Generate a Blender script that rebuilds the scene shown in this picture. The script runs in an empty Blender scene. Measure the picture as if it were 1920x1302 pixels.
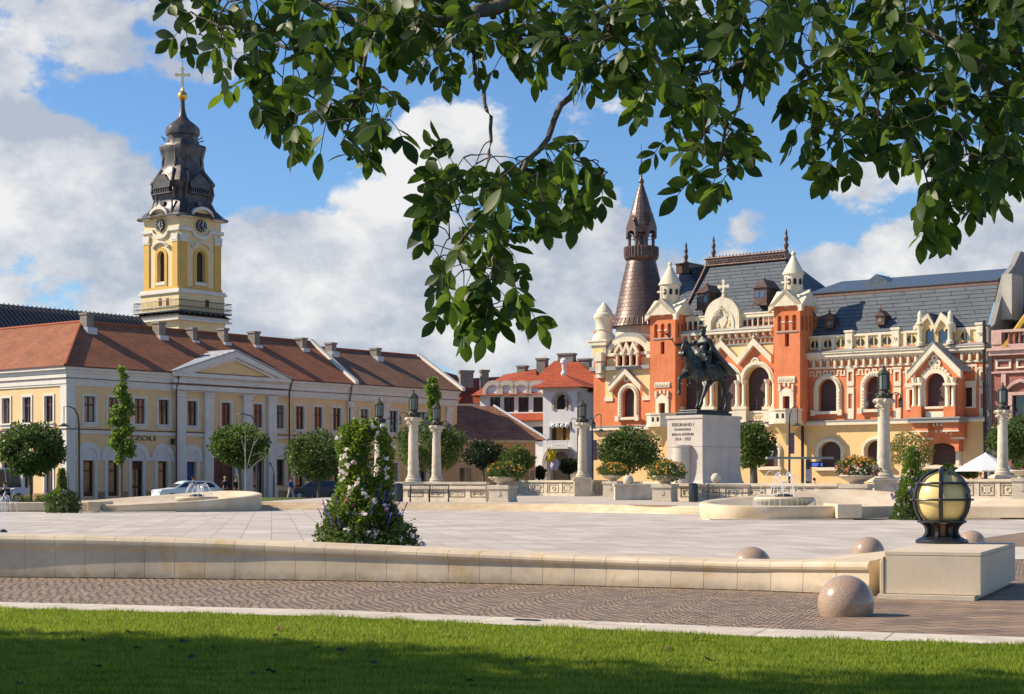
import bpy, bmesh, math, random
import numpy as np
from mathutils import Vector, Matrix, geometry
random.seed(7); R = math.radians
S = bpy.context.scene
# ------------------------------------------------------------------ camera
F, CX, HZ, EYE = 3200.0, 960.0, 906.0, 1.3
cd = bpy.data.cameras.new('camera'); cam = bpy.data.objects.new('camera', cd)
S.collection.objects.link(cam); S.camera = cam
cam.location = (0, 0, EYE); cam.rotation_euler = (R(90), 0, 0)
cd.sensor_width = 36; cd.lens = 36 * F / 1920; cd.shift_y = (HZ - 651) / 1920
cd.clip_start = .1; cd.clip_end = 4000
S.render.resolution_x, S.render.resolution_y = 1024, 694
S.view_settings.view_transform = 'Standard'; S.view_settings.look = 'None'
S.view_settings.exposure = 0.5; S.view_settings.gamma = 1
S.cycles.transparent_max_bounces = 16; S.cycles.max_bounces = 6
# ------------------------------------------------------------------ sun
SUN_EL = 36.0; SUNV = Vector((-1, .08, 0)).normalized() * math.cos(R(SUN_EL)) + Vector((0, 0, math.sin(R(SUN_EL))))
ld = bpy.data.lights.new('sun', 'SUN'); ld.energy = 5.0; ld.angle = R(.5); ld.color = (1, .87, .69)
lo = bpy.data.objects.new('sun', ld); S.collection.objects.link(lo)
lo.rotation_euler = SUNV.to_track_quat('Z', 'Y').to_euler(); lo.location = (-40, 0, 60)
# ------------------------------------------------------------------ sky with clouds (function of view direction only)
W = bpy.data.worlds.new('World'); S.world = W; W.use_nodes = True
def build_world():
    nt = W.node_tree; N = nt.nodes; L = nt.links; N.clear()
    out = N.new('ShaderNodeOutputWorld'); bg = N.new('ShaderNodeBackground'); bg.inputs[1].default_value = .098
    sky = N.new('ShaderNodeTexSky'); sky.sky_type = 'NISHITA'; sky.sun_disc = False
    sky.sun_elevation = R(SUN_EL); sky.sun_rotation = math.atan2(SUNV.x, SUNV.y)
    sky.air_density = 1.0; sky.dust_density = .15; sky.ozone_density = 3.0
    tc = N.new('ShaderNodeTexCoord')
    def mth(op, a, b=None, c=None, clamp=False):
        n = N.new('ShaderNodeMath'); n.operation = op; n.use_clamp = clamp
        for i, v in enumerate((a, b, c)):
            if v is None: continue
            if isinstance(v, (int, float)): n.inputs[i].default_value = v
            else: L.new(v, n.inputs[i])
        return n.outputs[0]
    # warp directions a little so that the clouds get ragged edges
    def noise(vec, scale, det, rough=.55, off=0):
        n = N.new('ShaderNodeTexNoise'); n.inputs['Scale'].default_value = scale; n.inputs['Detail'].default_value = det
        n.inputs['Roughness'].default_value = rough
        if off:
            m = N.new('ShaderNodeVectorMath'); m.operation = 'ADD'; m.inputs[1].default_value = (off, off * .7, -off); L.new(vec, m.inputs[0]); vec = m.outputs[0]
        L.new(vec, n.inputs['Vector']); return n
    sc = N.new('ShaderNodeVectorMath'); sc.operation = 'MULTIPLY'; sc.inputs[1].default_value = (1, 1, 1.5)
    L.new(tc.outputs['Generated'], sc.inputs[0]); d = sc.outputs[0]
    n1 = noise(d, 9, 9, .6); n2 = noise(d, 9, 9, .6, 3.7); n3 = noise(d, 30, 6, .6, 1.3)
    # cloud masses: (px, py, radius across, radius up, strength)
    blobs = [(20, 340, 260, 190, 1.15), (190, 430, 190, 170, 1.15), (120, 580, 360, 110, .85), (-160, 90, 420, 130, .85), (120, 60, 330, 110, .85), (380, 90, 200, 90, .75), (60, 180, 200, 60, .5),
             (540, 520, 230, 130, 1.15), (500, 640, 360, 110, .95), (760, 400, 150, 160, 1.0), (850, 290, 130, 110, 1.0),
             (880, 580, 330, 180, 1.0), (1080, 560, 200, 190, 1.0), (1410, 425, 80, 50, .72), (1480, 490, 150, 45, .72), (1560, 500, 140, 60, .9), (1780, 470, 210, 90, 1.1), (1900, 350, 200, 100, .75),
             (1650, 350, 150, 80, .6), (900, 780, 2400, 110, .75), (1120, 210, 110, 70, .5), (1290, 40, 90, 60, .6), (2250, 300, 300, 250, 1.0), (-500, 400, 320, 220, 1.1),
             (3600, 200, 1200, 700, 1.0), (-2600, 0, 1200, 700, 1.0)]  # cloud masses outside the view, added to whiten the ambient light
    cov = None
    for px, py, rx, ry, st in blobs:
        v = Vector(((px - CX) / F, 1, (HZ - py) / F)); k = 1 / v.length; v *= k
        m = N.new('ShaderNodeVectorMath'); m.operation = 'SUBTRACT'; L.new(tc.outputs['Generated'], m.inputs[0]); m.inputs[1].default_value = v
        q = N.new('ShaderNodeVectorMath'); q.operation = 'MULTIPLY'; q.inputs[1].default_value = (F / rx, F / rx, F / ry); L.new(m.outputs[0], q.inputs[0])
        l = N.new('ShaderNodeVectorMath'); l.operation = 'LENGTH'; L.new(q.outputs[0], l.inputs[0])
        mr = N.new('ShaderNodeMapRange'); mr.interpolation_type = 'SMOOTHSTEP'
        mr.inputs[1].default_value = 0.2; mr.inputs[2].default_value = 1.5; mr.inputs[3].default_value = st; mr.inputs[4].default_value = .04
        L.new(l.outputs['Value'], mr.inputs[0])
        cov = mr.outputs[0] if cov is None else mth('MAXIMUM', cov, mr.outputs[0])
    nn = mth('ADD', mth('MULTIPLY', n1.outputs[0], .68), mth('MULTIPLY', n3.outputs[0], .32))
    dens = mth('ADD', cov, mth('MULTIPLY', mth('SUBTRACT', nn, .5), 2.7))
    a = N.new('ShaderNodeMapRange'); a.interpolation_type = 'SMOOTHSTEP'; a.inputs[1].default_value = .46; a.inputs[2].default_value = .68
    L.new(dens, a.inputs[0])
    # thick parts brighter/greyer from a second noise
    cr = N.new('ShaderNodeValToRGB'); e = cr.color_ramp.elements
    e[0].position = .43; e[0].color = (3.5, 3.8, 4.4, 1); e[1].position = .58; e[1].color = (6.6, 6.5, 6.3, 1)
    L.new(mth('ADD', mth('MULTIPLY', n2.outputs[0], .8), mth('MULTIPLY', n3.outputs[0], .2)), cr.inputs[0])
    mix = N.new('ShaderNodeMix'); mix.data_type = 'RGBA'
    tint = N.new('ShaderNodeMix'); tint.data_type = 'RGBA'; tint.blend_type = 'MULTIPLY'; tint.inputs[0].default_value = 1
    tint.inputs[7].default_value = (.66, .86, 1.06, 1); L.new(sky.outputs[0], tint.inputs[6])
    L.new(mth('MULTIPLY', a.outputs[0], .93), mix.inputs[0]); L.new(tint.outputs[2], mix.inputs[6]); L.new(cr.outputs[0], mix.inputs[7])
    L.new(mix.outputs[2], bg.inputs[0]); L.new(bg.outputs[0], out.inputs[0])
build_world()

# ------------------------------------------------------------------ helpers
def P(px, py, Y): return Vector(((px - CX) / F * Y, Y, EYE + (HZ - py) / F * Y))
def PX(px, Y): return (px - CX) / F * Y
def PZ(py, Y): return EYE + (HZ - py) / F * Y
def GY(py, z=0): return (EYE - z) * F / (py - HZ)
class Fac:
    """local frame of a building: x along the front, y into it, z up"""
    def __init__(s, px, Y, deg):
        s.o = Vector((PX(px, Y), Y)); a = R(deg); s.a = a; s.dx = Vector((math.cos(a), math.sin(a))); s.dy = Vector((-math.sin(a), math.cos(a)))
    def lam(s, px, t=0):
        d = Vector(((px - CX) / F, 1)); return (t + s.o.dot(s.dy)) / d.dot(s.dy)
    def x(s, px, t=0):
        l = s.lam(px, t); return (Vector(((px - CX) / F * l, l)) - s.o).dot(s.dx)
    def z(s, px, py, t=0): return EYE + (HZ - py) / F * s.lam(px, t)
    def xz(s, px, py, t=0): return (s.x(px, t), s.z(px, py, t))
    def yx(s, px, x):      # y of the point with local x seen at px
        d = Vector(((px - CX) / F, 1)); l = (x + s.o.dot(s.dx)) / d.dot(s.dx)
        return (Vector(((px - CX) / F * l, l)) - s.o).dot(s.dy)
class MB:
    def __init__(s): s.v = []; s.f = []; s.m = None
    def add(s, vs, fs):
        b = len(s.v)
        s.v += [tuple(s.m @ Vector(p)) for p in vs] if s.m else [tuple(p) for p in vs]
        s.f += [tuple(i + b for i in f) for f in fs]; return s
    def box(s, x0, x1, y0, y1, z0, z1):
        return s.add([(x0,y0,z0),(x1,y0,z0),(x1,y1,z0),(x0,y1,z0),(x0,y0,z1),(x1,y0,z1),(x1,y1,z1),(x0,y1,z1)],
                     [(0,3,2,1),(4,5,6,7),(0,1,5,4),(1,2,6,5),(2,3,7,6),(3,0,4,7)])
    def prism(s, pts, y0, y1):
        n = len(pts); return s.add([(x,y0,z) for x,z in pts] + [(x,y1,z) for x,z in pts],
              [tuple(range(n)), tuple(range(2*n-1, n-1, -1))] + [(i, n+i, n+(i+1)%n, (i+1)%n) for i in range(n)])
    def prismx(s, pts, x0, x1):
        n = len(pts); return s.add([(x0,y,z) for y,z in pts] + [(x1,y,z) for y,z in pts],
              [tuple(range(n)), tuple(range(2*n-1, n-1, -1))] + [(i, n+i, n+(i+1)%n, (i+1)%n) for i in range(n)])
    def prismz(s, pts, z0, z1):
        n = len(pts); return s.add([(x,y,z0) for x,y in pts] + [(x,y,z1) for x,y in pts],
              [tuple(range(n-1,-1,-1)), tuple(range(n, 2*n))] + [(i, (i+1)%n, n+(i+1)%n, n+i) for i in range(n)])
    def ring(s, outer, inner, y0, y1, closed=True):
        n = len(outer); k = n if closed else n - 1
        vs = [(x,y0,z) for x,z in outer] + [(x,y0,z) for x,z in inner] + [(x,y1,z) for x,z in outer] + [(x,y1,z) for x,z in inner]
        fs = []
        for i in range(k):
            j = (i+1) % n
            fs += [(i,j,n+j,n+i), (2*n+i,3*n+i,3*n+j,2*n+j), (i,2*n+i,2*n+j,j), (n+i,n+j,3*n+j,3*n+i)]
        if not closed: fs += [(0,n,3*n,2*n), (n-1,3*n-1,4*n-1,2*n-1)]
        return s.add(vs, fs)
    def line(s, pts, w, y0, y1):     # a band of width w following a line in the xz plane
        for a, b in zip(pts, pts[1:]):
            a = Vector(a); b = Vector(b); d = (b-a).normalized(); n = Vector((-d.y, d.x)) * w/2; e = d * w*.35
            s.prism([tuple(a-e+n), tuple(a-e-n), tuple(b+e-n), tuple(b+e+n)], y0, y1)
            y0 -= .002
        return s
    def wall(s, outer, holes, y=0, rev=.3, thick=None):
        polys = [[Vector((p[0], p[1], 0)) for p in outer]] + [[Vector((p[0], p[1], 0)) for p in h] for h in holes]
        flat = [p for q in polys for p in q]; tris = geometry.tessellate_polygon(polys)
        s.add([(p.x, y, p.y) for p in flat], [tuple(t) for t in tris])
        for h in holes:
            n = len(h); s.add([(a,y,b) for a,b in h] + [(a,y+rev,b) for a,b in h], [(i,(i+1)%n,n+(i+1)%n,n+i) for i in range(n)])
        if thick:
            n = len(outer); s.add([(a,y,b) for a,b in outer] + [(a,y+thick,b) for a,b in outer], [(i,(i+1)%n,n+(i+1)%n,n+i) for i in range(n)])
        return s
    def lathe(s, prof, cx=0, cy=0, n=16, z=0, a0=0, sx=1, sy=1):
        vs = []; fs = []
        for r, h in prof:
            for i in range(n):
                a = a0 + 2*math.pi*i/n; vs.append((cx + r*math.cos(a)*sx, cy + r*math.sin(a)*sy, z + h))
        for k in range(len(prof)-1):
            for i in range(n):
                j = (i+1) % n; fs.append((k*n+i, k*n+j, (k+1)*n+j, (k+1)*n+i))
        fs += [tuple(range(n-1,-1,-1)), tuple(range((len(prof)-1)*n, len(prof)*n))]
        return s.add(vs, fs)
    def ball(s, c, r, n=14, sz=1, m=8):
        return s.lathe([(max(.001, math.sin(math.pi*k/m))*r, -math.cos(math.pi*k/m)*r*sz) for k in range(m+1)], c[0], c[1], n, c[2])
    def tube(s, path, r, n=7):
        path = [Vector(p) for p in path]; vs = []; fs = []; k = len(path)
        rr = r if isinstance(r, (list, tuple)) else [r]*k
        for i, p in enumerate(path):
            d = (path[min(i+1,k-1)] - path[max(i-1,0)]).normalized()
            u = d.cross(Vector((0,0,1)) if abs(d.z) < .9 else Vector((0,1,0))).normalized(); w = d.cross(u)
            for j in range(n):
                a = 2*math.pi*j/n; vs.append(p + (u*math.cos(a) + w*math.sin(a))*rr[i])
        for i in range(k-1):
            for j in range(n):
                q = (j+1) % n; fs.append((i*n+j, i*n+q, (i+1)*n+q, (i+1)*n+j))
        fs += [tuple(range(n)), tuple(range((k-1)*n, k*n))]
        return s.add(vs, fs)
def arch(cx, w, z0, zt, n=12, flat=1.0):
    """arched opening outline, zt = crown height; flat<1 gives a segmental arch"""
    r = w/2; h = r*flat; zs = zt - h
    return [(cx-r, z0)] + [(cx - r*math.cos(math.pi*i/n), zs + h*math.sin(math.pi*i/n)) for i in range(n+1)] + [(cx+r, z0)]
def rect(x0, x1, z0, z1): return [(x0,z0),(x0,z1),(x1,z1),(x1,z0)]
def link(o): S.collection.objects.link(o); return o
def tag(o, label=None, cat=None, group=None, kind=None):
    if label: o['label'] = label
    if cat: o['category'] = cat
    if group: o['group'] = group
    if kind: o['kind'] = kind
    return o
def thing(name, label, cat, loc=(0,0,0), rz=0, group=None):
    o = link(bpy.data.objects.new(name, None)); o.empty_display_size = .3; o.location = loc; o.rotation_euler = (0,0,rz)
    return tag(o, label, cat, group)
def part(name, mb, mat, parent=None, smooth=None, bevel=0, label=None):
    me = bpy.data.meshes.new(name); me.from_pydata(mb.v, [], mb.f); me.update()
    if smooth is not None:
        me.polygons.foreach_set('use_smooth', [True]*len(me.polygons)); me.set_sharp_from_angle(angle=R(smooth))
    me.materials.append(mat); o = link(bpy.data.objects.new(name, me)); o.parent = parent
    if bevel:
        b = o.modifiers.new('bevel', 'BEVEL'); b.width = bevel; b.segments = 2; b.limit_method = 'ANGLE'
    if label: o['label'] = label
    return o
def copy_tree(o, parent=None):
    c = o.copy(); link(c); c.parent = parent
    for ch in list(o.children): copy_tree(ch, c)
    return c
def text_part(name, txt, size, mat, parent, loc, rot=(R(90),0,0), depth=.01, align='CENTER'):
    cu = bpy.data.curves.new(name, 'FONT'); cu.body = txt; cu.size = size; cu.extrude = depth; cu.align_x = align; cu.align_y = 'CENTER'
    t = bpy.data.objects.new(name, cu); link(t); bpy.context.view_layer.update()
    me = bpy.data.meshes.new_from_object(t.evaluated_get(bpy.context.evaluated_depsgraph_get())); bpy.data.objects.remove(t)
    me.materials.clear(); me.materials.append(mat); o = link(bpy.data.objects.new(name, me)); o.parent = parent; o.location = loc; o.rotation_euler = rot
    return o

# ------------------------------------------------------------------ materials
MATS = {}
def nodes(name):
    m = bpy.data.materials.new(name); m.use_nodes = True; nt = m.node_tree; b = nt.nodes['Principled BSDF']; return m, nt, nt.nodes, nt.links, b
def M(name, col, rough=.8, var=.12, scale=2.0, bump=.15, bscale=25.0, metal=0.0, spec=.4, hue=None, stain=0.0):
    """plain surface with cloudy tone variation, fine grain and bump; hue = second colour mixed in patches"""
    if name in MATS: return MATS[name]
    m, nt, N, L, b = nodes(name); tc = N.new('ShaderNodeTexCoord')
    n = N.new('ShaderNodeTexNoise'); n.inputs['Scale'].default_value = scale; n.inputs['Detail'].default_value = 6; n.inputs['Roughness'].default_value = .65
    L.new(tc.outputs['Object'], n.inputs['Vector'])
    r = N.new('ShaderNodeValToRGB'); e = r.color_ramp.elements; e[0].position = .3; e[1].position = .7
    c2 = hue or tuple(min(1, c*(1+var)) for c in col)
    e[0].color = tuple(c*(1-var) for c in col) + (1,); e[1].color = tuple(c2) + (1,)
    L.new(n.outputs[0], r.inputs[0]); colout = r.outputs[0]
    if stain:
        s = N.new('ShaderNodeTexNoise'); s.inputs['Scale'].default_value = 1.0; s.inputs['Detail'].default_value = 8; s.inputs['Roughness'].default_value = .7
        mp = N.new('ShaderNodeMapping'); mp.inputs['Scale'].default_value = (1.2, 1.2, .22); L.new(tc.outputs['Object'], mp.inputs[0]); L.new(mp.outputs[0], s.inputs['Vector'])
        rr = N.new('ShaderNodeMapRange'); rr.inputs[1].default_value = .5; rr.inputs[2].default_value = .75; rr.inputs[3].default_value = 1; rr.inputs[4].default_value = 1-stain
        L.new(s.outputs[0], rr.inputs[0]); mx = N.new('ShaderNodeMix'); mx.data_type = 'RGBA'; mx.blend_type = 'MULTIPLY'; mx.inputs[0].default_value = 1
        L.new(colout, mx.inputs[6]); L.new(rr.outputs[0], mx.inputs[7]); colout = mx.outputs[2]
    L.new(colout, b.inputs['Base Color'])
    b.inputs['Roughness'].default_value = rough; b.inputs['Metallic'].default_value = metal; b.inputs['Specular IOR Level'].default_value = spec
    if bump:
        n2 = N.new('ShaderNodeTexNoise'); n2.inputs['Scale'].default_value = bscale; n2.inputs['Detail'].default_value = 4
        L.new(tc.outputs['Object'], n2.inputs['Vector']); bp = N.new('ShaderNodeBump'); bp.inputs['Strength'].default_value = bump; bp.inputs['Distance'].default_value = .03
        L.new(n2.outputs[0], bp.inputs['Height']); L.new(bp.outputs[0], b.inputs['Normal'])
    MATS[name] = m; return m
def tiles(name, c1, c2, w, h, mortar=(.05,.04,.03), msize=.015, kx=1, ky=1, kz=1.6, rough=.8, bump=.6, plane='roof', offset=.5, var=.25, vscale=.6, bdist=.04):
    """brick texture over (x+y, z) for roofs and walls or (x, y) for the ground"""
    if name in MATS: return MATS[name]
    m, nt, N, L, b = nodes(name); tc = N.new('ShaderNodeTexCoord'); sp = N.new('ShaderNodeSeparateXYZ'); cb = N.new('ShaderNodeCombineXYZ'); L.new(tc.outputs['Object'], sp.inputs[0])
    if plane == 'roof':
        ad = N.new('ShaderNodeMath'); ad.operation = 'ADD'; L.new(sp.outputs[0], ad.inputs[0]); L.new(sp.outputs[1], ad.inputs[1]); L.new(ad.outputs[0], cb.inputs[0])
        mu = N.new('ShaderNodeMath'); mu.operation = 'MULTIPLY'; mu.inputs[1].default_value = kz; L.new(sp.outputs[2], mu.inputs[0]); L.new(mu.outputs[0], cb.inputs[1])
    else: L.new(sp.outputs[0], cb.inputs[0]); L.new(sp.outputs[1], cb.inputs[1])
    br = N.new('ShaderNodeTexBrick'); br.offset = offset; br.inputs['Scale'].default_value = 1; br.inputs['Brick Width'].default_value = w; br.inputs['Row Height'].default_value = h
    br.inputs['Mortar Size'].default_value = msize; br.inputs['Mortar Smooth'].default_value = .3; br.inputs['Bias'].default_value = 0
    br.inputs['Color1'].default_value = c1 + (1,); br.inputs['Color2'].default_value = c2 + (1,); br.inputs['Mortar'].default_value = mortar + (1,)
    L.new(cb.outputs[0], br.inputs['Vector'])
    n = N.new('ShaderNodeTexNoise'); n.inputs['Scale'].default_value = vscale; n.inputs['Detail'].default_value = 8; n.inputs['Roughness'].default_value = .7; L.new(tc.outputs['Object'], n.inputs['Vector'])
    mr = N.new('ShaderNodeMapRange'); mr.inputs[1].default_value = .3; mr.inputs[2].default_value = .7; mr.inputs[3].default_value = 1-var; mr.inputs[4].default_value = 1+var*.6; L.new(n.outputs[0], mr.inputs[0])
    mx = N.new('ShaderNodeMix'); mx.data_type = 'RGBA'; mx.blend_type = 'MULTIPLY'; mx.inputs[0].default_value = 1; L.new(br.outputs[0], mx.inputs[6]); L.new(mr.outputs[0], mx.inputs[7])
    L.new(mx.outputs[2], b.inputs['Base Color']); b.inputs['Roughness'].default_value = rough; b.inputs['Specular IOR Level'].default_value = .3
    # saw-tooth rows so that every course steps
    fr = N.new('ShaderNodeMath'); fr.operation = 'FRACT'; dv = N.new('ShaderNodeMath'); dv.operation = 'DIVIDE'; dv.inputs[1].default_value = h
    s2 = N.new('ShaderNodeSeparateXYZ'); L.new(cb.outputs[0], s2.inputs[0]); L.new(s2.outputs[1], dv.inputs[0]); L.new(dv.outputs[0], fr.inputs[0])
    hs = N.new('ShaderNodeMath'); hs.operation = 'MULTIPLY_ADD'; hs.inputs[1].default_value = -.8 if plane == 'roof' else 0; L.new(fr.outputs[0], hs.inputs[0])
    inv = N.new('ShaderNodeMath'); inv.operation = 'SUBTRACT'; inv.inputs[0].default_value = 1; L.new(br.outputs['Fac'], inv.inputs[1]); L.new(inv.outputs[0], hs.inputs[2])
    bp = N.new('ShaderNodeBump'); bp.inputs['Strength'].default_value = bump; bp.inputs['Distance'].default_value = bdist; L.new(hs.outputs[0], bp.inputs['Height']); L.new(bp.outputs[0], b.inputs['Normal'])
    MATS[name] = m; return m
def leafmat(name, c1, c2, trans=.35, rough=.5, scale=1.5, spec=.4):
    if name in MATS: return MATS[name]
    m, nt, N, L, b = nodes(name); gi = N.new('ShaderNodeNewGeometry'); tc = N.new('ShaderNodeTexCoord')
    n = N.new('ShaderNodeTexNoise'); n.inputs['Scale'].default_value = scale; L.new(tc.outputs['Object'], n.inputs['Vector'])
    ad = N.new('ShaderNodeMath'); ad.operation = 'MULTIPLY_ADD'; ad.inputs[1].default_value = .6; L.new(gi.outputs['Random Per Island'], ad.inputs[0])
    mu = N.new('ShaderNodeMath'); mu.operation = 'MULTIPLY'; mu.inputs[1].default_value = .45; L.new(n.outputs[0], mu.inputs[0]); L.new(mu.outputs[0], ad.inputs[2])
    r = N.new('ShaderNodeValToRGB'); e = r.color_ramp.elements; e[0].position = .15; e[1].position = .9; e[0].color = c1 + (1,); e[1].color = c2 + (1,)
    L.new(ad.outputs[0], r.inputs[0]); L.new(r.outputs[0], b.inputs['Base Color']); b.inputs['Roughness'].default_value = rough; b.inputs['Specular IOR Level'].default_value = spec
    t = N.new('ShaderNodeBsdfTranslucent'); hs = N.new('ShaderNodeHueSaturation'); hs.inputs['Value'].default_value = 2.2; hs.inputs['Hue'].default_value = .485; L.new(r.outputs[0], hs.inputs['Color']); L.new(hs.outputs[0], t.inputs[0])
    mx = N.new('ShaderNodeMixShader'); mx.inputs[0].default_value = trans; L.new(b.outputs[0], mx.inputs[1]); L.new(t.outputs[0], mx.inputs[2])
    L.new(mx.outputs[0], N['Material Output'].inputs[0]); MATS[name] = m; return m
def glass(name, col=(.02,.025,.03), rough=.08):
    if name in MATS: return MATS[name]
    m, nt, N, L, b = nodes(name); b.inputs['Base Color'].default_value = col + (1,); b.inputs['Roughness'].default_value = rough; b.inputs['Specular IOR Level'].default_value = .9
    tc = N.new('ShaderNodeTexCoord'); n = N.new('ShaderNodeTexNoise'); n.inputs['Scale'].default_value = .8; L.new(tc.outputs['Object'], n.inputs[0])
    bp = N.new('ShaderNodeBump'); bp.inputs['Strength'].default_value = .15; bp.inputs['Distance'].default_value = .1; L.new(n.outputs[0], bp.inputs['Height']); L.new(bp.outputs[0], b.inputs['Normal'])
    MATS[name] = m; return m
# ================================================================== GROUND
def sheet(name, pts, z, mat, rz=0.0, kind='structure', th=0):
    """flat polygon; rz turns the texture grid only"""
    c, s_ = math.cos(-rz), math.sin(-rz); m = MB()
    q = [(x*c - y*s_, x*s_ + y*c) for x, y in pts]
    if th: m.prismz(q, -th, 0)
    else: m.add([(x, y, 0) for x, y in q], [tuple(range(len(q)))])
    o = part(name, m, mat); o.location = (0, 0, z); o.rotation_euler = (0, 0, rz); o['kind'] = kind; return o
def spline(pts, n=8):
    """catmull-rom through tuples"""
    out = []; P_ = [pts[0]] + list(pts) + [pts[-1]]
    for i in range(1, len(P_)-2):
        a, b, c, d = (Vector(p) for p in P_[i-1:i+3])
        for k in range(n):
            t = k/n; out.append(.5*((2*b) + (c-a)*t + (2*a-5*b+4*c-d)*t*t + (3*b-a-3*c+d)*t**3))
    out.append(Vector(pts[-1])); return out

def fan_cobble():
    m, nt, N, L, b = nodes('cobble'); tc = N.new('ShaderNodeTexCoord'); sp = N.new('ShaderNodeSeparateXYZ'); L.new(tc.outputs['Object'], sp.inputs[0])
    def mth(op, a, b_=None, c=None):
        n = N.new('ShaderNodeMath'); n.operation = op
        for i, v in enumerate((a, b_, c)):
            if v is None: continue
            if isinstance(v, (int, float)): n.inputs[i].default_value = v
            else: L.new(v, n.inputs[i])
        return n.outputs[0]
    nz = N.new('ShaderNodeTexNoise'); nz.inputs['Scale'].default_value = 2.5; nz.inputs['Detail'].default_value = 3; L.new(tc.outputs['Object'], nz.inputs['Vector'])
    wob = mth('MULTIPLY', mth('SUBTRACT', nz.outputs[0], .5), .05)
    Wd = .92
    u = mth('SUBTRACT', mth('MULTIPLY', mth('FRACT', mth('DIVIDE', mth('ADD', sp.outputs[0], wob), Wd)), 2), 1)   # -1..1 over a fan
    arc = mth('SQRT', mth('MAXIMUM', mth('SUBTRACT', 1.06, mth('MULTIPLY', u, u)), 0.0))
    v = mth('SUBTRACT', mth('ADD', sp.outputs[1], wob), mth('MULTIPLY', arc, -.40))
    cb = N.new('ShaderNodeCombineXYZ'); L.new(mth('MULTIPLY', mth('ARCSINE', mth('MULTIPLY', u, .97)), Wd/2), cb.inputs[0]); L.new(v, cb.inputs[1])
    br = N.new('ShaderNodeTexBrick'); br.inputs['Scale'].default_value = 1; br.inputs['Brick Width'].default_value = .115; br.inputs['Row Height'].default_value = .10
    br.inputs['Mortar Size'].default_value = .016; br.inputs['Mortar Smooth'].default_value = .4; br.inputs['Bias'].default_value = .1
    br.inputs['Color1'].default_value = (.43, .30, .19, 1); br.inputs['Color2'].default_value = (.28, .20, .135, 1); br.inputs['Mortar'].default_value = (.07, .05, .04, 1)
    L.new(cb.outputs[0], br.inputs['Vector'])
    # per-stone tint
    n2 = N.new('ShaderNodeTexVoronoi'); n2.inputs['Scale'].default_value = 8; L.new(tc.outputs['Object'], n2.inputs['Vector'])
    hs = N.new('ShaderNodeMapRange'); hs.inputs[3].default_value = .72; hs.inputs[4].default_value = 1.25; sc = N.new('ShaderNodeSeparateColor'); L.new(n2.outputs['Color'], sc.inputs[0]); L.new(sc.outputs[0], hs.inputs[0])
    mx = N.new('ShaderNodeMix'); mx.data_type = 'RGBA'; mx.blend_type = 'MULTIPLY'; mx.inputs[0].default_value = 1; L.new(br.outputs[0], mx.inputs[6]); L.new(hs.outputs[0], mx.inputs[7])
    L.new(mx.outputs[2], b.inputs['Base Color']); b.inputs['Roughness'].default_value = .75
    bp = N.new('ShaderNodeBump'); bp.inputs['Strength'].default_value = .9; bp.inputs['Distance'].default_value = .03
    L.new(mth('SUBTRACT', 1, br.outputs['Fac']), bp.inputs['Height']); L.new(bp.outputs[0], b.inputs['Normal']); MATS['cobble'] = m; return m
cobble = fan_cobble()
setts = tiles('setts', (.34,.23,.145), (.21,.15,.105), .46, .24, (.08,.06,.05), .012, plane='ground', var=.3, vscale=1.5, bump=.6, bdist=.02, rough=.7)
marble = tiles('plaza_marble', (.47,.41,.345), (.58,.515,.445), 1.5, .72, (.40,.33,.26), .022, plane='ground', var=.26, vscale=.4, bump=.15, bdist=.01, rough=.75)
kerbm = tiles('kerb_stone', (.56,.49,.40), (.63,.56,.46), 1.1, 3.0, (.33,.29,.22), .012, plane='ground', var=.28, vscale=2, bump=.2, bdist=.01)
pavem = tiles('street_paving', (.30,.27,.25), (.36,.32,.29), .6, .4, (.18,.16,.14), .015, plane='ground', var=.15, bump=.2)
terrm = tiles('terrace_paving', (.50,.42,.34), (.57,.49,.40), .9, .6, (.36,.31,.27), .012, plane='ground', var=.12, bump=.15)
lime = M('limestone', (.60,.50,.37), .7, .1, 1.6, .12, 40, hue=(.66,.56,.43), stain=.12)
limey = M('limestone_warm', (.66,.49,.29), .68, .12, 1.1, .12, 40, hue=(.72,.61,.45), stain=.15)
stone = M('carved_stone', (.58,.49,.36), .8, .16, 2.2, .3, 30, hue=(.67,.58,.45), stain=.25)
turfm = M('turf', (.07,.11,.012), .9, .3, 5, .5, 60, hue=(.12,.17,.022))
iron = M('black_iron', (.012,.014,.018), .38, .2, 6, .08, 50, spec=.6)
dark_metal = M('dark_grey_metal', (.05,.06,.07), .4, .15, 5, .05, 30, metal=.3)
granite = None
def mk_granite():
    m, nt, N, L, b = nodes('polished_granite'); tc = N.new('ShaderNodeTexCoord')
    n = N.new('ShaderNodeTexVoronoi'); n.inputs['Scale'].default_value = 170; L.new(tc.outputs['Object'], n.inputs['Vector'])
    sc = N.new('ShaderNodeSeparateColor'); L.new(n.outputs['Color'], sc.inputs[0]); r = N.new('ShaderNodeValToRGB'); e = r.color_ramp.elements
    e[0].position = 0; e[0].color = (.20,.13,.09,1); e[1].position = .25; e[1].color = (.37,.25,.17,1); x = e.new(.8); x.color = (.42,.30,.21,1); x = e.new(1); x.color = (.50,.39,.29,1)
    L.new(sc.outputs[0], r.inputs[0]); L.new(r.outputs[0], b.inputs['Base Color']); b.inputs['Roughness'].default_value = .22; b.inputs['Specular IOR Level'].default_value = .6; return m
granite = mk_granite()

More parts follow.
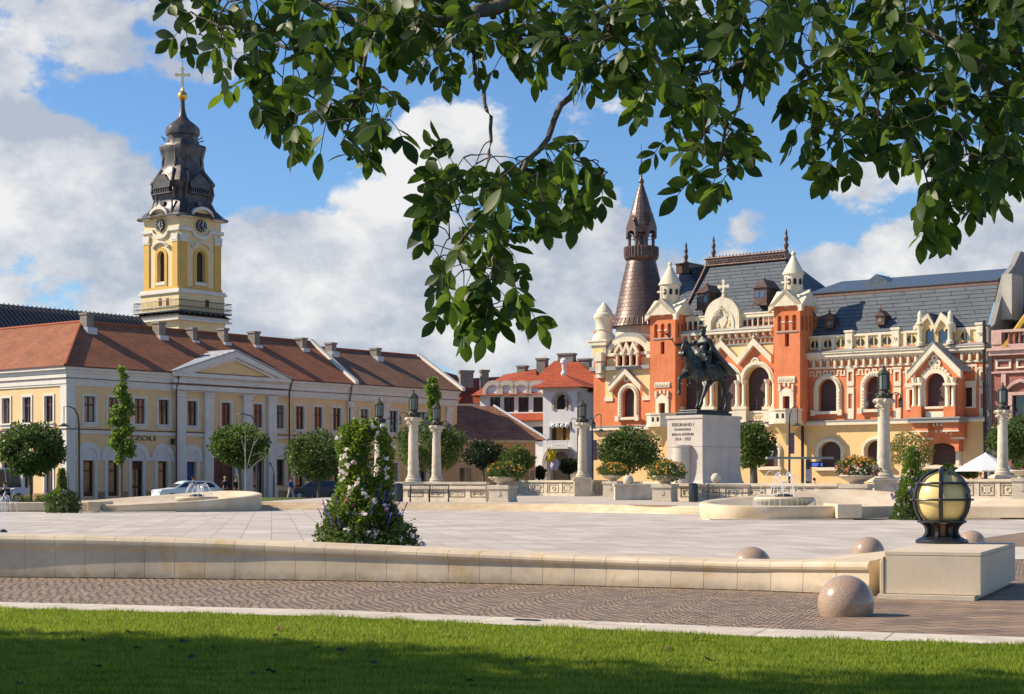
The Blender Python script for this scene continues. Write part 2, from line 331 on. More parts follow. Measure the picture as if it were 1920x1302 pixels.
sheet('ground', [(-900,-60), (900,-60), (900,2500), (-900,2500)], -.03, pavem)
LE = [(-26,21.2), (-9.5,18.5), (-5.27,17.55), (-1.64,16.4), (2.22,14.2), (4.08,13.6), (9,12.2), (22,9)]       # lawn edge
KE = [(-26,22.2), (-9.8,19.5), (-5.55,18.5), (-1.73,17.3), (2.36,15.07), (4.3,14.25), (9.2,12.9), (22,9.8)]
WP = [(-26,23.3), (-16,24.0), (-11,23.95), (-7.05,23.55), (-4.25,23.1), (-2.5,22.7), (.27,21.85), (2.63,20.78), (3.39,20.3), (4.13,19.72)]
sheet('lawn', [(-26,-3), (22,-3)] + LE[::-1], 0, turfm)
sheet('kerb_strip', LE + KE[::-1], .012, kerbm, -.33)
sheet('cobble_path', KE + [(22,14), (1.2,16.0), (3.6,19.6)][0:0] + [(40,12), (40,30), (8.5,30), (4.6,22.5)] + [(x, y+.5) for x, y in WP[::-1]], -.004, cobble, -.30)
sheet('sett_paving', [(2.75,14.95), (4.3,14.28), (9.2,12.92), (22,9.8), (40,12), (40,30), (9.5,28.6), (6.0,21.5), (3.95,19.1)], .004, setts, .45)
sheet('pale_band', [(7.0,28.9), (40,28.9), (40,34.5), (9.0,34.5)], .008, kerbm, .1)
sheet('far_setts', [(9.0,34.5), (40,34.5), (60,70), (13.4,44.8), (11.2,40.3)], .004, setts, .3)
sheet('plaza', [(x, y+.35) for x, y in WP] + [(4.6,22.3), (6.4,22.5), (9.0,34.5), (11.2,40.4), (13.5,45), (60,70), (60,84), (-60,84), (-60,22)], 0, marble, math.pi/2+.14)
# steps and terrace
SP = spline([Vector((PX(px,Y),Y,0)) for px, Y in ((468,83),(620,81.5),(800,80),(1000,77.5),(1150,74.3),(1290,70.6),(1400,70.2),(1560,71.5),(1900,73.5),(3200,76))], 8)
m = MB(); vs = []; kk = 7
for i, p in enumerate(SP):
    d = (SP[min(i+1,len(SP)-1)] - SP[max(i-1,0)]).normalized(); nn = Vector((-d.y, d.x, 0))
    for o_, z in ((0,-.02),(0,.117),(.42,.117),(.42,.234),(.84,.234),(.84,.35),(1.7,.35)): q = p + nn*o_; vs.append((q.x, q.y, z))
m.add(vs, [(i*kk+j, i*kk+j+1, (i+1)*kk+j+1, (i+1)*kk+j) for i in range(len(SP)-1) for j in range(kk-1)] + [tuple(range(kk))])
so = part('plaza_steps', m, limey, bevel=0); so['kind'] = 'structure'
sheet('terrace', [(p.x, p.y+1.3) for p in SP] + [(62,118), (38,122), (6.4,143), (-11.5,143)], .354, terrm, .2)
sheet('far_lawn', [(-12.6,85), (-11.3,85), (-11.3,100), (-14.5,118), (-19,118)], .3, turfm)
sheet('side_lawn', [(-60,84), (-24,84), (-25,108), (-60,108)], .1, turfm)
sheet('street', [(-80,118), (-11.6,118), (-11.6,142), (30,160), (30,200), (-80,200)], -.012, M('asphalt', (.075,.072,.07), .9, .15, 1, .2, 60))

# grass blades over the part of the lawn near the camera
def grass(name, n, ys, xs, hgt, mat, edge, z=0.0, seed=3, wd=.0045):
    rg = np.random.default_rng(seed); y = rg.uniform(ys[0], ys[1], n); x = rg.uniform(-1, 1, n) * (y * xs + 2.8)
    ex = np.array([p[0] for p in edge]); ey = np.array([p[1] for p in edge]); keep = y < np.interp(x, ex, ey) + rg.uniform(-.03, .035, n); x, y = x[keep], y[keep]; n = len(x)
    clump = .78 + .30*np.sin(x*7.1 + np.sin(y*5.3)*2)*np.sin(y*6.7 + x*2.1) + .22*np.sin(y*17 + np.sin(x*3)*1.5)
    h = hgt * rg.uniform(.5, 1.15, n) * clump; a = rg.uniform(0, 6.283, n); w = wd * rg.uniform(.7, 1.5, n); la = rg.uniform(0, 6.283, n); ln = h * rg.uniform(.1, .9, n)
    v = np.zeros((n, 3, 3)); v[:,0,0] = x - np.cos(a)*w; v[:,0,1] = y - np.sin(a)*w; v[:,1,0] = x + np.cos(a)*w; v[:,1,1] = y + np.sin(a)*w
    v[:,2,0] = x + np.cos(la)*ln; v[:,2,1] = y + np.sin(la)*ln; v[:,2,2] = h
    me = bpy.data.meshes.new(name); me.vertices.add(3*n); me.vertices.foreach_set('co', v.ravel()); me.loops.add(3*n); me.loops.foreach_set('vertex_index', np.arange(3*n))
    me.polygons.add(n); me.polygons.foreach_set('loop_start', np.arange(0, 3*n, 3)); me.polygons.foreach_set('loop_total', np.full(n, 3)); me.update(); me.materials.append(mat)
    o = link(bpy.data.objects.new(name, me)); o.location.z = z; return tag(o, kind='stuff', label='short mown green grass of the foreground lawn', cat='grass')
grassm = leafmat('grass_blades', (.09,.15,.012), (.26,.32,.035), .4, .6, .9, .2)
grass('grass', 520000, (9.8, 17.8), .315, .052, grassm, LE)

# ================================================================== FOREGROUND WALL
def wall_sweep():
    hz_ = [.60, .60, .60, .588, .54, .482, .39, .352, .37, .40]; pts = spline([(p[0], p[1], h) for p, h in zip(WP, hz_)], 24)
    # arc-length resample with a groove at every joint
    L_ = [0]
    for a, b in zip(pts, pts[1:]): L_.append(L_[-1] + (Vector(b[:2]) - Vector(a[:2])).length)
    tot = L_[-1]
    def at(s_):
        for i in range(len(L_)-1):
            if L_[i+1] >= s_ or i == len(L_)-2:
                t = (s_-L_[i])/max(1e-6, L_[i+1]-L_[i]); return pts[i].lerp(pts[i+1], t), (pts[i+1]-pts[i])
    st = []; s_ = 0; bw = .43
    while s_ < tot - .05: st += [(s_+.004, 0), (s_+.03, 0), (s_+bw*.5, 0), (min(tot, s_+bw-.03), 0), (min(tot, s_+bw-.004), 0), (min(tot, s_+bw), .006)]; s_ += bw
    prof = [(0, 0), (-.008, .02), (.012, .64), (.0, .69), (-.018, .74), (-.027, .82), (-.022, .90), (.005, .97), (.05, 1.0), (.16, 1.005), (.5, .995), (1.02, .96), (1.05, .9), (1.05, 0)]
    m = MB(); n = len(prof); vs = []; fs = []
    for s_, g in st:
        p, d = at(s_); d = Vector((d.x, d.y)).normalized(); nn = Vector((-d.y, d.x))    # into the plaza
        for k, (o_, h) in enumerate(prof):
            gg = g if 0 < k < n-2 else 0; q = Vector((p.x, p.y)) + nn*(o_ + (gg if k < 7 else 0)); up_ = max(0, min(1, (p.x-3.1)/1.0))*(0, .04, .13, .12)[max(0, k-9)] if 9 <= k <= 12 else 0; vs.append((q.x, q.y, max(0, p.z*h + up_ - (gg if k >= 7 else 0))))
    for i in range(len(st)-1):
        for k in range(n-1): fs.append((i*n+k, i*n+k+1, (i+1)*n+k+1, (i+1)*n+k))
    fs += [tuple(range(n)), tuple(range((len(st)-1)*n, len(st)*n))]; m.add(vs, fs)
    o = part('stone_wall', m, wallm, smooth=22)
    return tag(o, 'long low curved wall of warm limestone blocks with a rounded top, between cobbles and plaza', 'wall')
def mk_wallm():
    m, nt, N, L, b = nodes('wall_limestone'); tc = N.new('ShaderNodeTexCoord')
    n = N.new('ShaderNodeTexNoise'); n.inputs['Scale'].default_value = 1.7; n.inputs['Detail'].default_value = 7; n.inputs['Roughness'].default_value = .65; n.inputs['Distortion'].default_value = .8; L.new(tc.outputs['Object'], n.inputs['Vector'])
    r = N.new('ShaderNodeValToRGB'); e = r.color_ramp.elements; e[0].position = .33; e[0].color = (.56,.445,.30,1); e[1].position = .53; e[1].color = (.66,.535,.375,1); x = e.new(.66); x.color = (.60,.41,.20,1)
    L.new(n.outputs[0], r.inputs[0]); v = N.new('ShaderNodeTexNoise'); v.inputs['Scale'].default_value = .9; v.inputs['Detail'].default_value = 1; L.new(tc.outputs['Object'], v.inputs['Vector'])
    mr = N.new('ShaderNodeMapRange'); mr.inputs[1].default_value = .35; mr.inputs[2].default_value = .65; mr.inputs[3].default_value = .88; mr.inputs[4].default_value = 1.1; L.new(v.outputs[0], mr.inputs[0])
    mx = N.new('ShaderNodeMix'); mx.data_type = 'RGBA'; mx.blend_type = 'MULTIPLY'; mx.inputs[0].default_value = 1; L.new(r.outputs[0], mx.inputs[6]); L.new(mr.outputs[0], mx.inputs[7])
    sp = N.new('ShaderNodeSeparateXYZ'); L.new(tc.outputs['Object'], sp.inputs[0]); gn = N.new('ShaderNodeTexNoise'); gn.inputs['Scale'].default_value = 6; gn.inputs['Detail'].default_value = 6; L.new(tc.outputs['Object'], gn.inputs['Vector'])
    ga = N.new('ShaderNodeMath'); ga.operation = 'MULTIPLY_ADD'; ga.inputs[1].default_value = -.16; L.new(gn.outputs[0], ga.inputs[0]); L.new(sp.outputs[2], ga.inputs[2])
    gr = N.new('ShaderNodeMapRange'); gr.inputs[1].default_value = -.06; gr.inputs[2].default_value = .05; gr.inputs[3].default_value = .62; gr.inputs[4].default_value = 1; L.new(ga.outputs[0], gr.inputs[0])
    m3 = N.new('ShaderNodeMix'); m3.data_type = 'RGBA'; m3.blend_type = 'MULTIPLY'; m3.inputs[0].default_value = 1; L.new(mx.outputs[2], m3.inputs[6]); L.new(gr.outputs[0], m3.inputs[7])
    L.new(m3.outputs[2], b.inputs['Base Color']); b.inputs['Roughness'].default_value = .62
    n2 = N.new('ShaderNodeTexNoise'); n2.inputs['Scale'].default_value = 60; n2.inputs['Detail'].default_value = 5; L.new(tc.outputs['Object'], n2.inputs['Vector'])
    bp = N.new('ShaderNodeBump'); bp.inputs['Strength'].default_value = .25; bp.inputs['Distance'].default_value = .008; L.new(n2.outputs[0], bp.inputs['Height']); L.new(bp.outputs[0], b.inputs['Normal']); return m
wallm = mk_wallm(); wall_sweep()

# end block of the wall
blk = thing('stone_block', 'big square cream stone block at the end of the low wall, carrying the globe lamp', 'stone block', (4.20, 19.25, 0), math.atan2(-.386, .922))
cream = M('cream_stone', (.62,.51,.365), .65, .1, 1.3, .15, 70, hue=(.67,.56,.41), stain=.2)
part('block', MB().box(0, 1.06, 0, 3.3, .055, .485), cream, blk, bevel=.006)
part('cap_slab', MB().box(-.001, 1.062, -.002, 3.302, .488, .534), cream, blk, bevel=.006)
part('plinth', MB().box(-.06, 1.0, -.1, 3.2, -.01, .05), lime, blk)
part('side_pier', MB().prism([(-.05,-.01), (-.05,.40), (-.02,.475), (-.004,.475), (-.004,-.01)], -.012, 2.9), wallm, blk, bevel=.012)

# globe lamp
def globe_lamp():
    t = thing('globe_lamp', 'cream glass globe lamp in a black iron cage standing on the stone block', 'lamp', (PX(1766,21.72), 21.72, .534))
    part('base', MB().lathe([(.325,0), (.33,.02), (.325,.045), (.30,.055), (.26,.075), (.2,.085), (.12,.09)], n=40), iron, t, smooth=40)
    m = MB()
    for k in range(8):
        a = R(k*45 + 14); m.m = Matrix.Rotation(a, 4, 'Z')
        pr = [(.30,.05), (.245,.085), (.215,.13), (.21,.17), (.225,.21), (.27,.25), (.30,.262)]; pi = [(.16,.05), (.15,.09), (.15,.13), (.15,.17), (.155,.21), (.17,.25), (.19,.262)]
        m.prism(pr + pi[::-1], -.022, .022)
    m.m = None; m.lathe([(.30,.262), (.31,.27), (.31,.285), (.29,.295), (.22,.295), (.21,.262)], n=40)
    part('leg_frame', m, iron, t, smooth=35)
    part('socket', MB().lathe([(.13,.08), (.14,.2), (.17,.27), (.2,.3)], n=24), M('brass_socket', (.16,.10,.06), .35, metal=.5), t, smooth=40)
    cz, r = .555, .385; m = MB()
    for k in range(6):
        a = R(k*60 + 14); path = []
        for j in range(15):
            b = R(-42 + 132*j/14); path.append((r*math.cos(b)*math.cos(a), r*math.cos(b)*math.sin(a), cz + r*math.sin(b)))
        # flat bar: two rings of width and thickness
        vs = []; fs = []; tn = Vector((-math.sin(a), math.cos(a), 0))
        for j, p in enumerate(path):
            p = Vector(p); o_ = (p - Vector((0,0,cz))).normalized(); w = .026
            vs += [p - tn*w + o_*.012, p + tn*w + o_*.012, p + tn*w - o_*.02, p - tn*w - o_*.02]
        for j in range(14):
            for q in range(4): fs.append((j*4+q, j*4+(q+1)%4, j*4+4+(q+1)%4, j*4+4+q))
        m.add(vs, fs)
    for lat, rr in ((0, .014), (33, .016)):
        R_ = r*math.cos(R(lat)); z_ = cz + r*math.sin(R(lat)); m.tube([(R_*math.cos(R(i*7.5)), R_*math.sin(R(i*7.5)), z_) for i in range(49)], rr, 8)
    for k in range(6):
        for lat in (0, 33):
            a = R(k*60+14); R_ = (r+.012)*math.cos(R(lat)); m.ball((R_*math.cos(a), R_*math.sin(a), cz + r*math.sin(R(lat))), .022, 8, m=6)
    m.lathe([(.03,cz+r-.02), (.075,cz+r-.012), (.06,cz+r+.012), (.01,cz+r+.02)], n=16)
    part('cage', m, iron, t, smooth=40)
    mg, nt, N, L, b = nodes('cream_glass'); b.inputs['Base Color'].default_value = (.80,.60,.24,1); b.inputs['Roughness'].default_value = .25; b.inputs['Subsurface Weight'].default_value = .0; b.inputs['Specular IOR Level'].default_value = .5
    part('glass_globe', MB().ball((0,0,cz), .345, 48, m=32), mg, t, smooth=60)
globe_lamp()

# granite balls
def granite_ball(px, Y, sink, label, r=.275):
    m = MB(); pr = []
    for k in range(33):
        a = math.pi*k/32; z = -math.cos(a)*r; 
        if z >= sink - 1e-6: pr.append((max(.001, math.sin(a)*r), z - sink))
    o = part('granite_ball', m.lathe([(math.sqrt(max(0, r*r-sink*sink))*.98, -.02)] + pr, n=56), granite, smooth=60); o.location = (PX(px,Y), Y, 0)
    tag(o, label, 'stone ball', 'polished granite balls set in the paving')
granite_ball(1586, 16.76, -.12, 'nearest polished granite ball, whole on the brown setts in front of the stone block')
granite_ball(1409, 24.0, -.12, 'granite ball peeping over the low wall, leftmost of those behind it', .285)
granite_ball(1628, 29.0, -.11, 'granite ball peeping over the wall just left of the stone block')
granite_ball(1822, 33.0, -.11, 'granite ball half hidden behind the foot of the globe lamp')

# drain and fallen leaves
o = part('drain_grate', MB().box(-.13,.13,-.04,.04,0,.006).box(-.11,.11,-.012,.012,.006,.012), dark_metal); o.location = (PX(988,16.0), 16.0, .014); o.rotation_euler.z = -.5
tag(o, 'small dark metal drain grate in the pale kerb strip beside the lawn', 'drain grate')
dryleaf = M('dry_leaf', (.11,.055,.03), .8, .4, 12, .3, 40)
fl = [(58,1214), (155,1203), (195,1202), (258,1216), (320,1215), (398,1215), (345,1205), (130,1244), (36,1282), (525,1180), (517,1193), (594,1217), (474,1266), (508,1260), (100,1190), (240,1186), (180,1250), (640,1220), (360,1233), (992,1236), (1250,1215), (1310,1198), (1330,1240), (700,1245), (880,1278)]
rl = random.Random(4); base = None
for i, (px, py) in enumerate(fl):
    Y = GY(py, .04); s_ = rl.uniform(.028, .05); m = MB(); n = 9
    vs = [(0,0,.006)] + [(s_*(1.25 if k % 3 == 0 else .7)*math.cos(k*2*math.pi/n), s_*(1.2 if k % 3 == 0 else .65)*math.sin(k*2*math.pi/n)*.8, rl.uniform(0, .022)) for k in range(n)]
    m.add(vs, [(0, 1+k, 1+(k+1) % n) for k in range(n)]); o = part('fallen_leaf', m, dryleaf); o.location = (PX(px,Y), Y, .04); o.rotation_euler = (rl.uniform(-.4,.4), rl.uniform(-.4,.4), rl.uniform(0,6))
    tag(o, 'curled dry brown leaf lying on the foreground lawn', 'fallen leaf', 'dry leaves fallen on the foreground lawn')
# ================================================================== LONG YELLOW BUILDING (left)
stucco = M('yellow_stucco', (.80,.53,.26), .9, .05, .7, .12, 30, hue=(.84,.58,.30), stain=.12)
white = M('white_plaster', (.72,.66,.57), .85, .07, 1.2, .1, 30, hue=(.78,.72,.63), stain=.15)
ochre_base = M('ochre_plinth', (.40,.25,.12), .9, .15, 1.5, .15, 30, stain=.2)
frame_red = M('dark_red_frame', (.10,.025,.015), .5, .2, 6, .05)
copper_red = M('red_metal_trim', (.13,.045,.03), .5, .2, 4, .05)
roof_red = tiles('clay_roof', (.43,.165,.075), (.32,.12,.055), .22, .26, (.16,.05,.03), .02, kz=1.75, var=.3, vscale=.5, bump=.8)
chim = M('chimney_brick', (.24,.21,.17), .9, .25, 3, .4, 20, stain=.2)
zinc = M('zinc_sheet', (.42,.44,.46), .45, .12, 2, .1, 10, metal=.35)
pane = glass('window_glass'); pane_b = glass('window_glass_warm', (.17,.085,.05), .15); pane_c = glass('window_glass_curtain_reflection', (.24,.22,.18), .2); wrg = random.Random(9); glass_lit = glass('shop_glass', (.06,.055,.045), .12)  # warm and pale panes put coloured reflections and curtains into the glass colour
door_brown = M('brown_door', (.12,.04,.025), .6, .2, 5, .1)
blue_door = M('blue_shutter', (.02,.07,.24), .6, .15, 5, .1)
curtain = M('window_curtain', (.45,.42,.36), .9, .2, 3, .05)

A = Fac(125, 134, 50.9); AL = A.x(857)
lb = thing('townhouse', 'long two-storey yellow townhouse with white pilasters, a pediment and a brown tiled roof', 'building', (A.o.x, A.o.y, 0), A.a)
ZE, ZC = 10.5, 8.96
def win_rect(parent, x, z0, z1, w, y=0, surround=True, sill=True, sm=frame_red, deep=.22, wm=white, mull=True, rev=-1):
    """rectangular window: surround > sash, pane, sill; the hole itself is in the wall"""
    m = MB(); b = .17
    if surround: m.ring(rect(x-w/2-b, x+w/2+b, z0-.02, z1+b), rect(x-w/2, x+w/2, z0, z1), y-.07, y+.01)
    m.ring(rect(x-w/2, x+w/2, z0, z1), rect(x-w/2+.03, x+w/2-.03, z0+.03, z1-.03), y, y+deep)
    o = part('window', m, wm, parent)
    if sill: part('sill', MB().box(x-w/2-.25, x+w/2+.25, y-.2, y+.02, z0-.12, z0-.02).box(x-w/2-.18, x+w/2+.18, y-.09, y+.01, z0-.38, z0-.121), wm, o)
    f = MB(); a = .09; yy = y+deep-.06
    f.ring(rect(x-w/2+.03, x+w/2-.03, z0+.03, z1-.03), rect(x-w/2+a, x+w/2-a, z0+a, z1-a), yy, yy+.06)
    if mull: f.box(x-.055, x+.055, yy-.02, yy+.05, z0+a, z1-a).box(x-w/2+a, x+w/2-a, yy-.015, yy+.045, z0+(z1-z0)*.64, z0+(z1-z0)*.70)
    part('sash', f, sm, o); part('pane', MB().box(x-w/2+.05, x+w/2-.05, yy+.04, yy+.05, z0+.05, z1-.05), wrg.choice((pane, pane, pane_b, pane_c)), o)
    return o
up = [168, 213, 262, 307, 360, 423.5, 483, 524, 561.6, 596, 631, 682.5, 737, 790]; ux = [A.x(p) for p in up]
holes = [rect(x-.56, x+.56, 6.12, 8.22) for x in ux]
gx = [A.x(p) for p in (166, 212.5, 257, 305, 359)]; big = A.x(418)
g_open = [(gx[0], 1.05, .25, 3.1), (gx[1], 1.05, .25, 3.1), (gx[2], 1.35, .0, 3.1), (gx[3], .95, .25, 3.1), (gx[4], .95, 0, 3.1), (big, 2.6, 0, 3.5),
          (A.x(484), 1.3, 0, 3.3), (A.x(523.5), 1.15, 1.1, 3.4), (A.x(561), 1.2, 0, 3.3), (A.x(596), 1.3, 0, 3.2), (A.x(628), 1.2, .9, 3.2), (A.x(682), 1.2, .9, 3.2), (A.x(736), 1.3, 0, 3.2), (A.x(790), 1.2, .9, 3.2)]
holes += [rect(x-w/2, x+w/2, a, b) for x, w, a, b in g_open]
wl = MB().wall(rect(0, AL, -.3, ZC+.1), holes, 0, .45)
ly = [A.yx(p, 0) for p in (12, 51, 92)]; lwy = ly + [ly[0]+(ly[0]-ly[1]), ly[0]+2*(ly[0]-ly[1]), ly[0]+3*(ly[0]-ly[1])]
LW = 30.0
# left end wall (x=0 plane): built along its own frame, then turned
wend = MB(); wend.m = Matrix.Rotation(R(90), 4, 'Z')        # local x of this piece runs along +y of the house, its -y faces... +x ; so mirror
wend.m = Matrix(((0,1,0,0),(1,0,0,0),(0,0,1,0),(0,0,0,1)))   # swap x and y: front (y=0) becomes plane x=0
eh = [rect(y-.56, y+.56, 6.12, 8.22) for y in lwy] + [rect(y-.55, y+.55, .25, 3.0) for y in lwy]
wend.wall(rect(0, LW, -.3, ZC+.1), eh, 0, .45)
wl.add(wend.v, wend.f)
part('wall', wl, stucco, lb)
part('back_wall', MB().box(.4, AL, 10.6, 10.9, -.3, ZC).box(10.6, 10.9, 11, LW, -.3, ZC).box(AL-.3, AL-.002, .45, 10.6, -.3, ZC).box(.5, 10.6, LW-.3, LW, -.3, ZC).box(.5,AL-.5,.5,10.5,5.0,5.2).box(.5,10.5,11,LW-.5,5.0,5.2), stucco, lb)
for x in ux: win_rect(lb, x, 6.12, 8.22, 1.12)
SW = Matrix(((0,1,0,0),(1,0,0,0),(0,0,1,0),(0,0,0,1)))
def swapped(o):
    for q in [o] + list(o.children_recursive): q.data.transform(SW); q.data.flip_normals()
for y in lwy: swapped(win_rect(lb, y, 6.12, 8.22, 1.12))
for y in lwy: swapped(win_rect(lb, y, .25, 3.0, 1.1, sill=False))
# cornice, belt, impost, plinth, pilasters
def band(m, y_out, z0, z1, x0=0, x1=None, wrap=True):
    x1 = AL if x1 is None else x1
    m.box(x0 - (y_out if wrap else 0), x1, -y_out, .0, z0, z1)
    if wrap: m.box(-y_out, 0, .0, LW, z0, z1)
m = MB(); band(m, .10, ZC, 9.12); band(m, .16, 9.12, 9.42); band(m, .12, 9.42, 9.55)
band(m, .20, 9.60, 9.98); band(m, .30, 9.98, 10.22); band(m, .48, 10.22, 10.42)
part('cornice', m, white, lb)
m = MB(); band(m, .22, 9.55, 9.60); band(m, .56, 10.42, 10.52); band(m, .16, 5.52, 5.60); part('metal_flashing', m, copper_red, lb)
m = MB(); band(m, .10, 5.22, 5.52); part('string_course', m, white, lb)
m = MB()
for (a, b) in [(0, gx[0]-1.1)] : m.box(a, b, -.07, 0, 3.1, 3.42)
part('impost_band', m, white, lb)
for x in gx[:5]:
    m = MB()
    m.ring(arch(x, 2.3, 3.10, 4.55, 14, .95), arch(x, 1.55, 3.14, 4.1, 14, .95), -.09, 0); m.ring(arch(x, 1.45, 3.2, 4.0, 14, .95), arch(x, 1.0, 3.25, 3.7, 14, .95), -.05, 0)
    m.prism(arch(x, 1.55, 3.12, 4.1, 14, .95), -.025, 0)
    m.box(x-.85, x-.56, -.07, 0, 0, 3.139); m.box(x+.56, x+.85, -.07, 0, 0, 3.139); part('arched_surround', m, white, lb)
for a, b in zip(gx, gx[1:]):
    if b - a > 2.5: part('impost_band', MB().box(a+1.15, b-1.15, -.07, 0, 3.1, 3.42), white, lb)
for x, w, z0, z1 in g_open[6:]:
    m = MB(); m.ring(rect(x-w/2-.22, x+w/2+.22, max(z0, .0), z1+.2), rect(x-w/2, x+w/2, max(z0, .0)+.001, z1), -.08, .02); part('door_surround', m, white, lb)
m = MB(); x = A.x(524); m.ring(arch(x, 2.2, 3.72, 4.9, 14, .95), arch(x, 1.6, 3.75, 4.5, 14, .95), -.09, 0); m.prism(arch(x, 1.6, 3.74, 4.5, 14, .95), -.03, 0); part('blind_arch', m, white, lb)
m = MB(); m.ring(arch(big, 3.5, 0, 4.4, 16, .9), arch(big, 2.6, .001, 3.5, 16, .05), -.1, 0); 
part('gateway_surround', m, white, lb)
pil = [(.32, .66), (A.x(336), .95), (A.x(389), .95), (A.x(461.5), .95), (A.x(507.5), .95)]
for x, w in pil[1:]:
    part('pilaster', MB().box(x-w/2, x+w/2, -.3, 0, .9, ZC-.45).box(x-w/2-.08, x+w/2+.08, -.37, 0, 0, .9).box(x-w/2-.1, x+w/2+.1, -.38, 0, ZC-.45, ZC-.3).box(x-w/2-.04, x+w/2+.04, -.33, 0, ZC-.3, ZC-.15).box(x-w/2-.13, x+w/2+.13, -.42, 0, ZC-.15, ZC+.0), white, lb, bevel=.02)
for px in (656.5, 722, 841):
    x = A.x(px); part('pilaster', MB().box(x-.42, x+.42, -.16, 0, 5.6, ZC-.7).box(x-.5, x+.5, -.24, 0, ZC-.7, ZC-.5).prism([(x-.36,ZC-.5),(x-.55,ZC-.1),(x+.55,ZC-.1),(x+.36,ZC-.5)], -.26, 0), white, lb, bevel=.02)
part('corner_strip', MB().box(-.09, .75, -.09, 0, 0, ZC).box(-.09, 0, 0, .7, 0, ZC), white, lb)
m = MB(); cuts = [0.76] + sum([[x-w/2-.3, x+w/2+.3] for x, w, a, b in g_open if a < .8], []) + [AL]
for a, b in zip(cuts[::2], cuts[1::2]):
    if b > a: part('plinth', MB().box(a, b, -.05, 0, -.3, .62), ochre_base, lb)
part('plinth_end', MB().box(-.06, 0, .72, LW, -.3, .5), ochre_base, lb)
# ground floor fillings
for i, (x, w, a, b) in enumerate(g_open):
    if i in (2, 5, 6, 8, 9, 12):
        mt = door_brown; o = part('door', MB().box(x-w/2, x+w/2, .3, .38, a, b), mt, lb)
        part('door_panels', MB().box(x-w/2+.12, x-.06, .27, .3, a+.15, a+.9).box(x+.06, x+w/2-.12, .27, .3, a+.15, a+.9).box(x-w/2+.12, x-.06, .27, .3, a+1.1, b-.7).box(x+.06, x+w/2-.12, .27, .3, a+1.1, b-.7), door_brown if i == 5 else pane, o)
    elif i == 4:
        o = part('door', MB().box(x-w/2, x+w/2, .3, .38, a, b), frame_red, lb); part('door_panels', MB().box(x-w/2+.1, x+w/2-.1, .27, .3, a+.1, a+1.4).box(x-w/2+.1, x+w/2-.1, .27, .3, a+1.55, b-.1), blue_door, o)
    else:
        o = part('shop_window', MB().ring(rect(x-w/2, x+w/2, a, b), rect(x-w/2+.12, x+w/2-.12, a+.3, b-.12), .22, .34).box(x-w/2+.12, x+w/2-.12, .24, .32, b-.85, b-.75), frame_red, lb)
        part('shop_glass', MB().box(x-w/2+.1, x+w/2-.1, .3, .31, a+.3, b-.1), glass_lit, o)
        part('display', MB().box(x-w/2+.15, x-.02, .6, .7, a+.4, a+1.1).lathe([(.12,a+.3),(.16,a+.8),(.13,a+1.3),(.2,a+1.6),(.1,a+1.9),(.09,a+2.1)], x+.15, .75, 10), curtain, o)
# roof: right wing, left wing, lowered end section
RW, RZ = 5.5, 14.7; xe = A.x(555, 5.5); xm = A.x(661); z2 = 14.25
m = MB(); ov = .55
m.add([(-ov,-ov,ZE),(xm,-ov,ZE),(xm,RW,RZ),(RW,RW,RZ),(xm,11.4,ZE),(11.4,11.4,ZE),(-ov,LW,ZE),(RW,LW,RZ),(11.4,LW,ZE)],
      [(0,1,2,3),(3,2,4,5),(0,3,7,6),(3,5,8,7)])
# slight bell-cast kick at the eaves
part('roof', m, roof_red, lb)
m = MB().add([(xm,-ov,ZE-.02),(AL+.4,-ov,ZE-.02),(AL+.4,RW,z2),(xm,RW,z2),(xm,11.4,ZE-.02),(AL+.4,11.4,ZE-.02)], [(0,1,2,3),(3,2,5,4)])
part('roof_end_section', m, tiles('brown_roof', (.34,.17,.09), (.25,.125,.07), .22, .26, (.08,.04,.03), .02, kz=1.75, var=.3, vscale=.5, bump=.8), lb)
part('gable', MB().prismx([(0,ZC),(0,ZE-.1),(RW,z2-.1),(10.9,ZE-.1),(10.9,ZC)], AL-.3, AL-.01), stucco, lb)
m = MB(); sl = (RZ-ZE)/(RW+ov)
for x0, zz in ((xm, RZ), (AL+.35, z2)):
    m = MB(); m.prismx([(-ov-.05,ZE-.05),(-ov-.05,ZE+.28),(RW,zz+.3),(RW,zz-.1)], x0-.22, x0+.22); part('verge', m, white, lb)
# ridge capping
m = MB().tube([(RW,RW,RZ+.02),(xm,RW,RZ+.02)], .13, 6).tube([(xm+.3,RW,z2+.02),(AL,RW,z2+.02)], .13, 6).tube([(RW,RW,RZ+.02),(RW,LW,RZ+.02)], .13, 6).tube([(RW,RW,RZ+.02),(-ov,-ov,ZE+.03)], .13, 6)
part('ridge_tiles', m, M('ridge_clay', (.32,.09,.04), .85, .25, 3, .3), lb)
# pediment
pa, pb, pc = A.x(324), A.x(528.5), A.x(433); pz = A.z(433, 668, -.6)
m = MB(); m.prism([(pa,10.45),(pc,pz),(pb,10.45)], -.35, 3.0); part('pediment_wall', m, stucco, lb)
m = MB()
for s_, q in ((pa, 1), (pb, -1)):
    m.prism([(s_-.45*q,10.53),(pc,pz+.42),(pc,pz-.1),(s_+.9*q,10.53)], -.75, -.36); m.prism([(s_+.95*q,10.54),(pc,pz-.12),(pc,pz-.38),(s_+1.75*q,10.54)], -.55, -.352)
m.box(pa-.5, pb+.5, -.7, -.0, 10.2, 10.529); m.box(pa-.3, pb+.3, -.45, -.0, 9.1, 9.5); m.box(pa-.35, pb+.35, -.5, -.0, 9.66, 10.0)
part('pediment_cornice', m, white, lb)
part('pediment_flashing', MB().box(pa-.4, pb+.4, -.53, 0, 9.53, 9.6), copper_red, lb)
m = MB(); m.prism([(pa-.5,10.56),(pc,pz+.46),(pc,pz+.56),(pa-.6,10.62)], -.8, 5.0).prism([(pb+.5,10.56),(pc,pz+.46),(pc,pz+.56),(pb+.6,10.62)], -.8, 5.0)
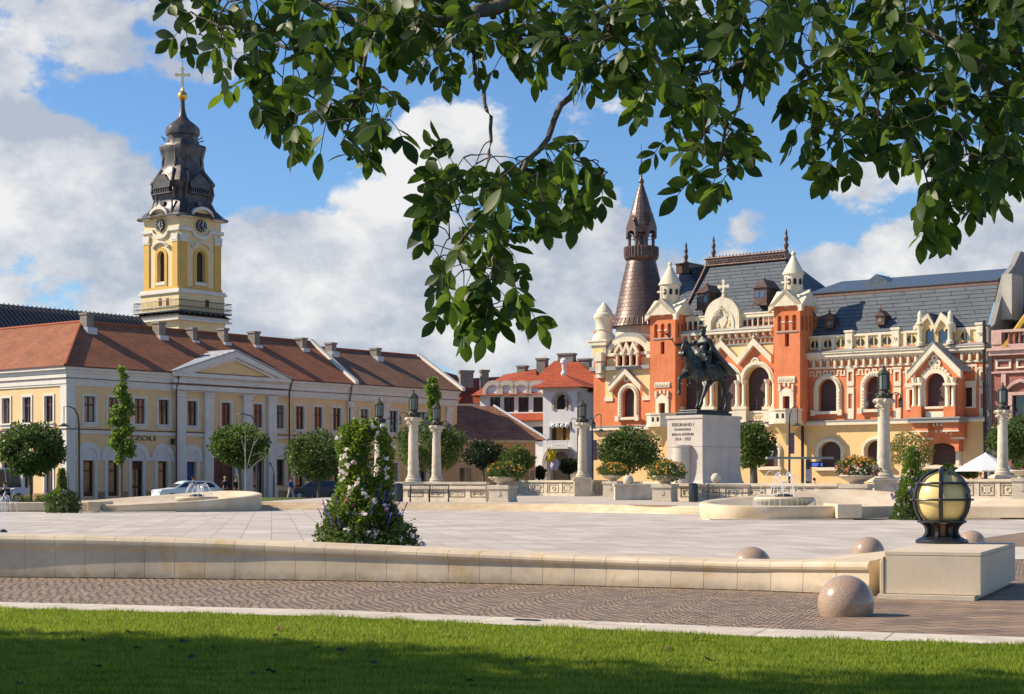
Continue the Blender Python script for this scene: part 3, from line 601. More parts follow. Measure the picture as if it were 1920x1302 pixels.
for k in range(10):
    u = (k+.5)/10; x = pa+(pc-pa)*u; z = 10.62+(pz+.56-10.62)*u; m.prism([(x-.05,z-.03),(x-.05,z+.09),(x+.05,z+.13),(x+.05,z)], -.8, 5.0)
part('pediment_roof', m, zinc, lb)
# drainpipes
for px, z1 in ((330, ZE), (541, ZE)):
    x = A.x(px); part('drainpipe', MB().tube([(x,-.5,z1),(x-.3*(1 if px==330 else 1),-.42,z1-1.2),(x-.3,-.42,3.0),(x-.3,-.42,0)], .075, 8), copper_red, lb)
part('drainpipe', MB().tube([(A.x(653),-.5,ZE-.1),(A.x(653),-.2,ZC),(A.x(653),-.2,0)], .06, 8), copper_red, lb)
# chimneys
for px, yt, yb, w in ((163,587,613,22),(298,604,628,20),(359,615,637,12),(418,616,640,14),(476,622,645,18),(565,634,651,15),(620,643,657,17),(704,653,666,16)):
    t = 4.6; x, z1 = A.xz(px, yt, t); z0 = A.z(px, yb+8, t)-.5; w = w*A.lam(px, t)/F*.75
    o = part('chimney', MB().box(x-w/2, x+w/2, t-.45, t+.45, z0, z1-.18).box(x-w/2-.08, x+w/2+.08, t-.53, t+.53, z1-.18, z1), chim, lb)
    part('flashing', MB().box(x-w/2-.12, x+w/2+.12, t-.75, t+.5, z0+.2, z0+.75), zinc, o)
# writing over the shop
gold = M('dark_letters', (.10,.07,.03), .5, .1, 5, 0)
text_part('lettering', 'ZZOLI', .52, gold, lb, (A.x(266), -.06, 4.95), depth=.03).data.transform(Matrix.Diagonal((1.9,1,1,1)))
o = part('round_sign', MB().prism([(A.x(549)+.42*math.cos(i*.3927), 4.95+.42*math.sin(i*.3927)) for i in range(16)], -.1, -.02), M('sign_yellow', (.75,.42,.04), .5, .05), lb)
text_part('sign_letters', 'BA', .5, M('sign_red', (.25,.03,.01), .5, .05), o, (A.x(549), -.12, 4.95), depth=.01)
part('wall_lantern', MB().box(A.x(322)-.15, A.x(322)+.15, -.5, -.1, 4.5, 5.0), iron, lb)

# ================================================================== CHURCH (nave + tower)
slate = tiles('dark_slate', (.045,.055,.065), (.06,.07,.08), .5, .45, (.02,.025,.03), .02, kz=1.6, var=.2, bump=.6)
ch = Fac(-60, 172, 50.9)
nave = thing('church_nave', 'dark ribbed metal roofed nave behind the long yellow townhouse', 'church nave', (ch.o.x, ch.o.y, 0), ch.a)
x1 = ch.x(262, 9); zr = ch.z(0, 570, 9)
part('wall', MB().box(-25, x1, .6, 17.4, 0, zr-7), M('church_yellow', (.66,.50,.24), .9, .06, .8, .1, 20, hue=(.72,.57,.31), stain=.15), nave)
m = MB().add([(-25,0,zr-7.2),(x1,0,zr-7.2),(x1,9,zr),(-25,9,zr),(-25,18,zr-7.2),(x1,18,zr-7.2)], [(0,1,2,3),(3,2,5,4),(1,5,2),(0,3,4)])
for k in range(90):
    x = -25 + k*(x1+25)/90; m.prismx([(0,zr-7.2),(0,zr-7.05),(9,zr+.15),(9,zr)], x, x+.09)
part('roof', m, M('nave_metal', (.05,.056,.065), .45, .2, 1, .1, 8, metal=.3), nave)

T = Fac(336, 210, 50.9); WT = 6.75; hw = WT/2
cy = M('church_cream', (.72,.56,.30), .9, .05, .8, .1, 20, hue=(.76,.61,.36), stain=.12); cor = M('church_ochre', (.62,.38,.09), .9, .08, 1, .1, 20, stain=.1)
cwh = M('church_white', (.66,.62,.54), .9, .07, 1, .1, 20, stain=.15); copper = M('dark_copper', (.065,.056,.056), .45, .35, 1.2, .4, 7, metal=.45, hue=(.13,.115,.11))
tw = thing('church_tower', 'yellow baroque church tower with clocks, a dark bulbous copper spire and a gilded cross', 'church tower', (T.o.x, T.o.y, 0), T.a)
# all coordinates: x 0..WT, y 0..WT ; helper sq(z0,z1,out)
def tz(y): return EYE + (HZ-y)/F*(210.2 + 4.5*max(0, min(1, (403-y)/60)))
def sq(m, z0, z1, o): return m.box(-o, WT+o, -o, WT+o, z0, z1)
def four(fn, parent, name, mat, smooth=None, sides=(0,1,2,3)):
    """build a piece for the front face (local x 0..WT, y=0 outward -y) on several faces as separate parts"""
    out = []
    for k in sides:
        m = MB(); fn(m); c = Matrix.Translation((hw,hw,0)) @ Matrix.Rotation(R(-90*k), 4, 'Z') @ Matrix.Translation((-hw,-hw,0))
        m.v = [tuple(c @ Vector(p)) for p in m.v]; out.append(part(name, m, mat, parent, smooth))
    return out
zt0, zt1, zcor = tz(549), tz(434), tz(401)
part('lower_shaft', sq(MB(), 0, tz(600), .35), cy, tw)
m = MB(); sq(m, tz(601), tz(598), 1.0); sq(m, tz(598), tz(592), .7); part('lower_cornice', m, cwh, tw)
part('skirt_roof', MB().lathe([(hw*1.414+1.4, tz(592)), (hw*1.414+.5, tz(586))], hw, hw, 4, 0, R(45)), copper, tw)
part('balcony_stage', sq(MB(), tz(588), zt0, .3), cy, tw)
m = MB(); sq(m, zt0, tz(545), .55); sq(m, tz(545), tz(541), .4); part('stage_cornice', m, cwh, tw)
# belfry walls with arched openings
whole = arch(hw, 1.35, tz(525), tz(467), 14)
def wall_fn(m): m.wall(rect(0, WT, tz(541), zcor-.1), [whole], 0, .6)
four(wall_fn, tw, 'belfry_wall', cy)
def pilf(a): return lambda m: m.box(a+.1, a+1.1, -.16, 0, tz(536), tz(452))
def pilc(a): return lambda m: m.box(a, a+1.2, -.24, 0, tz(452), tz(449)).prism([(a+.1,tz(449)),(a-.05,tz(437)),(a+1.25,tz(437)),(a+1.1,tz(449))], -.28, 0)
def basef(m): m.box(0, WT, -.2, 0, tz(541), tz(536))
for a in (.05, WT-1.25): four(pilf(a), tw, 'pilaster', cor); four(pilc(a), tw, 'capital', cwh)
four(basef, tw, 'base_band', cor)
def surf(m):
    m.ring(arch(hw, 2.3, tz(535), tz(461), 14), arch(hw, 1.35, tz(525), tz(467), 14), -.12, .02, closed=False); m.box(hw-1.15, hw+1.15, -.1, 0, tz(536), tz(533))
four(surf, tw, 'window_surround', cor)
def hood(m):
    c = arch(hw, 2.5, tz(462), tz(449), 12, .6)[1:-1]; d = arch(hw, 2.5, tz(462), tz(452), 12, .6)[1:-1]
    m.ring([(hw-1.6,tz(457))]+c+[(hw+1.6,tz(457))], [(hw-1.6,tz(460))]+d+[(hw+1.6,tz(460))], -.35, 0, closed=False); m.box(hw-.95, hw+.95, -.16, 0, tz(532), tz(526.5))
four(hood, tw, 'window_hood', cwh)
for o in four(lambda m: m.prism(arch(hw, 1.33, tz(525), tz(467)-.01, 14), .4, .45), tw, 'louvre_window', M('louvre', (.05,.032,.022), .7, .2, 4, .3)): pass
# entablature with the dip round the clock, clock arch, roof edge
zc_ = tz(419); cr = .78
def ent(m):
    n = 14; up_ = [(-.25,tz(425)), (hw-1.7,tz(425))] + [(hw - 1.45*math.cos(math.pi*i/n), tz(425) - .85*math.sin(math.pi*i/n)) for i in range(n+1)] + [(hw+1.7,tz(425)), (WT+.25,tz(425))]
    lo_ = [(x, z-.42) for x, z in up_]; m.ring(up_, lo_, -.28, 0, closed=False)
four(ent, tw, 'entablature', cwh)
def clockarch(m, dz=0, th=.38, o=-.62):
    n = 14; up_ = [(-.62,zcor+dz), (hw-1.95,zcor+dz)] + [(hw - 1.7*math.cos(math.pi*i/n), zcor+dz + 1.15*math.sin(math.pi*i/n)) for i in range(n+1)] + [(hw+1.95,zcor+dz), (WT+.62,zcor+dz)]
    m.ring(up_, [(x, z-th) for x, z in up_], o, .02, closed=False)
four(clockarch, tw, 'roof_cornice', cwh)
four(lambda m: m.prism([(hw-1.7,zcor-.4)] + [(hw - 1.6*math.cos(math.pi*i/12), zcor-.4 + 1.2*math.sin(math.pi*i/12)) for i in range(13)], -.2, .5), tw, 'clock_panel', cy)
for k in range(4):
    c = Matrix.Translation((hw,hw,0)) @ Matrix.Rotation(R(-90*k), 4, 'Z') @ Matrix.Translation((-hw,-hw,0))
    def put(name, m, mat, parent):
        m.v = [tuple(c @ Vector(p)) for p in m.v]; return part(name, m, mat, parent)
    ck = put('clock', MB().prism([(hw+cr*math.cos(i*.2618), zc_+cr*math.sin(i*.2618)) for i in range(24)], -.36, -.18), M('clock_black', (.012,.014,.02), .4, .1), tw)
    m = MB()
    for h_ in range(12):
        a = R(h_*30); m.line([(hw+.56*math.cos(a), zc_+.56*math.sin(a)), (hw+.72*math.cos(a), zc_+.72*math.sin(a))], .07, -.40, -.362)
    put('numerals', m, cwh, ck)
    put('clock_hand', MB().line([(hw,zc_),(hw+.15,zc_+.52)], .09, -.42, -.40), cwh, ck); put('clock_hand', MB().line([(hw-.1,zc_+.15),(hw+.38,zc_-.5)], .07, -.44, -.42), cwh, ck)
# spire: section rounds from square to octagon
spro = [(404,4.25,0),(398,3.7,0),(388,3.15,.12),(376,2.85,.3),(368,2.85,.35),(352,3.05,.35),(346,3.25,.35),(342,3.1,.35),(332,2.7,.4),(322,2.32,.5),(314,2.25,.6),(300,2.2,.6),(288,2.35,.6),(279,2.5,.6),(274,2.35,.6),(272,1.85,.8),(262,1.7,.9),(257,1.75,1),(254,1.95,1),(248,2.0,1),(240,1.9,1),(232,1.35,1),(226,.85,1),(220,.55,1),(214,.42,1),(205,.3,1),(194,.25,1),(188,.28,1)]
vs = []; NS = 32
for y, r, q in spro:
    for i in range(NS):
        a = 2*math.pi*i/NS; cs, sn = math.cos(a), math.sin(a)
        sqr = r*1.0/max(abs(cs), abs(sn)); e = min(sqr, r*1.12); rad = (1-q)*min(sqr, r*1.36) + q*(r*1.05)
        rad *= 1 + (.035*math.cos(8*a) if 230 < y < 275 else 0)
        vs.append((hw + rad*cs, hw + rad*sn, tz(y)))
fs = [(k*NS+i, k*NS+(i+1) % NS, (k+1)*NS+(i+1) % NS, (k+1)*NS+i) for k in range(len(spro)-1) for i in range(NS)]
sp_ = part('spire', MB().add(vs, fs + [tuple(range((len(spro)-1)*NS, len(spro)*NS))]), copper, tw, smooth=35)
def orn(m):
    # gabled dormer of the lower bulb with a row of small balusters, scrolls and oval windows
    m.prism([(hw-1.9,tz(356)),(hw-1.9,tz(348)),(hw-1.0,tz(340)),(hw-.4,tz(334)),(hw+.4,tz(334)),(hw+1.0,tz(340)),(hw+1.9,tz(348)),(hw+1.9,tz(356))], hw-4.15, hw-3)
    m.box(hw-2.0, hw+2.0, hw-4.3, hw-3, tz(357), tz(355)); m.box(hw-2.1, hw+2.1, hw-4.2, hw-3, tz(366), tz(364))
    for i in range(9): m.box(hw-1.7+i*.4, hw-1.55+i*.4, hw-4.2, hw-3.9, tz(364), tz(357))
    m.ring([(hw+.55*math.cos(i*.3927), tz(308)+.95*math.sin(i*.3927)) for i in range(16)], [(hw+.42*math.cos(i*.3927), tz(308)+.8*math.sin(i*.3927)) for i in range(16)], hw-2.72, hw-2.3)
    m.ring([(hw+.42*math.cos(i*.3927), tz(281)+.42*math.sin(i*.3927)) for i in range(16)], [(hw+.3*math.cos(i*.3927), tz(281)+.3*math.sin(i*.3927)) for i in range(16)], hw-2.9, hw-2.3)
    for s_ in (-1, 1):
        m.tube([(hw+s_*1.3,hw-2.6,tz(318)),(hw+s_*1.5,hw-2.7,tz(308)),(hw+s_*1.3,hw-2.6,tz(296)),(hw+s_*1.5,hw-2.75,tz(284)),(hw+s_*1.3,hw-2.7,tz(275))], .13, 6)
        m.tube([(hw+s_*2.3,hw-3.6,tz(372)),(hw+s_*2.5,hw-3.9,tz(360)),(hw+s_*2.2,hw-3.9,tz(346)),(hw+s_*1.6,hw-3.2,tz(330)),(hw+s_*1.35,hw-2.9,tz(322))], .22, 6)
        m.tube([(hw+s_*2.9,hw-4.6,tz(400)),(hw+s_*2.3,hw-4.0,tz(388)),(hw+s_*2.0,hw-3.8,tz(374))], .16, 6)
    m.box(hw-.4, hw+.4, hw-4.0, hw-3.4, tz(384), tz(378))
    m.v = [((x-hw)*.84+hw, (y-hw)*.82+hw, z) for x, y, z in m.v]
four(orn, sp_, 'spire_ornament', copper)
m = MB()
for i in range(8):
    a = R(45*i+22.5); m.tube([(hw+2.1*math.cos(a),hw+2.1*math.sin(a),tz(264)),(hw+2.6*math.cos(a),hw+2.6*math.sin(a),tz(262)),(hw+2.7*math.cos(a),hw+2.7*math.sin(a),tz(259))], .07, 5)
    for r_, y in ((4.3 if i % 2 else 3.8, 403),): m.tube([(hw+r_*math.cos(R(45*i+45))*1.2,hw+r_*math.sin(R(45*i+45))*1.2,tz(y)),(hw+r_*1.3*math.cos(R(45*i+45)),hw+r_*1.3*math.sin(R(45*i+45)),tz(y-3))], .06, 5)
part('hooks', m, copper, sp_)
gild = M('gilding', (.80,.48,.12), .3, .1, 3, .05, metal=.9)
part('gilt_ball', MB().ball((hw,hw,tz(180.5)), .62, 20, m=12), gild, tw, smooth=60)
m = MB(); c0 = tz(171); m.lathe([(.3,0),(.18,.3),(.12,.5)], hw, hw, 8, c0)
m.m = Matrix.Translation((hw,hw,0)) @ Matrix.Rotation(R(-50), 4, 'Z') @ Matrix.Translation((-hw,-hw,0))
m.box(hw-.14, hw+.14, hw-.1, hw+.1, c0+.3, tz(128)).box(hw-.72, hw+.72, hw-.098, hw+.098, tz(143), tz(138.5))
for x, z in ((hw-.75, tz(140.7)), (hw+.75, tz(140.7)), (hw, tz(129))): m.prism([(x+.24*math.cos(i*.785), z+.24*math.sin(i*.785)) for i in range(8)], hw-.11, hw+.11)
part('cross', m, M('pale_gilt', (.90,.74,.42), .5, .05, 3, .02, metal=.15), tw)
part('lightning_rod', MB().tube([(hw,hw,tz(128)),(hw,hw,tz(113))], .03, 5), iron, tw)
# balcony
bo = .95
m = MB()
for z in (tz(583), tz(575), tz(563.5)): m.tube([(-bo,-bo,z),(WT+bo,-bo,z),(WT+bo,WT+bo,z),(-bo,WT+bo,z),(-bo,-bo,z)], .05, 5)
n = 34
for i in range(n+1):
    u = -bo + (WT+2*bo)*i/n
    for q in ((u,-bo),(-bo,u),(u,WT+bo),(WT+bo,u)): m.tube([(q[0],q[1],tz(583)),(q[0],q[1],tz(563.5))], .022, 4)
part('balcony_railing', m, iron, tw)
m = MB(); m.prismz([(-bo,-bo),(WT+bo,-bo),(WT+bo,WT+bo),(-bo,WT+bo)], tz(585), tz(583.5))
for i in range(9):
    u = WT*i/8; m.prismx([(-.3,tz(592)),(-bo+.1,tz(585)),(-.3,tz(585))], u-.05, u+.05)
    m.prism([(-.3,tz(592)),(-bo+.1,tz(585)),(-.3,tz(585))], u-.05, u+.05)
part('balcony_floor', m, dark_metal, tw)
for x, y, w in ((3.9,-.32,.5),):
    part('small_window', MB().box(x, x+.6, -.34, -.3, tz(572), tz(558)).box(-.34, -.3, 1.6, 2.1, tz(572), tz(558)).box(-.34, -.3, 3.0, 3.5, tz(571), tz(557)), door_brown, tw)
# ================================================================== ORANGE PALACE (right)
B = Fac(1508, 140, -37.6)
orange = M('orange_stucco', (.66,.18,.065), .85, .08, .8, .12, 25, hue=(.72,.235,.10), stain=.28)
paly = M('palace_yellow', (.78,.51,.22), .88, .05, .7, .15, 18, hue=(.81,.55,.255), stain=.12)
pwh = M('palace_cream', (.72,.62,.44), .8, .07, 1.5, .25, 25, hue=(.78,.70,.53), stain=.32)
blind = tiles('brown_blind', (.105,.062,.052), (.095,.055,.047), 8, .12, (.05,.03,.028), .012, kz=1, var=.12, bump=.5, rough=.6)
pslate = tiles('palace_slate', (.10,.115,.13), (.115,.13,.145), 2.6, .42, (.03,.035,.04), .03, kz=1.25, var=.2, bump=.9, vscale=.8, rough=.55, bdist=.08)
bronze = M('brown_copper', (.13,.075,.055), .42, .3, 2, .2, 10, metal=.45, hue=(.19,.12,.095))
bronze_t = tiles('copper_scales', (.115,.08,.068), (.165,.115,.098), .42, .36, (.08,.05,.04), .02, kz=1, var=.35, bump=.6, vscale=.4, rough=.42)
bronze_t.node_tree.nodes['Principled BSDF'].inputs['Metallic'].default_value = .35
ledge_m = M('ledge_grey', (.30,.29,.27), .8, .1, 2, .1)
pal = thing('palace', 'orange and yellow neo-gothic palace with white carved trim, slate roofs and a copper cone tower', 'palace', (B.o.x, B.o.y, 0), B.a)
def bx(px, t=0): return B.x(px, t)
def bz(px, py, t=0): return B.z(px, py, t)
def solid(name, mat, parent=pal, bevel=0, **k):
    def f(m): return part(name, m, mat, parent, bevel=bevel, **k)
    return f
def arched_window(px, w, yb, yt, t=0, surround=.42, y_sb=None, style='dots', hole_only=False, parent=None, flat=1.0, dep=.45, feet=True):
    x = bx(px, t); z0 = bz(px, yb, t); z1 = bz(px, yt, t); h = arch(x, w, z0, z1, 16, flat)
    o = part('window', MB().ring(arch(x, w+2*surround, z0-.02, z1+surround, 16, flat), h, t-.14, t+.02, closed=False).ring(arch(x, w+2*surround-.2, z0, z1+surround-.1, 16, flat), arch(x, w+.16, z0, z1+.08, 16, flat), t-.20, t-.12, closed=False), pwh, parent or pal)
    if style == 'dots':
        m = MB(); n = 15
        for i in range(n):
            a = math.pi*(i+.5)/n; r = w/2+surround*.52; m.box(x-r*math.cos(a)-.05, x-r*math.cos(a)+.05, t-.25, t-.19, z1-w/2*flat+r*math.sin(a)*flat-.05, z1-w/2*flat+r*math.sin(a)*flat+.05)
        k = int((z1-w/2*flat-z0)/.26)
        for i in range(k):
            for s_ in (-1, 1): r = w/2+surround*.52; m.box(x+s_*r-.05, x+s_*r+.05, t-.25, t-.19, z0+.1+i*.26, z0+.2+i*.26)
        q = part('dentils', m, pwh, o); q['kind'] = 'stuff'
    part('sill', MB().box(x-w/2-surround-.1, x+w/2+surround+.1, t-.36, t+.02, z0-.28, z0-.03) if not feet else MB().box(x-w/2-surround-.1, x+w/2+surround+.1, t-.3, t+.02, z0-.26, z0-.03).box(x-w/2-surround-.16, x-w/2-surround+.22, t-.38, t-.301, z0-.38, z0+.1).box(x+w/2+surround-.22, x+w/2+surround+.16, t-.38, t-.301, z0-.38, z0+.1), pwh, o)
    part('blind', MB().prism([(a, b) for a, b in arch(x, w+.04, z0-.02, z1+.02, 16, flat)], t+dep-.05, t+dep), blind, o)
    return h
def gable_trim(parent, name, pa_, pk, pb_, w, y0, y1, mat=None, over=.2):
    """inverted V moulding from foot a over apex k to foot b"""
    a, k, b = Vector(pa_), Vector(pk), Vector(pb_)
    outer = [tuple(a), tuple(k), tuple(b)]; d1 = (k-a).normalized(); d2 = (b-k).normalized()
    hgt = w/abs(d1.x); return part(name, MB().prism([tuple(a), tuple(k), tuple(b), (b.x, b.y-hgt), (k.x, k.y-hgt), (a.x, a.y-hgt)], y0, y1), mat or pwh, parent)
XE = bx(1850); ZL = bz(1508, 790); ZLb = bz(1508, 799); ZCn = bz(1508, 676); ZCt = bz(1508, 663.5); ZP0 = bz(1508, 657); ZP1 = bz(1508, 631.5)
# ---------------- right wing
h1 = arched_window(1552.5, 1.62, 771, 711); h2 = arched_window(1641, 1.62, 767, 706)
g1 = arched_window(1557, 1.95, 876, 828, surround=.3, style='', flat=.8, feet=False); g2 = arched_window(1644, 1.9, 873, 826, surround=.3, style='', flat=.8, feet=False); g3 = arched_window(1769, 2.1, 872, 823, surround=.42, style='', flat=.75, feet=False)
g0 = arched_window(1445, 1.5, 875, 833, t=-.0, surround=.3, style='', flat=.8, feet=False)
xs1, xs2 = bx(1711.5), bx(1815.5)
hs1 = rect(xs1-.25, xs1+.25, bz(1711,766), bz(1711,731)); hs2 = rect(xs2-.36, xs2+.36, bz(1815,763), bz(1815,727))
XC0 = bx(1283)   # left end of the central block
XL0 = bx(1113)   # left end of the palace
part('ground_floor', MB().wall(rect(XL0, XE, -.3, ZLb), [g0, g1, g2, g3], 0, .45), paly, pal)
part('upper_wall', MB().wall(rect(bx(1500), XE, ZLb, ZP0), [h1, h2, hs1, hs2], 0, .4), orange, pal)
part('ledge', MB().box(XL0-.1, XE, -.45, 0, ZLb, ZL-.12), pwh, pal); part('ledge_flashing', MB().box(XL0-.15, XE, -.5, 0, ZL-.118, ZL), ledge_m, pal)
part('inner_wall', MB().box(XL0+.1, XE-.1, .5, .9, 0, ZP0).box(XE-.4, XE-.001, .9, 14, 0, ZP0).box(XL0+.001, XL0+.4, .9, 14, 0, ZP0), paly, pal)
for xs, hh, wd in ((xs1, hs1, .5), (xs2, hs2, .72)):
    z0, z1 = hh[0][1], hh[1][1]
    o = part('side_window', MB().ring(rect(xs-wd/2-.28, xs+wd/2+.3, z0-.12, z1+.18), hh, -.13, .02).box(xs-wd/2-.36, xs+wd/2+.38, -.2, -.131, z1+.18, z1+.5).ring(rect(xs-wd/2-.34, xs+wd/2+.36, z1+.5, z1+1.75), rect(xs-wd/2-.2, xs+wd/2+.22, z1+.52, z1+1.6), -.08, .01), pwh, pal)
    part('blind', MB().box(xs-wd/2-.02, xs+wd/2+.02, .34, .38, z0, z1), blind, o)
# vertical strips
for px in (1595, 1683, 1843):
    x = bx(px); w = .62 if px < 1800 else .55
    za, zb, zc_2, zd = bz(px, 692), bz(px, 722), bz(px, 727), bz(px, 786)
    m = MB().ring(rect(x-w/2, x+w/2, zb, za), rect(x-w/2+.14, x+w/2-.14, zb+.3, za-.25), -.1, 0).ring(rect(x-w/2, x+w/2, zd+.0, zc_2), rect(x-w/2+.14, x+w/2-.14, zd+.85, zc_2-.5), -.1, 0)
    m.prism([(x-w/2,zb),(x-w/2+.1,zb-.15),(x-.1,zb-.05),(x,zb-.15),(x+.1,zb-.05),(x+w/2-.1,zb-.15),(x+w/2,zb)], -.1, 0).box(x-w/2-.1, x+w/2+.1, -.13, 0, za, za+.14)
    part('wall_strip', m, pwh, pal)
# cornice, brackets, meander
def cornice(x0, x1, t=0, name='cornice', skip=None):
    part(name, MB().box(x0, x1, t-.62, t, ZCt-.16, ZCt).box(x0, x1, t-.52, t, ZCt-.42, ZCt-.16).box(x0, x1, t-.36, t, ZCn, ZCt-.42), pwh, pal)
    part('cornice_flashing', MB().add([(x0,t-.66,ZCt),(x1,t-.66,ZCt),(x1,t+.3,ZP0),(x0,t+.3,ZP0),(x0,t-.66,ZCt-.03),(x1,t-.66,ZCt-.03)], [(0,1,2,3),(4,5,1,0)]), ledge_m, pal)
    m = MB(); n = max(2, int((x1-x0)/.62)); zb = ZCn-.62
    for i in range(n+1):
        x = x0 + (x1-x0)*i/n
        if skip and skip[0] < x < skip[1]: continue
        m.box(x-.09, x+.09, t-.3, t, zb, ZCn-.001)
        if i < n: m.prism([(x+.18,ZCn-.001),(x+.31,ZCn-.25),(x+.44,ZCn-.001)], t-.2, t)
    q = part('brackets', m, pwh, pal); q['kind'] = 'stuff'
    if skip:
        for a, b in ((x0, skip[0]), (skip[1], x1)): part('bracket_band', MB().box(a, b, t-.14, t, zb-.16, zb-.001), pwh, pal)
    else: part('bracket_band', MB().box(x0, x1, t-.14, t, zb-.16, zb-.001), pwh, pal)
XB0, XB1 = bx(1716, -1.5), bx(1797, -1.5)
cornice(bx(1502), XE, skip=(XB0+.1, XB1-.3))
def meander(x0, x1):
    z0 = ZCn-1.35; z1 = z0+.38; x = x0; pts = [(x, z0)]; up_ = False
    while x < x1 - .3:
        x += .31; pts.append((x, z1 if up_ else z0)); up_ = not up_; pts.append((x, z1 if up_ else z0))
    pts.append((x1, z1 if up_ else z0)); m = MB(); w = .1
    for (a, b), (c, d) in zip(pts, pts[1:]):
        if a == c: m.box(a-w/2, a+w/2, -.06, 0, min(b,d)-w/2, max(b,d)+w/2)
        else: m.box(a+w/2, c-w/2, -.06, 0, b-w/2, b+w/2)
    part('meander_trim', m, pwh, pal)
meander(bx(1513), bx(1586)); meander(bx(1604), bx(1674)); meander(bx(1692), bx(1714)); meander(bx(1801), bx(1836))
# parapet
part('parapet', MB().box(bx(1506), XE-.05, .12, .36, ZP0-.1, ZP1-.2), M('parapet_yellow', (.74,.56,.28), .88, .05, .7, .1, 20, stain=.1), pal)
part('parapet_coping', MB().box(bx(1504), XE, .0, .5, ZP1-.2, ZP1), pwh, pal)
prs = [1507, 1537, 1562, 1592, 1625, 1649, 1679, 1697, 1816, 1838]
for px in prs:
    big_ = px in (1592, 1679, 1838); x = bx(px); w = .62 if big_ else .26
    m = MB().box(x-w/2, x+w/2, -.02 if not big_ else -.1, .4, ZP0-.1, ZP1-.2 if not big_ else ZP1+.12)
    if big_: m.box(x-w/2-.08, x+w/2+.08, -.16, .5, ZP1+.12, ZP1+.3).ring([(x+.14*math.cos(i*.785), (ZP0+ZP1)/2+.14*math.sin(i*.785)) for i in range(8)], [(x+.08*math.cos(i*.785), (ZP0+ZP1)/2+.08*math.sin(i*.785)) for i in range(8)], -.16, -.1)
    part('parapet_pier', m, pwh, pal)
m = MB()
for px in (1527, 1551, 1575, 1612, 1637, 1662, 1708, 1808):
    x = bx(px); zc = (ZP0+ZP1)/2-.12
    for s_ in (-1, 1): m.prism([(x+s_*.08,zc-.32),(x+s_*.08,zc+.32),(x+s_*.2,zc+.25),(x+s_*.36,zc+.0),(x+s_*.34,zc-.15),(x+s_*.2,zc-.28)], .08, .119)
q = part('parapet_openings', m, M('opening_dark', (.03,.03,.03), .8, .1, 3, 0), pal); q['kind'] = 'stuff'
# ---------------- oriel bay
tb = -1.5; xa, xb = XB0, XB1; xk = bx(1753, tb); zk = bz(1753, 650, tb); zfl = bz(1712, 700, tb); xbw = bx(1754.5, tb)
wz0, wz1 = bz(1754, 762, tb), bz(1754, 700, tb)
hb = arch(xbw, 1.6, wz0, wz1, 16)
zbb = bz(1754, 783, tb)
m = MB().wall([(xa,zbb),(xa,zfl),(xk,zk-.1),(xb,zfl),(xb,zbb)], [hb], tb, .5, thick=1.5); part('oriel_wall', m, orange, pal)
o = part('oriel_window', MB().ring(arch(xbw, 2.2, wz0, wz1+.34, 16), hb, tb-.14, tb+.02, closed=False), pwh, pal)
part('blind', MB().prism(arch(xbw, 1.64, wz0-.02, wz1+.02, 16), tb+.42, tb+.47), blind, o)
m = MB()
for i in range(13):
    a = math.pi*(i)/12; r = 1.18; cx_, cz_ = xbw-r*math.cos(a), wz1-.71+r*math.sin(a); m.prism([(cx_+.15*math.cos(j), cz_+.15*math.sin(j)) for j in (0,1.05,2.1,3.14,4.2,5.25)], tb-.12, tb)
q = part('arch_scallops', m, pwh, o); q['kind'] = 'stuff'
part('balustrade', MB().box(xbw-.9, xbw+.9, tb-.2, tb+.1, wz0-.2, wz0-.02).box(xbw-.8, xbw+.8, tb-.08, tb+.0, wz0-.95, wz0-.4), pwh, o)
for px in (1716.5, 1727.5, 1779.5, 1790):
    x = bx(px, tb)
    part('column', MB().lathe([(.2,0),(.2,.12),(.15,.18),(.15,1.78),(.2,1.86),(.24,2.1),(.26,2.25)], x, tb-.22, 10, bz(px, 763, tb)), pwh, pal, smooth=40)
for pa_, pb_ in ((1711.5,1732),(1774,1795.5)):
    x0, x1 = bx(pa_, tb), bx(pb_, tb); part('oriel_pedestal', MB().box(x0, x1, tb-.5, tb, zbb, bz(pa_,763,tb)), orange, pal); part('oriel_capital_band', MB().box(x0-.05, x1+.05, tb-.52, tb, bz(pa_,723,tb)-.02, bz(pa_,723,tb)+.16), pwh, pal)
gable_trim(pal, 'oriel_gable', (xa-.45, zfl+.05), (xk, zk+.28), (xb+.35, zfl+.05), .42, tb-.45, tb+.0)
part('oriel_roof', MB().prism([(xa-.5, zfl+.08), (xk, zk+.36), (xb+.4, zfl+.08), (xb+.4, zfl), (xk, zk+.26), (xa-.5, zfl)], tb-.5, 0), ledge_m, pal)
m = MB(); zt_ = bz(1753, 678, tb)
for a in (0, 2.09, 4.19): cx_, cz_ = xk+.26*math.sin(a), zt_+.26*math.cos(a); m.ring([(cx_+.28*math.cos(i*.63), cz_+.28*math.sin(i*.63)) for i in range(10)], [(cx_+.1*math.cos(i*.63), cz_+.1*math.sin(i*.63)) for i in range(10)], tb-.1-.002*a, tb)
part('trefoil', m, pwh, pal)
part('oriel_ledge', MB().box(xa-.35, xb+.3, tb-.62, -.02, zbb-.42, zbb-.12).box(xa-.45, xb+.4, tb-.72, -.01, zbb-.12, zbb), ledge_m, pal)
zc1 = bz(1760, 822, -.7)
m = MB()
for a, b in ((xa-.1, xa+1.15), (xb-1.1, xb+.1)):
    m.box(a, b, tb-.3, 0, zbb-1.05, zbb-.42).box(a+.3, b+.0, -.95, 0, zc1, zbb-1.051)
part('oriel_corbel', m, orange, pal)
m = MB()
for (a, b) in ((xa-.15, xa+1.2), (xb-1.15, xb+.15)): m.box(a, b, tb-.34, tb-.1, zbb-1.12, zbb-1.0); m.box(a+.3, b+.05, -1.0, -.8, zc1-.1, zc1+.05)
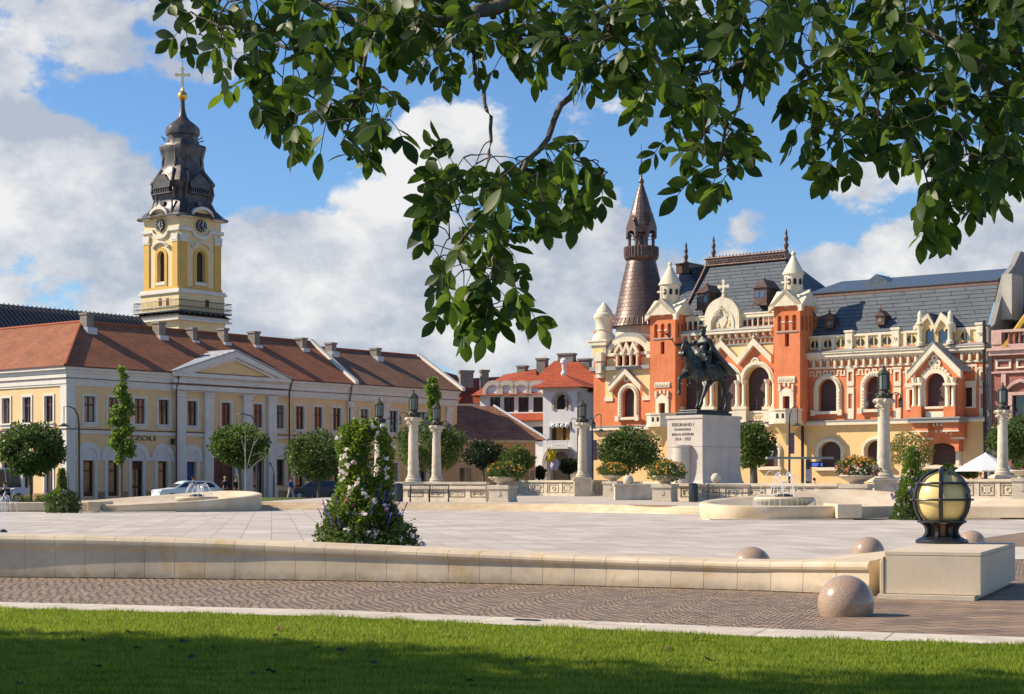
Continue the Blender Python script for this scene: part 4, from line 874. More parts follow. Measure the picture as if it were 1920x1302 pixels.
for r_, z_, n_ in ((0, zbb-.75, 7), (1, zbb-1.25, 6), (2, zbb-1.7, 7)):
    for i in range(n_): x = xbw-1.0+2.0*i/(n_-1); zz = z_+.22*math.sin(math.pi*i/(n_-1)); m.box(x-.1, x+.1, -1.2+r_*.25, -1.05+r_*.25, zz-.12, zz+.1)
q = part('corbel_trim', m, pwh, pal); q['kind'] = 'stuff'
part('corbel_soffit', MB().ring(arch(xbw, 3.2, zbb-2.6, zbb-.43, 12, .5), arch(xbw, 2.6, zbb-2.6, zbb-1.95, 12, .35), -.9, -.0, closed=False), orange, pal)
# twin-gabled dormer above the oriel
td = -.35; zD0 = bz(1757, 648, td)
for i, (pc_, pa_, pb_) in enumerate(((1742, 1727, 1753.5), (1766, 1753.5, 1779.5))):
    xa_, xb_, xc_ = bx(pa_, td), bx(pb_, td), bx(pc_, td); zk_ = bz(pc_, 588-2*i, td); zf_ = bz(pc_, 611, td)
    wx = bx((1745.5, 1770.5)[i], td); hh = arch(wx, 1.05, bz(pc_, 645, td), bz(pc_, 617, td), 8, .4)
    part('dormer', MB().wall([(xa_,zD0),(xa_,zf_),(xc_,zk_-.15),(xb_,zf_),(xb_,zD0)], [hh], td, .3, thick=3.2), MATS['parapet_yellow'], pal)
    gable_trim(pal, 'dormer_gable', (xa_-(.55 if i==0 else .0), zf_-(.0)), (xc_, zk_), (xb_+(.55 if i else 0), zf_-.0), .28, td-.25, td)
    part('dormer_roof', MB().prism([(xa_-.5*(i==0), zf_), (xc_, zk_+.05), (xb_+.5*i, zf_), (xb_+.5*i, zf_-.08), (xc_, zk_-.05), (xa_-.5*(i==0), zf_-.08)], td-.0, 3), pslate, pal)
    o = part('dormer_window', MB().prism([(wx+.1,hh[4][1]+.02),(wx,hh[4][1]-.2),(wx-.1,hh[4][1]+.02)], td, td+.25), pwh, pal); part('pane', MB().box(wx-.53, wx+.53, td+.22, td+.27, hh[0][1], bz(pc_,617,td)), glass('sky_glass', (.07,.12,.2), .1), o)
for px in (1727.5, 1784):
    x = bx(px, td); part('dormer_column', MB().lathe([(.3,0),(.3,.25),(.19,.35),(.19,1.25),(.28,1.4),(.3,1.55)], x, td-.25, 10, zD0), pwh, pal, smooth=40)
    part('finial', MB().lathe([(.36,0),(.36,.12),(.22,.2),(.26,.35),(.18,.5),(.22,.7),(.16,.95),(.03,1.1)], x-.05, td-.1, 10, bz(px, 609, td)), pwh, pal, smooth=50)
# ---------------- slate roof of the right wing
zr1 = bz(1600, 551, 3.2)-.1; zr0 = ZP1-.6; xr0 = bx(1495, 1)
m = MB().add([(xr0,.5,zr0),(XE-.3,.5,zr0),(XE-.3,3.1,zr1),(xr0,3.1,zr1)], [(0,1,2,3)])
part('mansard_slope', m, pslate, pal)
zr2 = bz(1700, 533, 7)
part('mansard_curb', MB().box(xr0, XE-.3, 3.1, 3.25, zr1-.02, zr1+.42), M('curb_wood', (.20,.12,.095), .8, .2, 3, .2), pal)
part('upper_slope', MB().add([(xr0,3.0,zr1+.42),(XE-.3,3.0,zr1+.42),(XE-.3,9,zr2+.9),(xr0,9,zr2+.9),(xr0,3.0,zr1+.30),(XE-.3,3.0,zr1+.30),(xr0,16,zr1),(XE-.3,16,zr1)], [(0,1,2,3),(4,5,1,0),(3,2,7,6)]), M('upper_metal', (.10,.12,.14), .35, .4, 5, .6, 6, metal=.3), pal)
part('skylight', MB().prism([(bx(1648,6)-1.3,zr2+.0),(bx(1648,6),zr2+.85),(bx(1648,6)+1.3,zr2+.0)], 5.5, 8), MATS['upper_metal'], pal)
# fire wall at the right end
part('fire_wall', MB().prismx([(0,0),(0,ZP1-.1),(.6,ZP1+.2),(3.0,zr1+.6),(4.6,zr1+1.55),(6.0,zr2+1.8),(7.5,zr2+1.7),(12,zr1-.5),(15,ZP1-1),(15,0)], XE-.02, XE+.4), M('grey_render', (.26,.24,.22), .9, .12, 1, .2, 20, stain=.2), pal)
part('fire_wall_stack', MB().box(XE+.4, XE+1.2, 2.0, 4.3, ZP1+.6, zr1+.6), M('pale_render', (.46,.43,.36), .9, .12, 1, .2, 20, stain=.3), pal)
for px, py in ((1562, 606), (1657, 600)):
    t = 1.6; x = bx(px, t); z = bz(px, py, t)
    o = part('roof_dormer', MB().box(x-.38, x+.38, t-.7, t+1, z-.45, z+.25).prism([(x-.5,z+.25),(x,z+.75),(x+.5,z+.25)], t-.85, t+1).lathe([(.06,.7),(.1,.85),(.02,1.15)], x, t-.6, 6, z), bronze, pal)
    part('dormer_panel', MB().prism([(x+.2*math.cos(i*1.047), z-.08+.2*math.sin(i*1.047)) for i in range(6)], t-.74, t-.7), chim, o)
part('drainpipe', MB().tube([(bx(1506),-.35,ZCt),(bx(1506)+.1,-.3,ZCn-1),(bx(1506)+.1,-.3,0)], .13, 8), iron, pal)
part('drainpipe', MB().tube([(bx(1848),-.3,ZCt+1.8),(bx(1848),-.3,ZCn-1),(bx(1851),-.3,0)], .13, 8), iron, pal)

# ---------------- turrets
def turret(pl, pr, pside, tf, y_eave, y_apex, y_cone0, y_cone1, y_drum, pcx, tri_y, sw_y, plq_y, cw_y, bal_y):
    x0, x1 = bx(pl, tf), bx(pr, tf); w = x1-x0; xc = (x0+x1)/2; ze = bz(pcx, y_eave, tf); za = bz(pcx, y_apex, tf); dep = w*.95
    ty0, ty1 = bz(pcx, tri_y[1], tf), bz(pcx, tri_y[0], tf); sy0, sy1 = bz(pcx, sw_y[1], tf), bz(pcx, sw_y[0], tf)
    tri = [arch(xc+d, .38, ty0, ty1, 8) for d in (-.68, 0, .68)]; sw = rect(xc-.19, xc+.19, sy0, sy1); zb = ZL-.2
    cwz0, cwz1 = bz(pcx, cw_y[1], tf), bz(pcx, cw_y[0]+20, tf); dr = rect(xc-.32, xc+.32, cwz0, cwz1)
    tu = part('turret', MB().wall([(x0,zb),(x0,ze),(xc,za-.1),(x1,ze),(x1,zb)], tri+[sw, dr], tf, .4), orange, pal)
    # side and rear faces
    mm = Matrix.Translation((x1, tf, 0)) @ Matrix(((0,-1,0,0),(1,0,0,0),(0,0,1,0),(0,0,0,1)))
    s_ = MB(); tri2 = [arch(dep/2+d, .38, ty0, ty1, 8) for d in (-.68, 0, .68)]; s_.m = Matrix.Translation((x1, tf, 0)) @ Matrix.Rotation(R(90), 4, 'Z')
    s_.wall([(0,zb),(0,ze),(dep/2,za-.1),(dep,ze),(dep,zb)], tri2, 0, .3); s_.m = Matrix.Translation((x0, tf, 0)) @ Matrix(((0,1,0,0),(1,0,0,0),(0,0,1,0),(0,0,0,1)))
    s_.wall([(0,zb),(0,ze),(dep/2,za-.1),(dep,ze),(dep,zb)], [], 0, .3); s_.m = None; s_.box(x0+.02, x1-.02, tf+dep-.02, tf+dep, zb, ze); part('turret_sides', s_, orange, tu)
    part('turret_core', MB().box(x0+.35, x1-.35, tf+.42, tf+dep-.35, zb, ze-.2), M('loggia_back', (.50,.42,.26), .9, .1, 2, .1), tu)
    part('turret_loophole', MB().box(xc-.19, xc+.19, tf+.36, tf+.41, sy0, sy1), door_brown, tu)
    part('loggia_sill', MB().prismx([(tf-.08,ty0-.16),(tf-.08,ty0-.08),(tf+.35,ty0+.12),(tf+.35,ty0-.16)], xc-1.0, xc+1.0), ledge_m, tu)
    for d in (-.34, .34): part('loggia_capital', MB().box(xc+d-.16, xc+d+.16, tf-.06, tf+.3, ty1-.62, ty1-.52), pwh, tu)
    for q, xx in ((0, xc),):
        part('roundel', MB().prism([(xx+.3*math.cos(i*.5236), bz(pcx, (y_eave*.62+y_apex*.38)+6, tf)+.3*math.sin(i*.5236)) for i in range(12)], tf-.07, tf), pwh, tu)
    gable_trim(tu, 'turret_gable', (x0-.35, ze-.08), (xc, za+.3), (x1+.35, ze-.08), .34, tf-.32, tf)
    g = gable_trim(tu, 'turret_gable', (-.35, ze-.08), (dep/2, za+.3), (dep+.35, ze-.08), .34, -.32, 0); g.data.transform(Matrix.Translation((x1, tf, 0)) @ Matrix.Rotation(R(90), 4, 'Z'))
    # crossing stone roofs
    part('turret_roof', MB().prism([(x0-.35,ze-.05),(xc,za+.34),(x1+.35,ze-.05)], tf-.32, tf+dep+.2), pwh, tu)
    r2 = MB(); r2.prismx([(tf-.3,ze-.06),(tf+dep/2,za+.32),(tf+dep+.3,ze-.06)], x0-.33, x1+.33); part('turret_cross_roof', r2, pwh, tu)
    yc = tf+dep/2; zd0 = ze+.3; zd1 = bz(pcx, y_cone0, yc); zd2 = bz(pcx, y_cone1, yc); rd = (bx(pcx+18, yc)-bx(pcx, yc))*.93
    part('drum', MB().lathe([(rd*.78,0),(rd*.8,.9),(rd*.96,zd1-zd0-1.2),(rd*.96,zd1-zd0)], xc, yc, 20, zd0), pwh, tu, smooth=40)
    ob = MB()
    for i in range(10): a = 2*math.pi*i/10; ob.m = Matrix.Translation((xc, yc, 0)) @ Matrix.Rotation(a, 4, 'Z'); ob.prism(arch(0, .26, zd1-.85, zd1-.35, 6), -rd*.96-.02, -rd*.9)
    q = part('drum_openings', ob, MATS['opening_dark'], tu); q['kind'] = 'stuff'
    part('cone', MB().lathe([(rd*1.02,0),(rd*1.12,.03),(rd*1.1,.12),(.16,zd2-zd1-.45),(.12,zd2-zd1-.4),(.2,zd2-zd1-.3),(.17,zd2-zd1-.15),(.03,zd2-zd1)], xc, yc, 28, zd1), pwh, tu, smooth=50)
    # small stone cross on the gable
    zx = za+.3; part('cross', MB().box(xc-.08, xc+.08, tf-.3, tf-.15, zx-.1, zx+1.0).box(xc-.36, xc+.36, tf-.298, tf-.152, zx+.5, zx+.66), pwh, tu)
    # plaque, carved doorway with pointed hood, balcony on a corbel
    zp0, zp1 = bz(pcx, plq_y[1], tf), bz(pcx, plq_y[0], tf)
    m = MB().box(xc-.78, xc+.78, tf-.08, tf, zp0, zp1)
    for i in range(9): m.prism([(xc-.7+i*.175+.07*math.cos(j*1.05), (zp0+zp1)/2+.03*math.sin(i*3)+.12*math.sin(j*1.05)) for j in range(6)], tf-.14, tf-.081)
    part('carved_plaque', m, pwh, tu)
    zt2 = bz(pcx, cw_y[0], tf); m = MB().ring([(xc-.66,cwz0),(xc-.66,cwz1+.35),(xc,zt2-.15),(xc+.66,cwz1+.35),(xc+.66,cwz0)], [(xc-.32,cwz0),(xc-.32,cwz1-.02),(xc,cwz1),(xc+.32,cwz1-.02),(xc+.32,cwz0)], tf-.13, tf, closed=False)
    for i in range(4): m.box(xc-.7+i*.4, xc-.7+i*.4+.18, tf-.18, tf, zt2-.45, zt2+.1) if i in (0, 3) else m.box(xc-.7+i*.4, xc-.7+i*.4+.18, tf-.10, tf, zt2-.1, zt2+.2)
    part('balcony_door_trim', m, pwh, tu); part('balcony_door', MB().box(xc-.33, xc+.33, tf+.3, tf+.36, cwz0, cwz1), blind, tu)
    bz0, bz1 = bz(pcx, bal_y[1], tf), bz(pcx, bal_y[0], tf)
    pts = [(xc-1.35,tf),(xc-1.2,tf-.65),(xc-.5,tf-1.15),(xc+.5,tf-1.15),(xc+1.2,tf-.65),(xc+1.35,tf)]
    part('balcony', MB().prismz(pts, bz0, bz1), pwh, tu, bevel=.03)
    sc = lambda k: [((x-xc)*k+xc, (y-tf)*k+tf) for x, y in pts]
    part('balcony_rim', MB().prismz(sc(1.07), bz1-.12, bz1+.02).prismz(sc(1.07), bz0-.18, bz0-.001), pwh, tu)
    m = MB()
    for d in (-.25, .25): m.prism(arch(xc+d, .22, bz0+.25, bz0+.65, 6), tf-1.17, tf-1.14)
    part('balcony_openings', m, MATS['opening_dark'], tu)
    zz = bz0-.18; n = 6; ring_ = [sc(k) for k in (.98, .72, .45, .2, .08)]; zs_ = [zz, zz-.35, zz-.8, zz-1.4, zz-1.75]; vs = [(x, y, z) for rg_, z in zip(ring_, zs_) for x, y in rg_]
    part('balcony_corbel', MB().add(vs, [(k*n+i, k*n+i+1, (k+1)*n+i+1, (k+1)*n+i) for k in range(4) for i in range(n-1)]), M('corbel_yellow', (.66,.48,.22), .9, .06, 1, .1, 20), tu)
    return x0, x1
turret(1451, 1500, 1517, -1.6, 573, 550, 517, 472, 550, 1475.5, (591, 620), (626, 650), (706, 718), (723, 767), (768, 791))
turret(1219, 1266, 1283, -1.6, 590, 567, 537, 492, 572, 1243, (607, 633), (641, 664), (717, 727), (736, 776), (776, 797))

# ---------------- central block
tc_ = -.25; cxs = [1301, 1362, 1421]; xt0, xt1 = bx(1280, tc_), bx(1453, tc_)
zs0 = bz(1421, 772, tc_); zs1 = bz(1421, 687, tc_); zfr = bz(1421, 645, tc_); zle = bz(1400, 619, tc_)
hc = []
for px in cxs: hc.append(arch(bx(px, tc_), 2.36, zs0, zs1, 18, 1.0))
part('central_wall', MB().wall(rect(xt0, xt1, ZL-.1, zle-.1), hc, tc_, .55), orange, pal)
for px, h in zip(cxs, hc):
    x = bx(px, tc_); o = part('great_window', MB().ring(arch(x, 3.2, zs1-1.2, zs1+.42, 18, 1.0), arch(x, 2.36, zs1-1.21, zs1, 18, 1.0), tc_-.22, tc_+.02, closed=False).ring(arch(x, 2.9, zs1-1.15, zs1+.28, 18), arch(x, 2.6, zs1-1.15, zs1+.12, 18), tc_-.3, tc_-.2, closed=False), pwh, pal)
    part('blind', MB().prism(arch(x, 2.40, zs0-.02, zs1+.02, 18), tc_+.48, tc_+.53), blind, o)
    part('reveal', MB().ring(arch(x, 2.361, zs0+.01, zs1, 18), arch(x, 2.24, zs0+.01, zs1-.06, 18), tc_+.03, tc_+.47, closed=False), MATS['corbel_yellow'], o)
    part('balustrade', MB().box(x-1.18, x+1.18, tc_-.2, tc_+.3, zs0-.12, zs0+.05).box(x-1.15, x+1.15, tc_-.12, tc_, zs0-.75, zs0-.121), pwh, o)
    m = MB()
    for i in range(6): m.ring([(x-.85+i*.34+.14*math.cos(j*.785), zs0-.43+.18*math.sin(j*.785)) for j in range(8)], [(x-.85+i*.34+.07*math.cos(j*.785), zs0-.43+.1*math.sin(j*.785)) for j in range(8)], tc_-.17, tc_-.121)
    q = part('balustrade_tracery', m, MATS['parapet_yellow'], o); q['kind'] = 'stuff'
for px in (1271, 1331.5, 1391.5, 1448):
    for d in ((-.32, .32) if px not in (1271,) else (.32,)):
        x = bx(px, tc_)+d; zb = bz(px, 763, tc_)
        part('column', MB().lathe([(.24,0),(.24,.14),(.17,.22),(.16,2.0),(.16,zs1-1.5-zb),(.26,zs1-1.3-zb),(.3,zs1-1.15-zb)], x, tc_-.25, 12, zb), pwh, pal, smooth=40)
    x = bx(px, tc_); part('column_pedestal', MB().box(x-.62, x+.62, tc_-.5, tc_, ZL, zb-.25).box(x-.68, x+.68, tc_-.56, tc_, zb-.25, zb), pwh, pal)
# chevron gables
ap = [(1295.5, 641), (1355.5, 638), (1416.5, 634.5)]; ft = [(1265, 677), (1325.5, 675), (1387, 671.5), (1450, 668)]
for i in range(3):
    a, k, b = [(bx(px, tc_), bz(px, py, tc_)) for px, py in (ft[i], ap[i], ft[i+1])]
    gable_trim(pal, 'chevron_gable', a, k, b, .42, tc_-.42, tc_)
    part('roundel', MB().ring([(k[0]+.42*math.cos(j*.5236), k[1]-2.0+.42*math.sin(j*.5236)) for j in range(12)], [(k[0]+.25*math.cos(j*.5236), k[1]-2.0+.25*math.sin(j*.5236)) for j in range(12)], tc_-.12, tc_).prism([(k[0]+.2*math.cos(j*1.05), k[1]-2.0+.2*math.sin(j*1.05)) for j in range(6)], tc_-.08, tc_), pwh, pal)
    part('gable_finial', MB().lathe([(.1,0),(.16,.15),(.08,.3),(.14,.42),(.02,.6)], k[0], tc_-.3, 8, k[1]-.05), pwh, pal)
# yellow infill between the gables above
for i in range(4):
    c = (bx(ft[i][0], tc_), bz(*ft[i], tc_)); 
    xa_, xb_ = max(xt0+.1, c[0]-1.5), min(xt1-.1, c[0]+1.5); part('frieze_panel', MB().prism([(c[0],c[1]+.1),(xa_,zfr-.0),(xb_,zfr-.0)], tc_-.05, tc_), MATS['parapet_yellow'], pal)
part('frieze_ledge', MB().box(xt0, xt1, tc_-.16, tc_, zfr-.02, zfr+.1), ledge_m, pal)
m = MB(); n = 21
for i in range(n):
    x = xt0 + (xt1-xt0)*(i+.5)/n; m.ring(arch(x, .5, zfr+.1, zfr+.62, 8, .9), arch(x, .34, zfr+.1, zfr+.5, 8, .9), tc_-.14, tc_, closed=False)
q = part('arcade_frieze', m, pwh, pal); q['kind'] = 'stuff'
m = MB(); zbk = zle-.25
for i in range(14): x = xt0+.2+(xt1-xt0-.4)*i/13; m.prismx([(tc_,zbk),(tc_-.5,zbk),(tc_-.45,zbk-.25),(tc_,zbk-.55)], x-.09, x+.09)
q = part('brackets', m, pwh, pal); q['kind'] = 'stuff'
part('terrace_cornice', MB().box(xt0, xt1, tc_-.6, tc_, zle-.25, zle-.05).box(xt0, xt1, tc_-.5, tc_+1.5, zle-.05, zle+.12), pwh, pal)
part('terrace_flashing', MB().add([(xt0,tc_-.64,zle-.02),(xt1,tc_-.64,zle-.02),(xt1,tc_-.1,zle+.28),(xt0,tc_-.1,zle+.28)], [(0,1,2,3)]), ledge_m, pal)
# open roof balustrade
zb0, zb1 = bz(1420, 613, tc_), bz(1420, 588, tc_)
for a, b in ((1285, 1329), (1387, 1452)):
    x0, x1 = bx(a, tc_), bx(b, tc_)
    part('roof_balustrade_rail', MB().box(x0, x1, tc_, tc_+.4, zb1-.28, zb1).box(x0, x1, tc_-.05, tc_+.45, zb1, zb1+.12), pwh, pal)
    part('roof_balustrade_foot', MB().box(x0, x1, tc_, tc_+.4, zb0-.3, zb0), pwh, pal)
    n = int((x1-x0)/.5)
    for i in range(n+1):
        x = x0+.1+(x1-x0-.2)*i/n; part('baluster', MB().lathe([(.1,0),(.075,.1),(.075,zb1-zb0-.5),(.14,zb1-zb0-.3),(.15,zb1-zb0-.28)], x, tc_+.2, 8, zb0), pwh, pal)
# heraldic niche
xn = bx(1357, tc_); wn = 1.68; zn0 = zle+.15; za_ = bz(1357, 583, tc_); zap = bz(1357, 556, tc_)
def ogee(r, z0, zs_, zt_):
    L_ = [(-r, z0), (-r, zs_)]; n = 10
    for i in range(1, n+1):
        t = i/n; ang = t*math.pi/2*.86; x = -r*math.cos(ang)*(1 if t < .75 else 1); z = zs_ + r*1.0*math.sin(ang); L_.append((x, z))
    lx, lz = L_[-1]; L_ += [(lx*.45, lz+(zt_-lz)*.45), (0, zt_)]; Rr = [(-x, z) for x, z in L_[:-1]][::-1]; return [(x+xn, z) for x, z in L_ + Rr]
o = part('heraldic_niche', MB().ring(ogee(wn, zn0, za_-.6, zap), ogee(wn*.56, zn0, za_-1.3, bz(1357,579,tc_)), tc_-.35, tc_+.4, closed=False).prism(ogee(wn*.56, zn0, za_-1.3, bz(1357,579,tc_)), tc_-.05, tc_+.3), pwh, pal)
part('niche_moulding', MB().ring(ogee(wn*.72, zn0, za_-1.1, bz(1357,574,tc_)), ogee(wn*.62, zn0, za_-1.2, bz(1357,577,tc_)), tc_-.42, tc_-.34, closed=False), pwh, o)
zm = bz(1357, 600, tc_); m = MB().prism(ogee(wn*.54, zn0+.02, za_-1.32, bz(1357,580,tc_)), tc_-.10, tc_-.052); part('niche_ground', m, MATS['parapet_yellow'], o)
m = MB(); rr = random.Random(2)
m.prism([(xn-.4,zm+.5),(xn-.42,zm-.1),(xn-.2,zm-.5),(xn,zm-.65),(xn+.2,zm-.5),(xn+.42,zm-.1),(xn+.4,zm+.5)], tc_-.2, tc_-.10)
for s_ in (-1, 1):
    for k in range(9): a = xn+s_*rr.uniform(.45,.85); z = zm-1.0+k*.24; m.prism([(a+.13*math.cos(j*1.05+k), z+.13*math.sin(j*1.05+k)) for j in range(6)], tc_-.19, tc_-.10)
m.ring([(xn+.25*math.cos(j*.63), zm+.85+.2*math.sin(j*.63)) for j in range(10)], [(xn+.14*math.cos(j*.63), zm+.85+.1*math.sin(j*.63)) for j in range(10)], tc_-.2, tc_-.10)
for k in range(7): a = xn-.6+k*.2; z = zap-1.0-.5*abs(k-3)/3; m.prism([(a+.12*math.cos(j*1.05+k), z+.16*math.sin(j*1.05+k)) for j in range(6)], tc_-.42, tc_-.352)
q = part('coat_of_arms', m, pwh, o)
zx = bz(1357, 556, tc_)
m = MB().lathe([(.3,0),(.2,.25),(.12,.5),(.2,.6),(.1,.75)], xn, tc_, 8, zx-.25); 
m.box(xn-.09, xn+.09, tc_-.08, tc_+.08, zx+.4, zx+1.25).box(xn-.4, xn+.4, tc_-.078, tc_+.078, zx+.75, zx+.92)
for x, z in ((xn-.42, zx+.83), (xn+.42, zx+.83), (xn, zx+1.28)): m.prism([(x+.15*math.cos(j*.785), z+.15*math.sin(j*.785)) for j in range(8)], tc_-.09, tc_+.09)
part('stone_cross', m, pwh, pal)
# ---------------- big slate roof
def q3(px, py, t): return (bx(px, t), t, bz(px, py, t))
e1, e2 = q3(1270, 612, 1.2), q3(1456, 600, 1.2); r1, r2_ = q3(1329, 499, 5.2), q3(1470, 486, 5.2)
e3 = (e2[0]+3.6, 1.2, e2[2]); 
bk1, bk2 = (e1[0], 12, e1[2]), (e3[0]+.5, 12, e3[2])
part('great_roof', MB().add([e1, (e3[0], 1.2, e3[2]-.3), r2_, r1, bk1, bk2, (r1[0], 6.2, r1[2]), (r2_[0], 6.2, r2_[2])], [(0,1,2,3),(1,5,7,2),(5,4,6,7),(4,0,3,6),(3,2,7,6)]), pslate, pal)
m = MB(); zc_r = r1[2]; m.add([(r1[0]-.2,5.0,r1[2]),(r2_[0]+.2,5.0,r2_[2]),(r2_[0]+.2,5.0,r2_[2]+.55),(r1[0]-.2,5.0,r1[2]+.55),(r1[0]-.2,6.3,r1[2]),(r2_[0]+.2,6.3,r2_[2]),(r2_[0]+.2,6.3,r2_[2]+.55),(r1[0]-.2,6.3,r1[2]+.55)], [(0,1,2,3),(1,5,6,2),(5,4,7,6),(4,0,3,7),(3,2,6,7)])
for i in range(22):
    u = (i+.5)/22; x = r1[0]+(r2_[0]-r1[0])*u; z = r1[2]+(r2_[2]-r1[2])*u
    m.ring([(x+.17*math.cos(j*.785), z+.28+.17*math.sin(j*.785)) for j in range(8)], [(x+.09*math.cos(j*.785), z+.28+.09*math.sin(j*.785)) for j in range(8)], 4.9, 4.999)
    m.box(x-.04, x+.04, 5.0, 5.1, z+.55, z+.8)
m.tube([(r1[0]-.3,5.0,r1[2]+.6),(r2_[0]+.3,5.0,r2_[2]+.6)], .09, 6).tube([(r1[0]-.3,5.0,r1[2]-.02),(r2_[0]+.3,5.0,r2_[2]-.02)], .09, 6)
part('ridge_cresting', m, bronze, pal)
part('hip_cap', MB().tube([e1, (r1[0]-.1,5.0,r1[2])], .14, 6), bronze, pal)
def finial(x, y, z0, h, nm='roof_finial'): return part(nm, MB().lathe([(.22,0),(.26,.1*h),(.12,.16*h),(.2,.3*h),(.24,.36*h),(.12,.44*h),(.18,.55*h),(.2,.62*h),(.1,.7*h),(.13,.8*h),(.02,h)], x, y, 8, z0), bronze, pal, smooth=50)
finial(r1[0]+.25, 5.6, r1[2]+.5, 2.2); finial(r2_[0], 5.6, r2_[2]+.5, 2.2)
for px, py in ((1327, 565), (1434, 556)):
    t = 2.3; x = bx(px, t); z = bz(px, py, t)
    o = part('roof_dormer', MB().box(x-.62, x+.62, t-.8, t+2.4, z-.7, z+.65).box(x-.72, x+.72, t-.9, t-.7, z-.85, z-.7), bronze, pal)
    part('dormer_roof', MB().add([(x-.75,t-.95,z+.65),(x+.75,t-.95,z+.65),(x+.75,t+2.6,z+.65),(x-.75,t+2.6,z+.65),(x,t-.2,z+1.45),(x,t+2,z+1.45)], [(0,1,4),(1,2,5,4),(2,3,5),(3,0,4,5),(3,2,1,0)]).lathe([(.06,0),(.1,.15),(.02,.45)], x, t-.1, 6, z+1.4), bronze, o)
    for d in (-.27, .27): part('pane', MB().prism(arch(x+d, .34, z-.15, z+.42, 6), t-.83, t-.8), glass('sky_glass'), o)
# smaller roof block left of it
f1, f2 = q3(1264, 575, 5), q3(1330, 570, 5); k1, k2 = q3(1274, 512, 9), q3(1290, 511, 9)
part('side_roof', MB().add([f1, f2, k2, k1, (f1[0],16,f1[2]), (f2[0],16,f2[2]), (k1[0],11,k1[2]), (k2[0],11,k2[2])], [(0,1,2,3),(1,5,7,2),(5,4,6,7),(4,0,3,6),(3,2,7,6)]), pslate, pal)
part('side_roof_cap', MB().box(k1[0]-.25, k2[0]+.25, 8.8, 11.2, k1[2]-.1, k1[2]+.75).box(k1[0]-.35, k2[0]+.35, 8.7, 11.3, k1[2]+.75, k1[2]+.85), bronze, pal)
finial((k1[0]+k2[0])/2, 9.4, k1[2]+.8, 2.1)
part('side_roof_back', MB().prismx([(9,k1[2]-3),(9,k1[2]+.4),(14,k1[2]+.4),(14,k1[2]-3)], k2[0]+.4, k2[0]+4.2), slate, pal)
part('upper_body', MB().box(bx(1266,5), e3[0], 1.3, 12, ZL, e1[2]+.1), orange, pal)

# ---------------- left wing with corner turret and loggia
tl = -.2; xl0, xl1 = bx(1113, tl), bx(1222, tl); zlt = bz(1179, 693, tl)
wl0, wl1 = bz(1179, 782, tl), bz(1179, 728, tl); xw = bx(1179, tl); hw_ = arch(xw, 1.32, wl0, wl1, 16)
part('left_wall', MB().wall([(xl0,ZL-.1),(xl0,bz(1120,620,tl)),(bx(1135,tl),bz(1135,620,tl)),(bx(1137,tl),zlt),(xl1,zlt),(xl1,ZL-.1)], [hw_], tl, .42, thick=.9), orange, pal)
arched_window(1179, 1.32, 782, 728, t=tl, surround=.42)
for a, b, yb in ((1135.5, 1149, 753), (1206, 1219, 751)):
    x0, x1 = bx(a, tl), bx(b, tl); part('yellow_panel', MB().box(x0, x1, tl-.05, tl, bz(a, yb, tl)+.35, zlt), MATS['parapet_yellow'], pal); part('panel_foot', MB().box(x0-.06, x1+.06, tl-.12, tl, bz(a, yb, tl), bz(a, yb, tl)+.35), pwh, pal)
ga, gk, gb = (bx(1146,tl), bz(1146,724,tl)), (bx(1176,tl), bz(1176,691,tl)), (bx(1206,tl), bz(1206,722,tl))
part('upper_yellow', MB().prism([(bx(1149,tl),zlt),(bx(1149,tl),ga[1]-.3),(gk[0],gk[1]-.2),(bx(1206,tl),gb[1]-.3),(bx(1206,tl),zlt)], tl-.04, tl), MATS['parapet_yellow'], pal)
gable_trim(pal, 'window_gable', ga, gk, gb, .4, tl-.45, tl); part('window_gable_roof', MB().prism([ga, gk, gb, (gb[0],gb[1]+.08), (gk[0],gk[1]+.1), (ga[0],ga[1]+.08)], tl-.5, tl), ledge_m, pal)
part('roundel', MB().ring([(gk[0]+.33*math.cos(j*.5236), bz(1176,710,tl)+.33*math.sin(j*.5236)) for j in range(12)], [(gk[0]+.18*math.cos(j*.5236), bz(1176,710,tl)+.18*math.sin(j*.5236)) for j in range(12)], tl-.12, tl), pwh, pal)
part('left_ledge', MB().box(xl0-.2, xl1, tl-.4, tl, zlt-.02, zlt+.32), ledge_m, pal)
# loggia storey
zg0 = zlt+.32; zg1 = bz(1176, 666, tl); xi0, xi1 = bx(1137,tl), xl1
part('loggia_wall', MB().box(xi0, xi1, tl+.05, tl+.5, zg0, zg1), orange, pal)
part('loggia_cornice', MB().box(xi0-.1, bx(1155,tl), tl-.2, tl+.05, zg1-.05, zg1+.22), pwh, pal); part('loggia_cornice', MB().box(bx(1197,tl), xi1, tl-.2, tl+.05, zg1-.05, zg1+.22), pwh, pal)
for a, b in ((1138.5, 1154), (1200, 1218)):
    xx = (bx(a,tl)+bx(b,tl))/2; part('yellow_niche', MB().prism(arch(xx, .95, zg0+.02, zg1-.2, 8, .5), tl-.0, tl+.049), MATS['parapet_yellow'], pal)
lx = [bx(p, tl-.4) for p in (1163.5, 1176, 1188.5)]; x0, x1 = bx(1154,tl-.4), bx(1197.5,tl-.4); zz0 = bz(1176, 686, tl-.4); zz1 = bz(1176, 655, tl-.4)
hz3 = [arch(x, .42, zz0, bz(1176, 664.5, tl-.4), 8) for x in lx]
pts = [(x0, zz0), (x0, zz1-.3)]
for x in lx: pts += [(x-.02, bz(1176, 646.5, tl-.4)), (x+.36, zz1-.3)] if x != lx[-1] else [(x-.02, bz(1176, 646.5, tl-.4)), (x1, zz1-.3)]
pts += [(x1, zz0)]
lo_ = part('loggia', MB().wall(pts, hz3, tl-.4, .3, thick=.45), orange, pal)
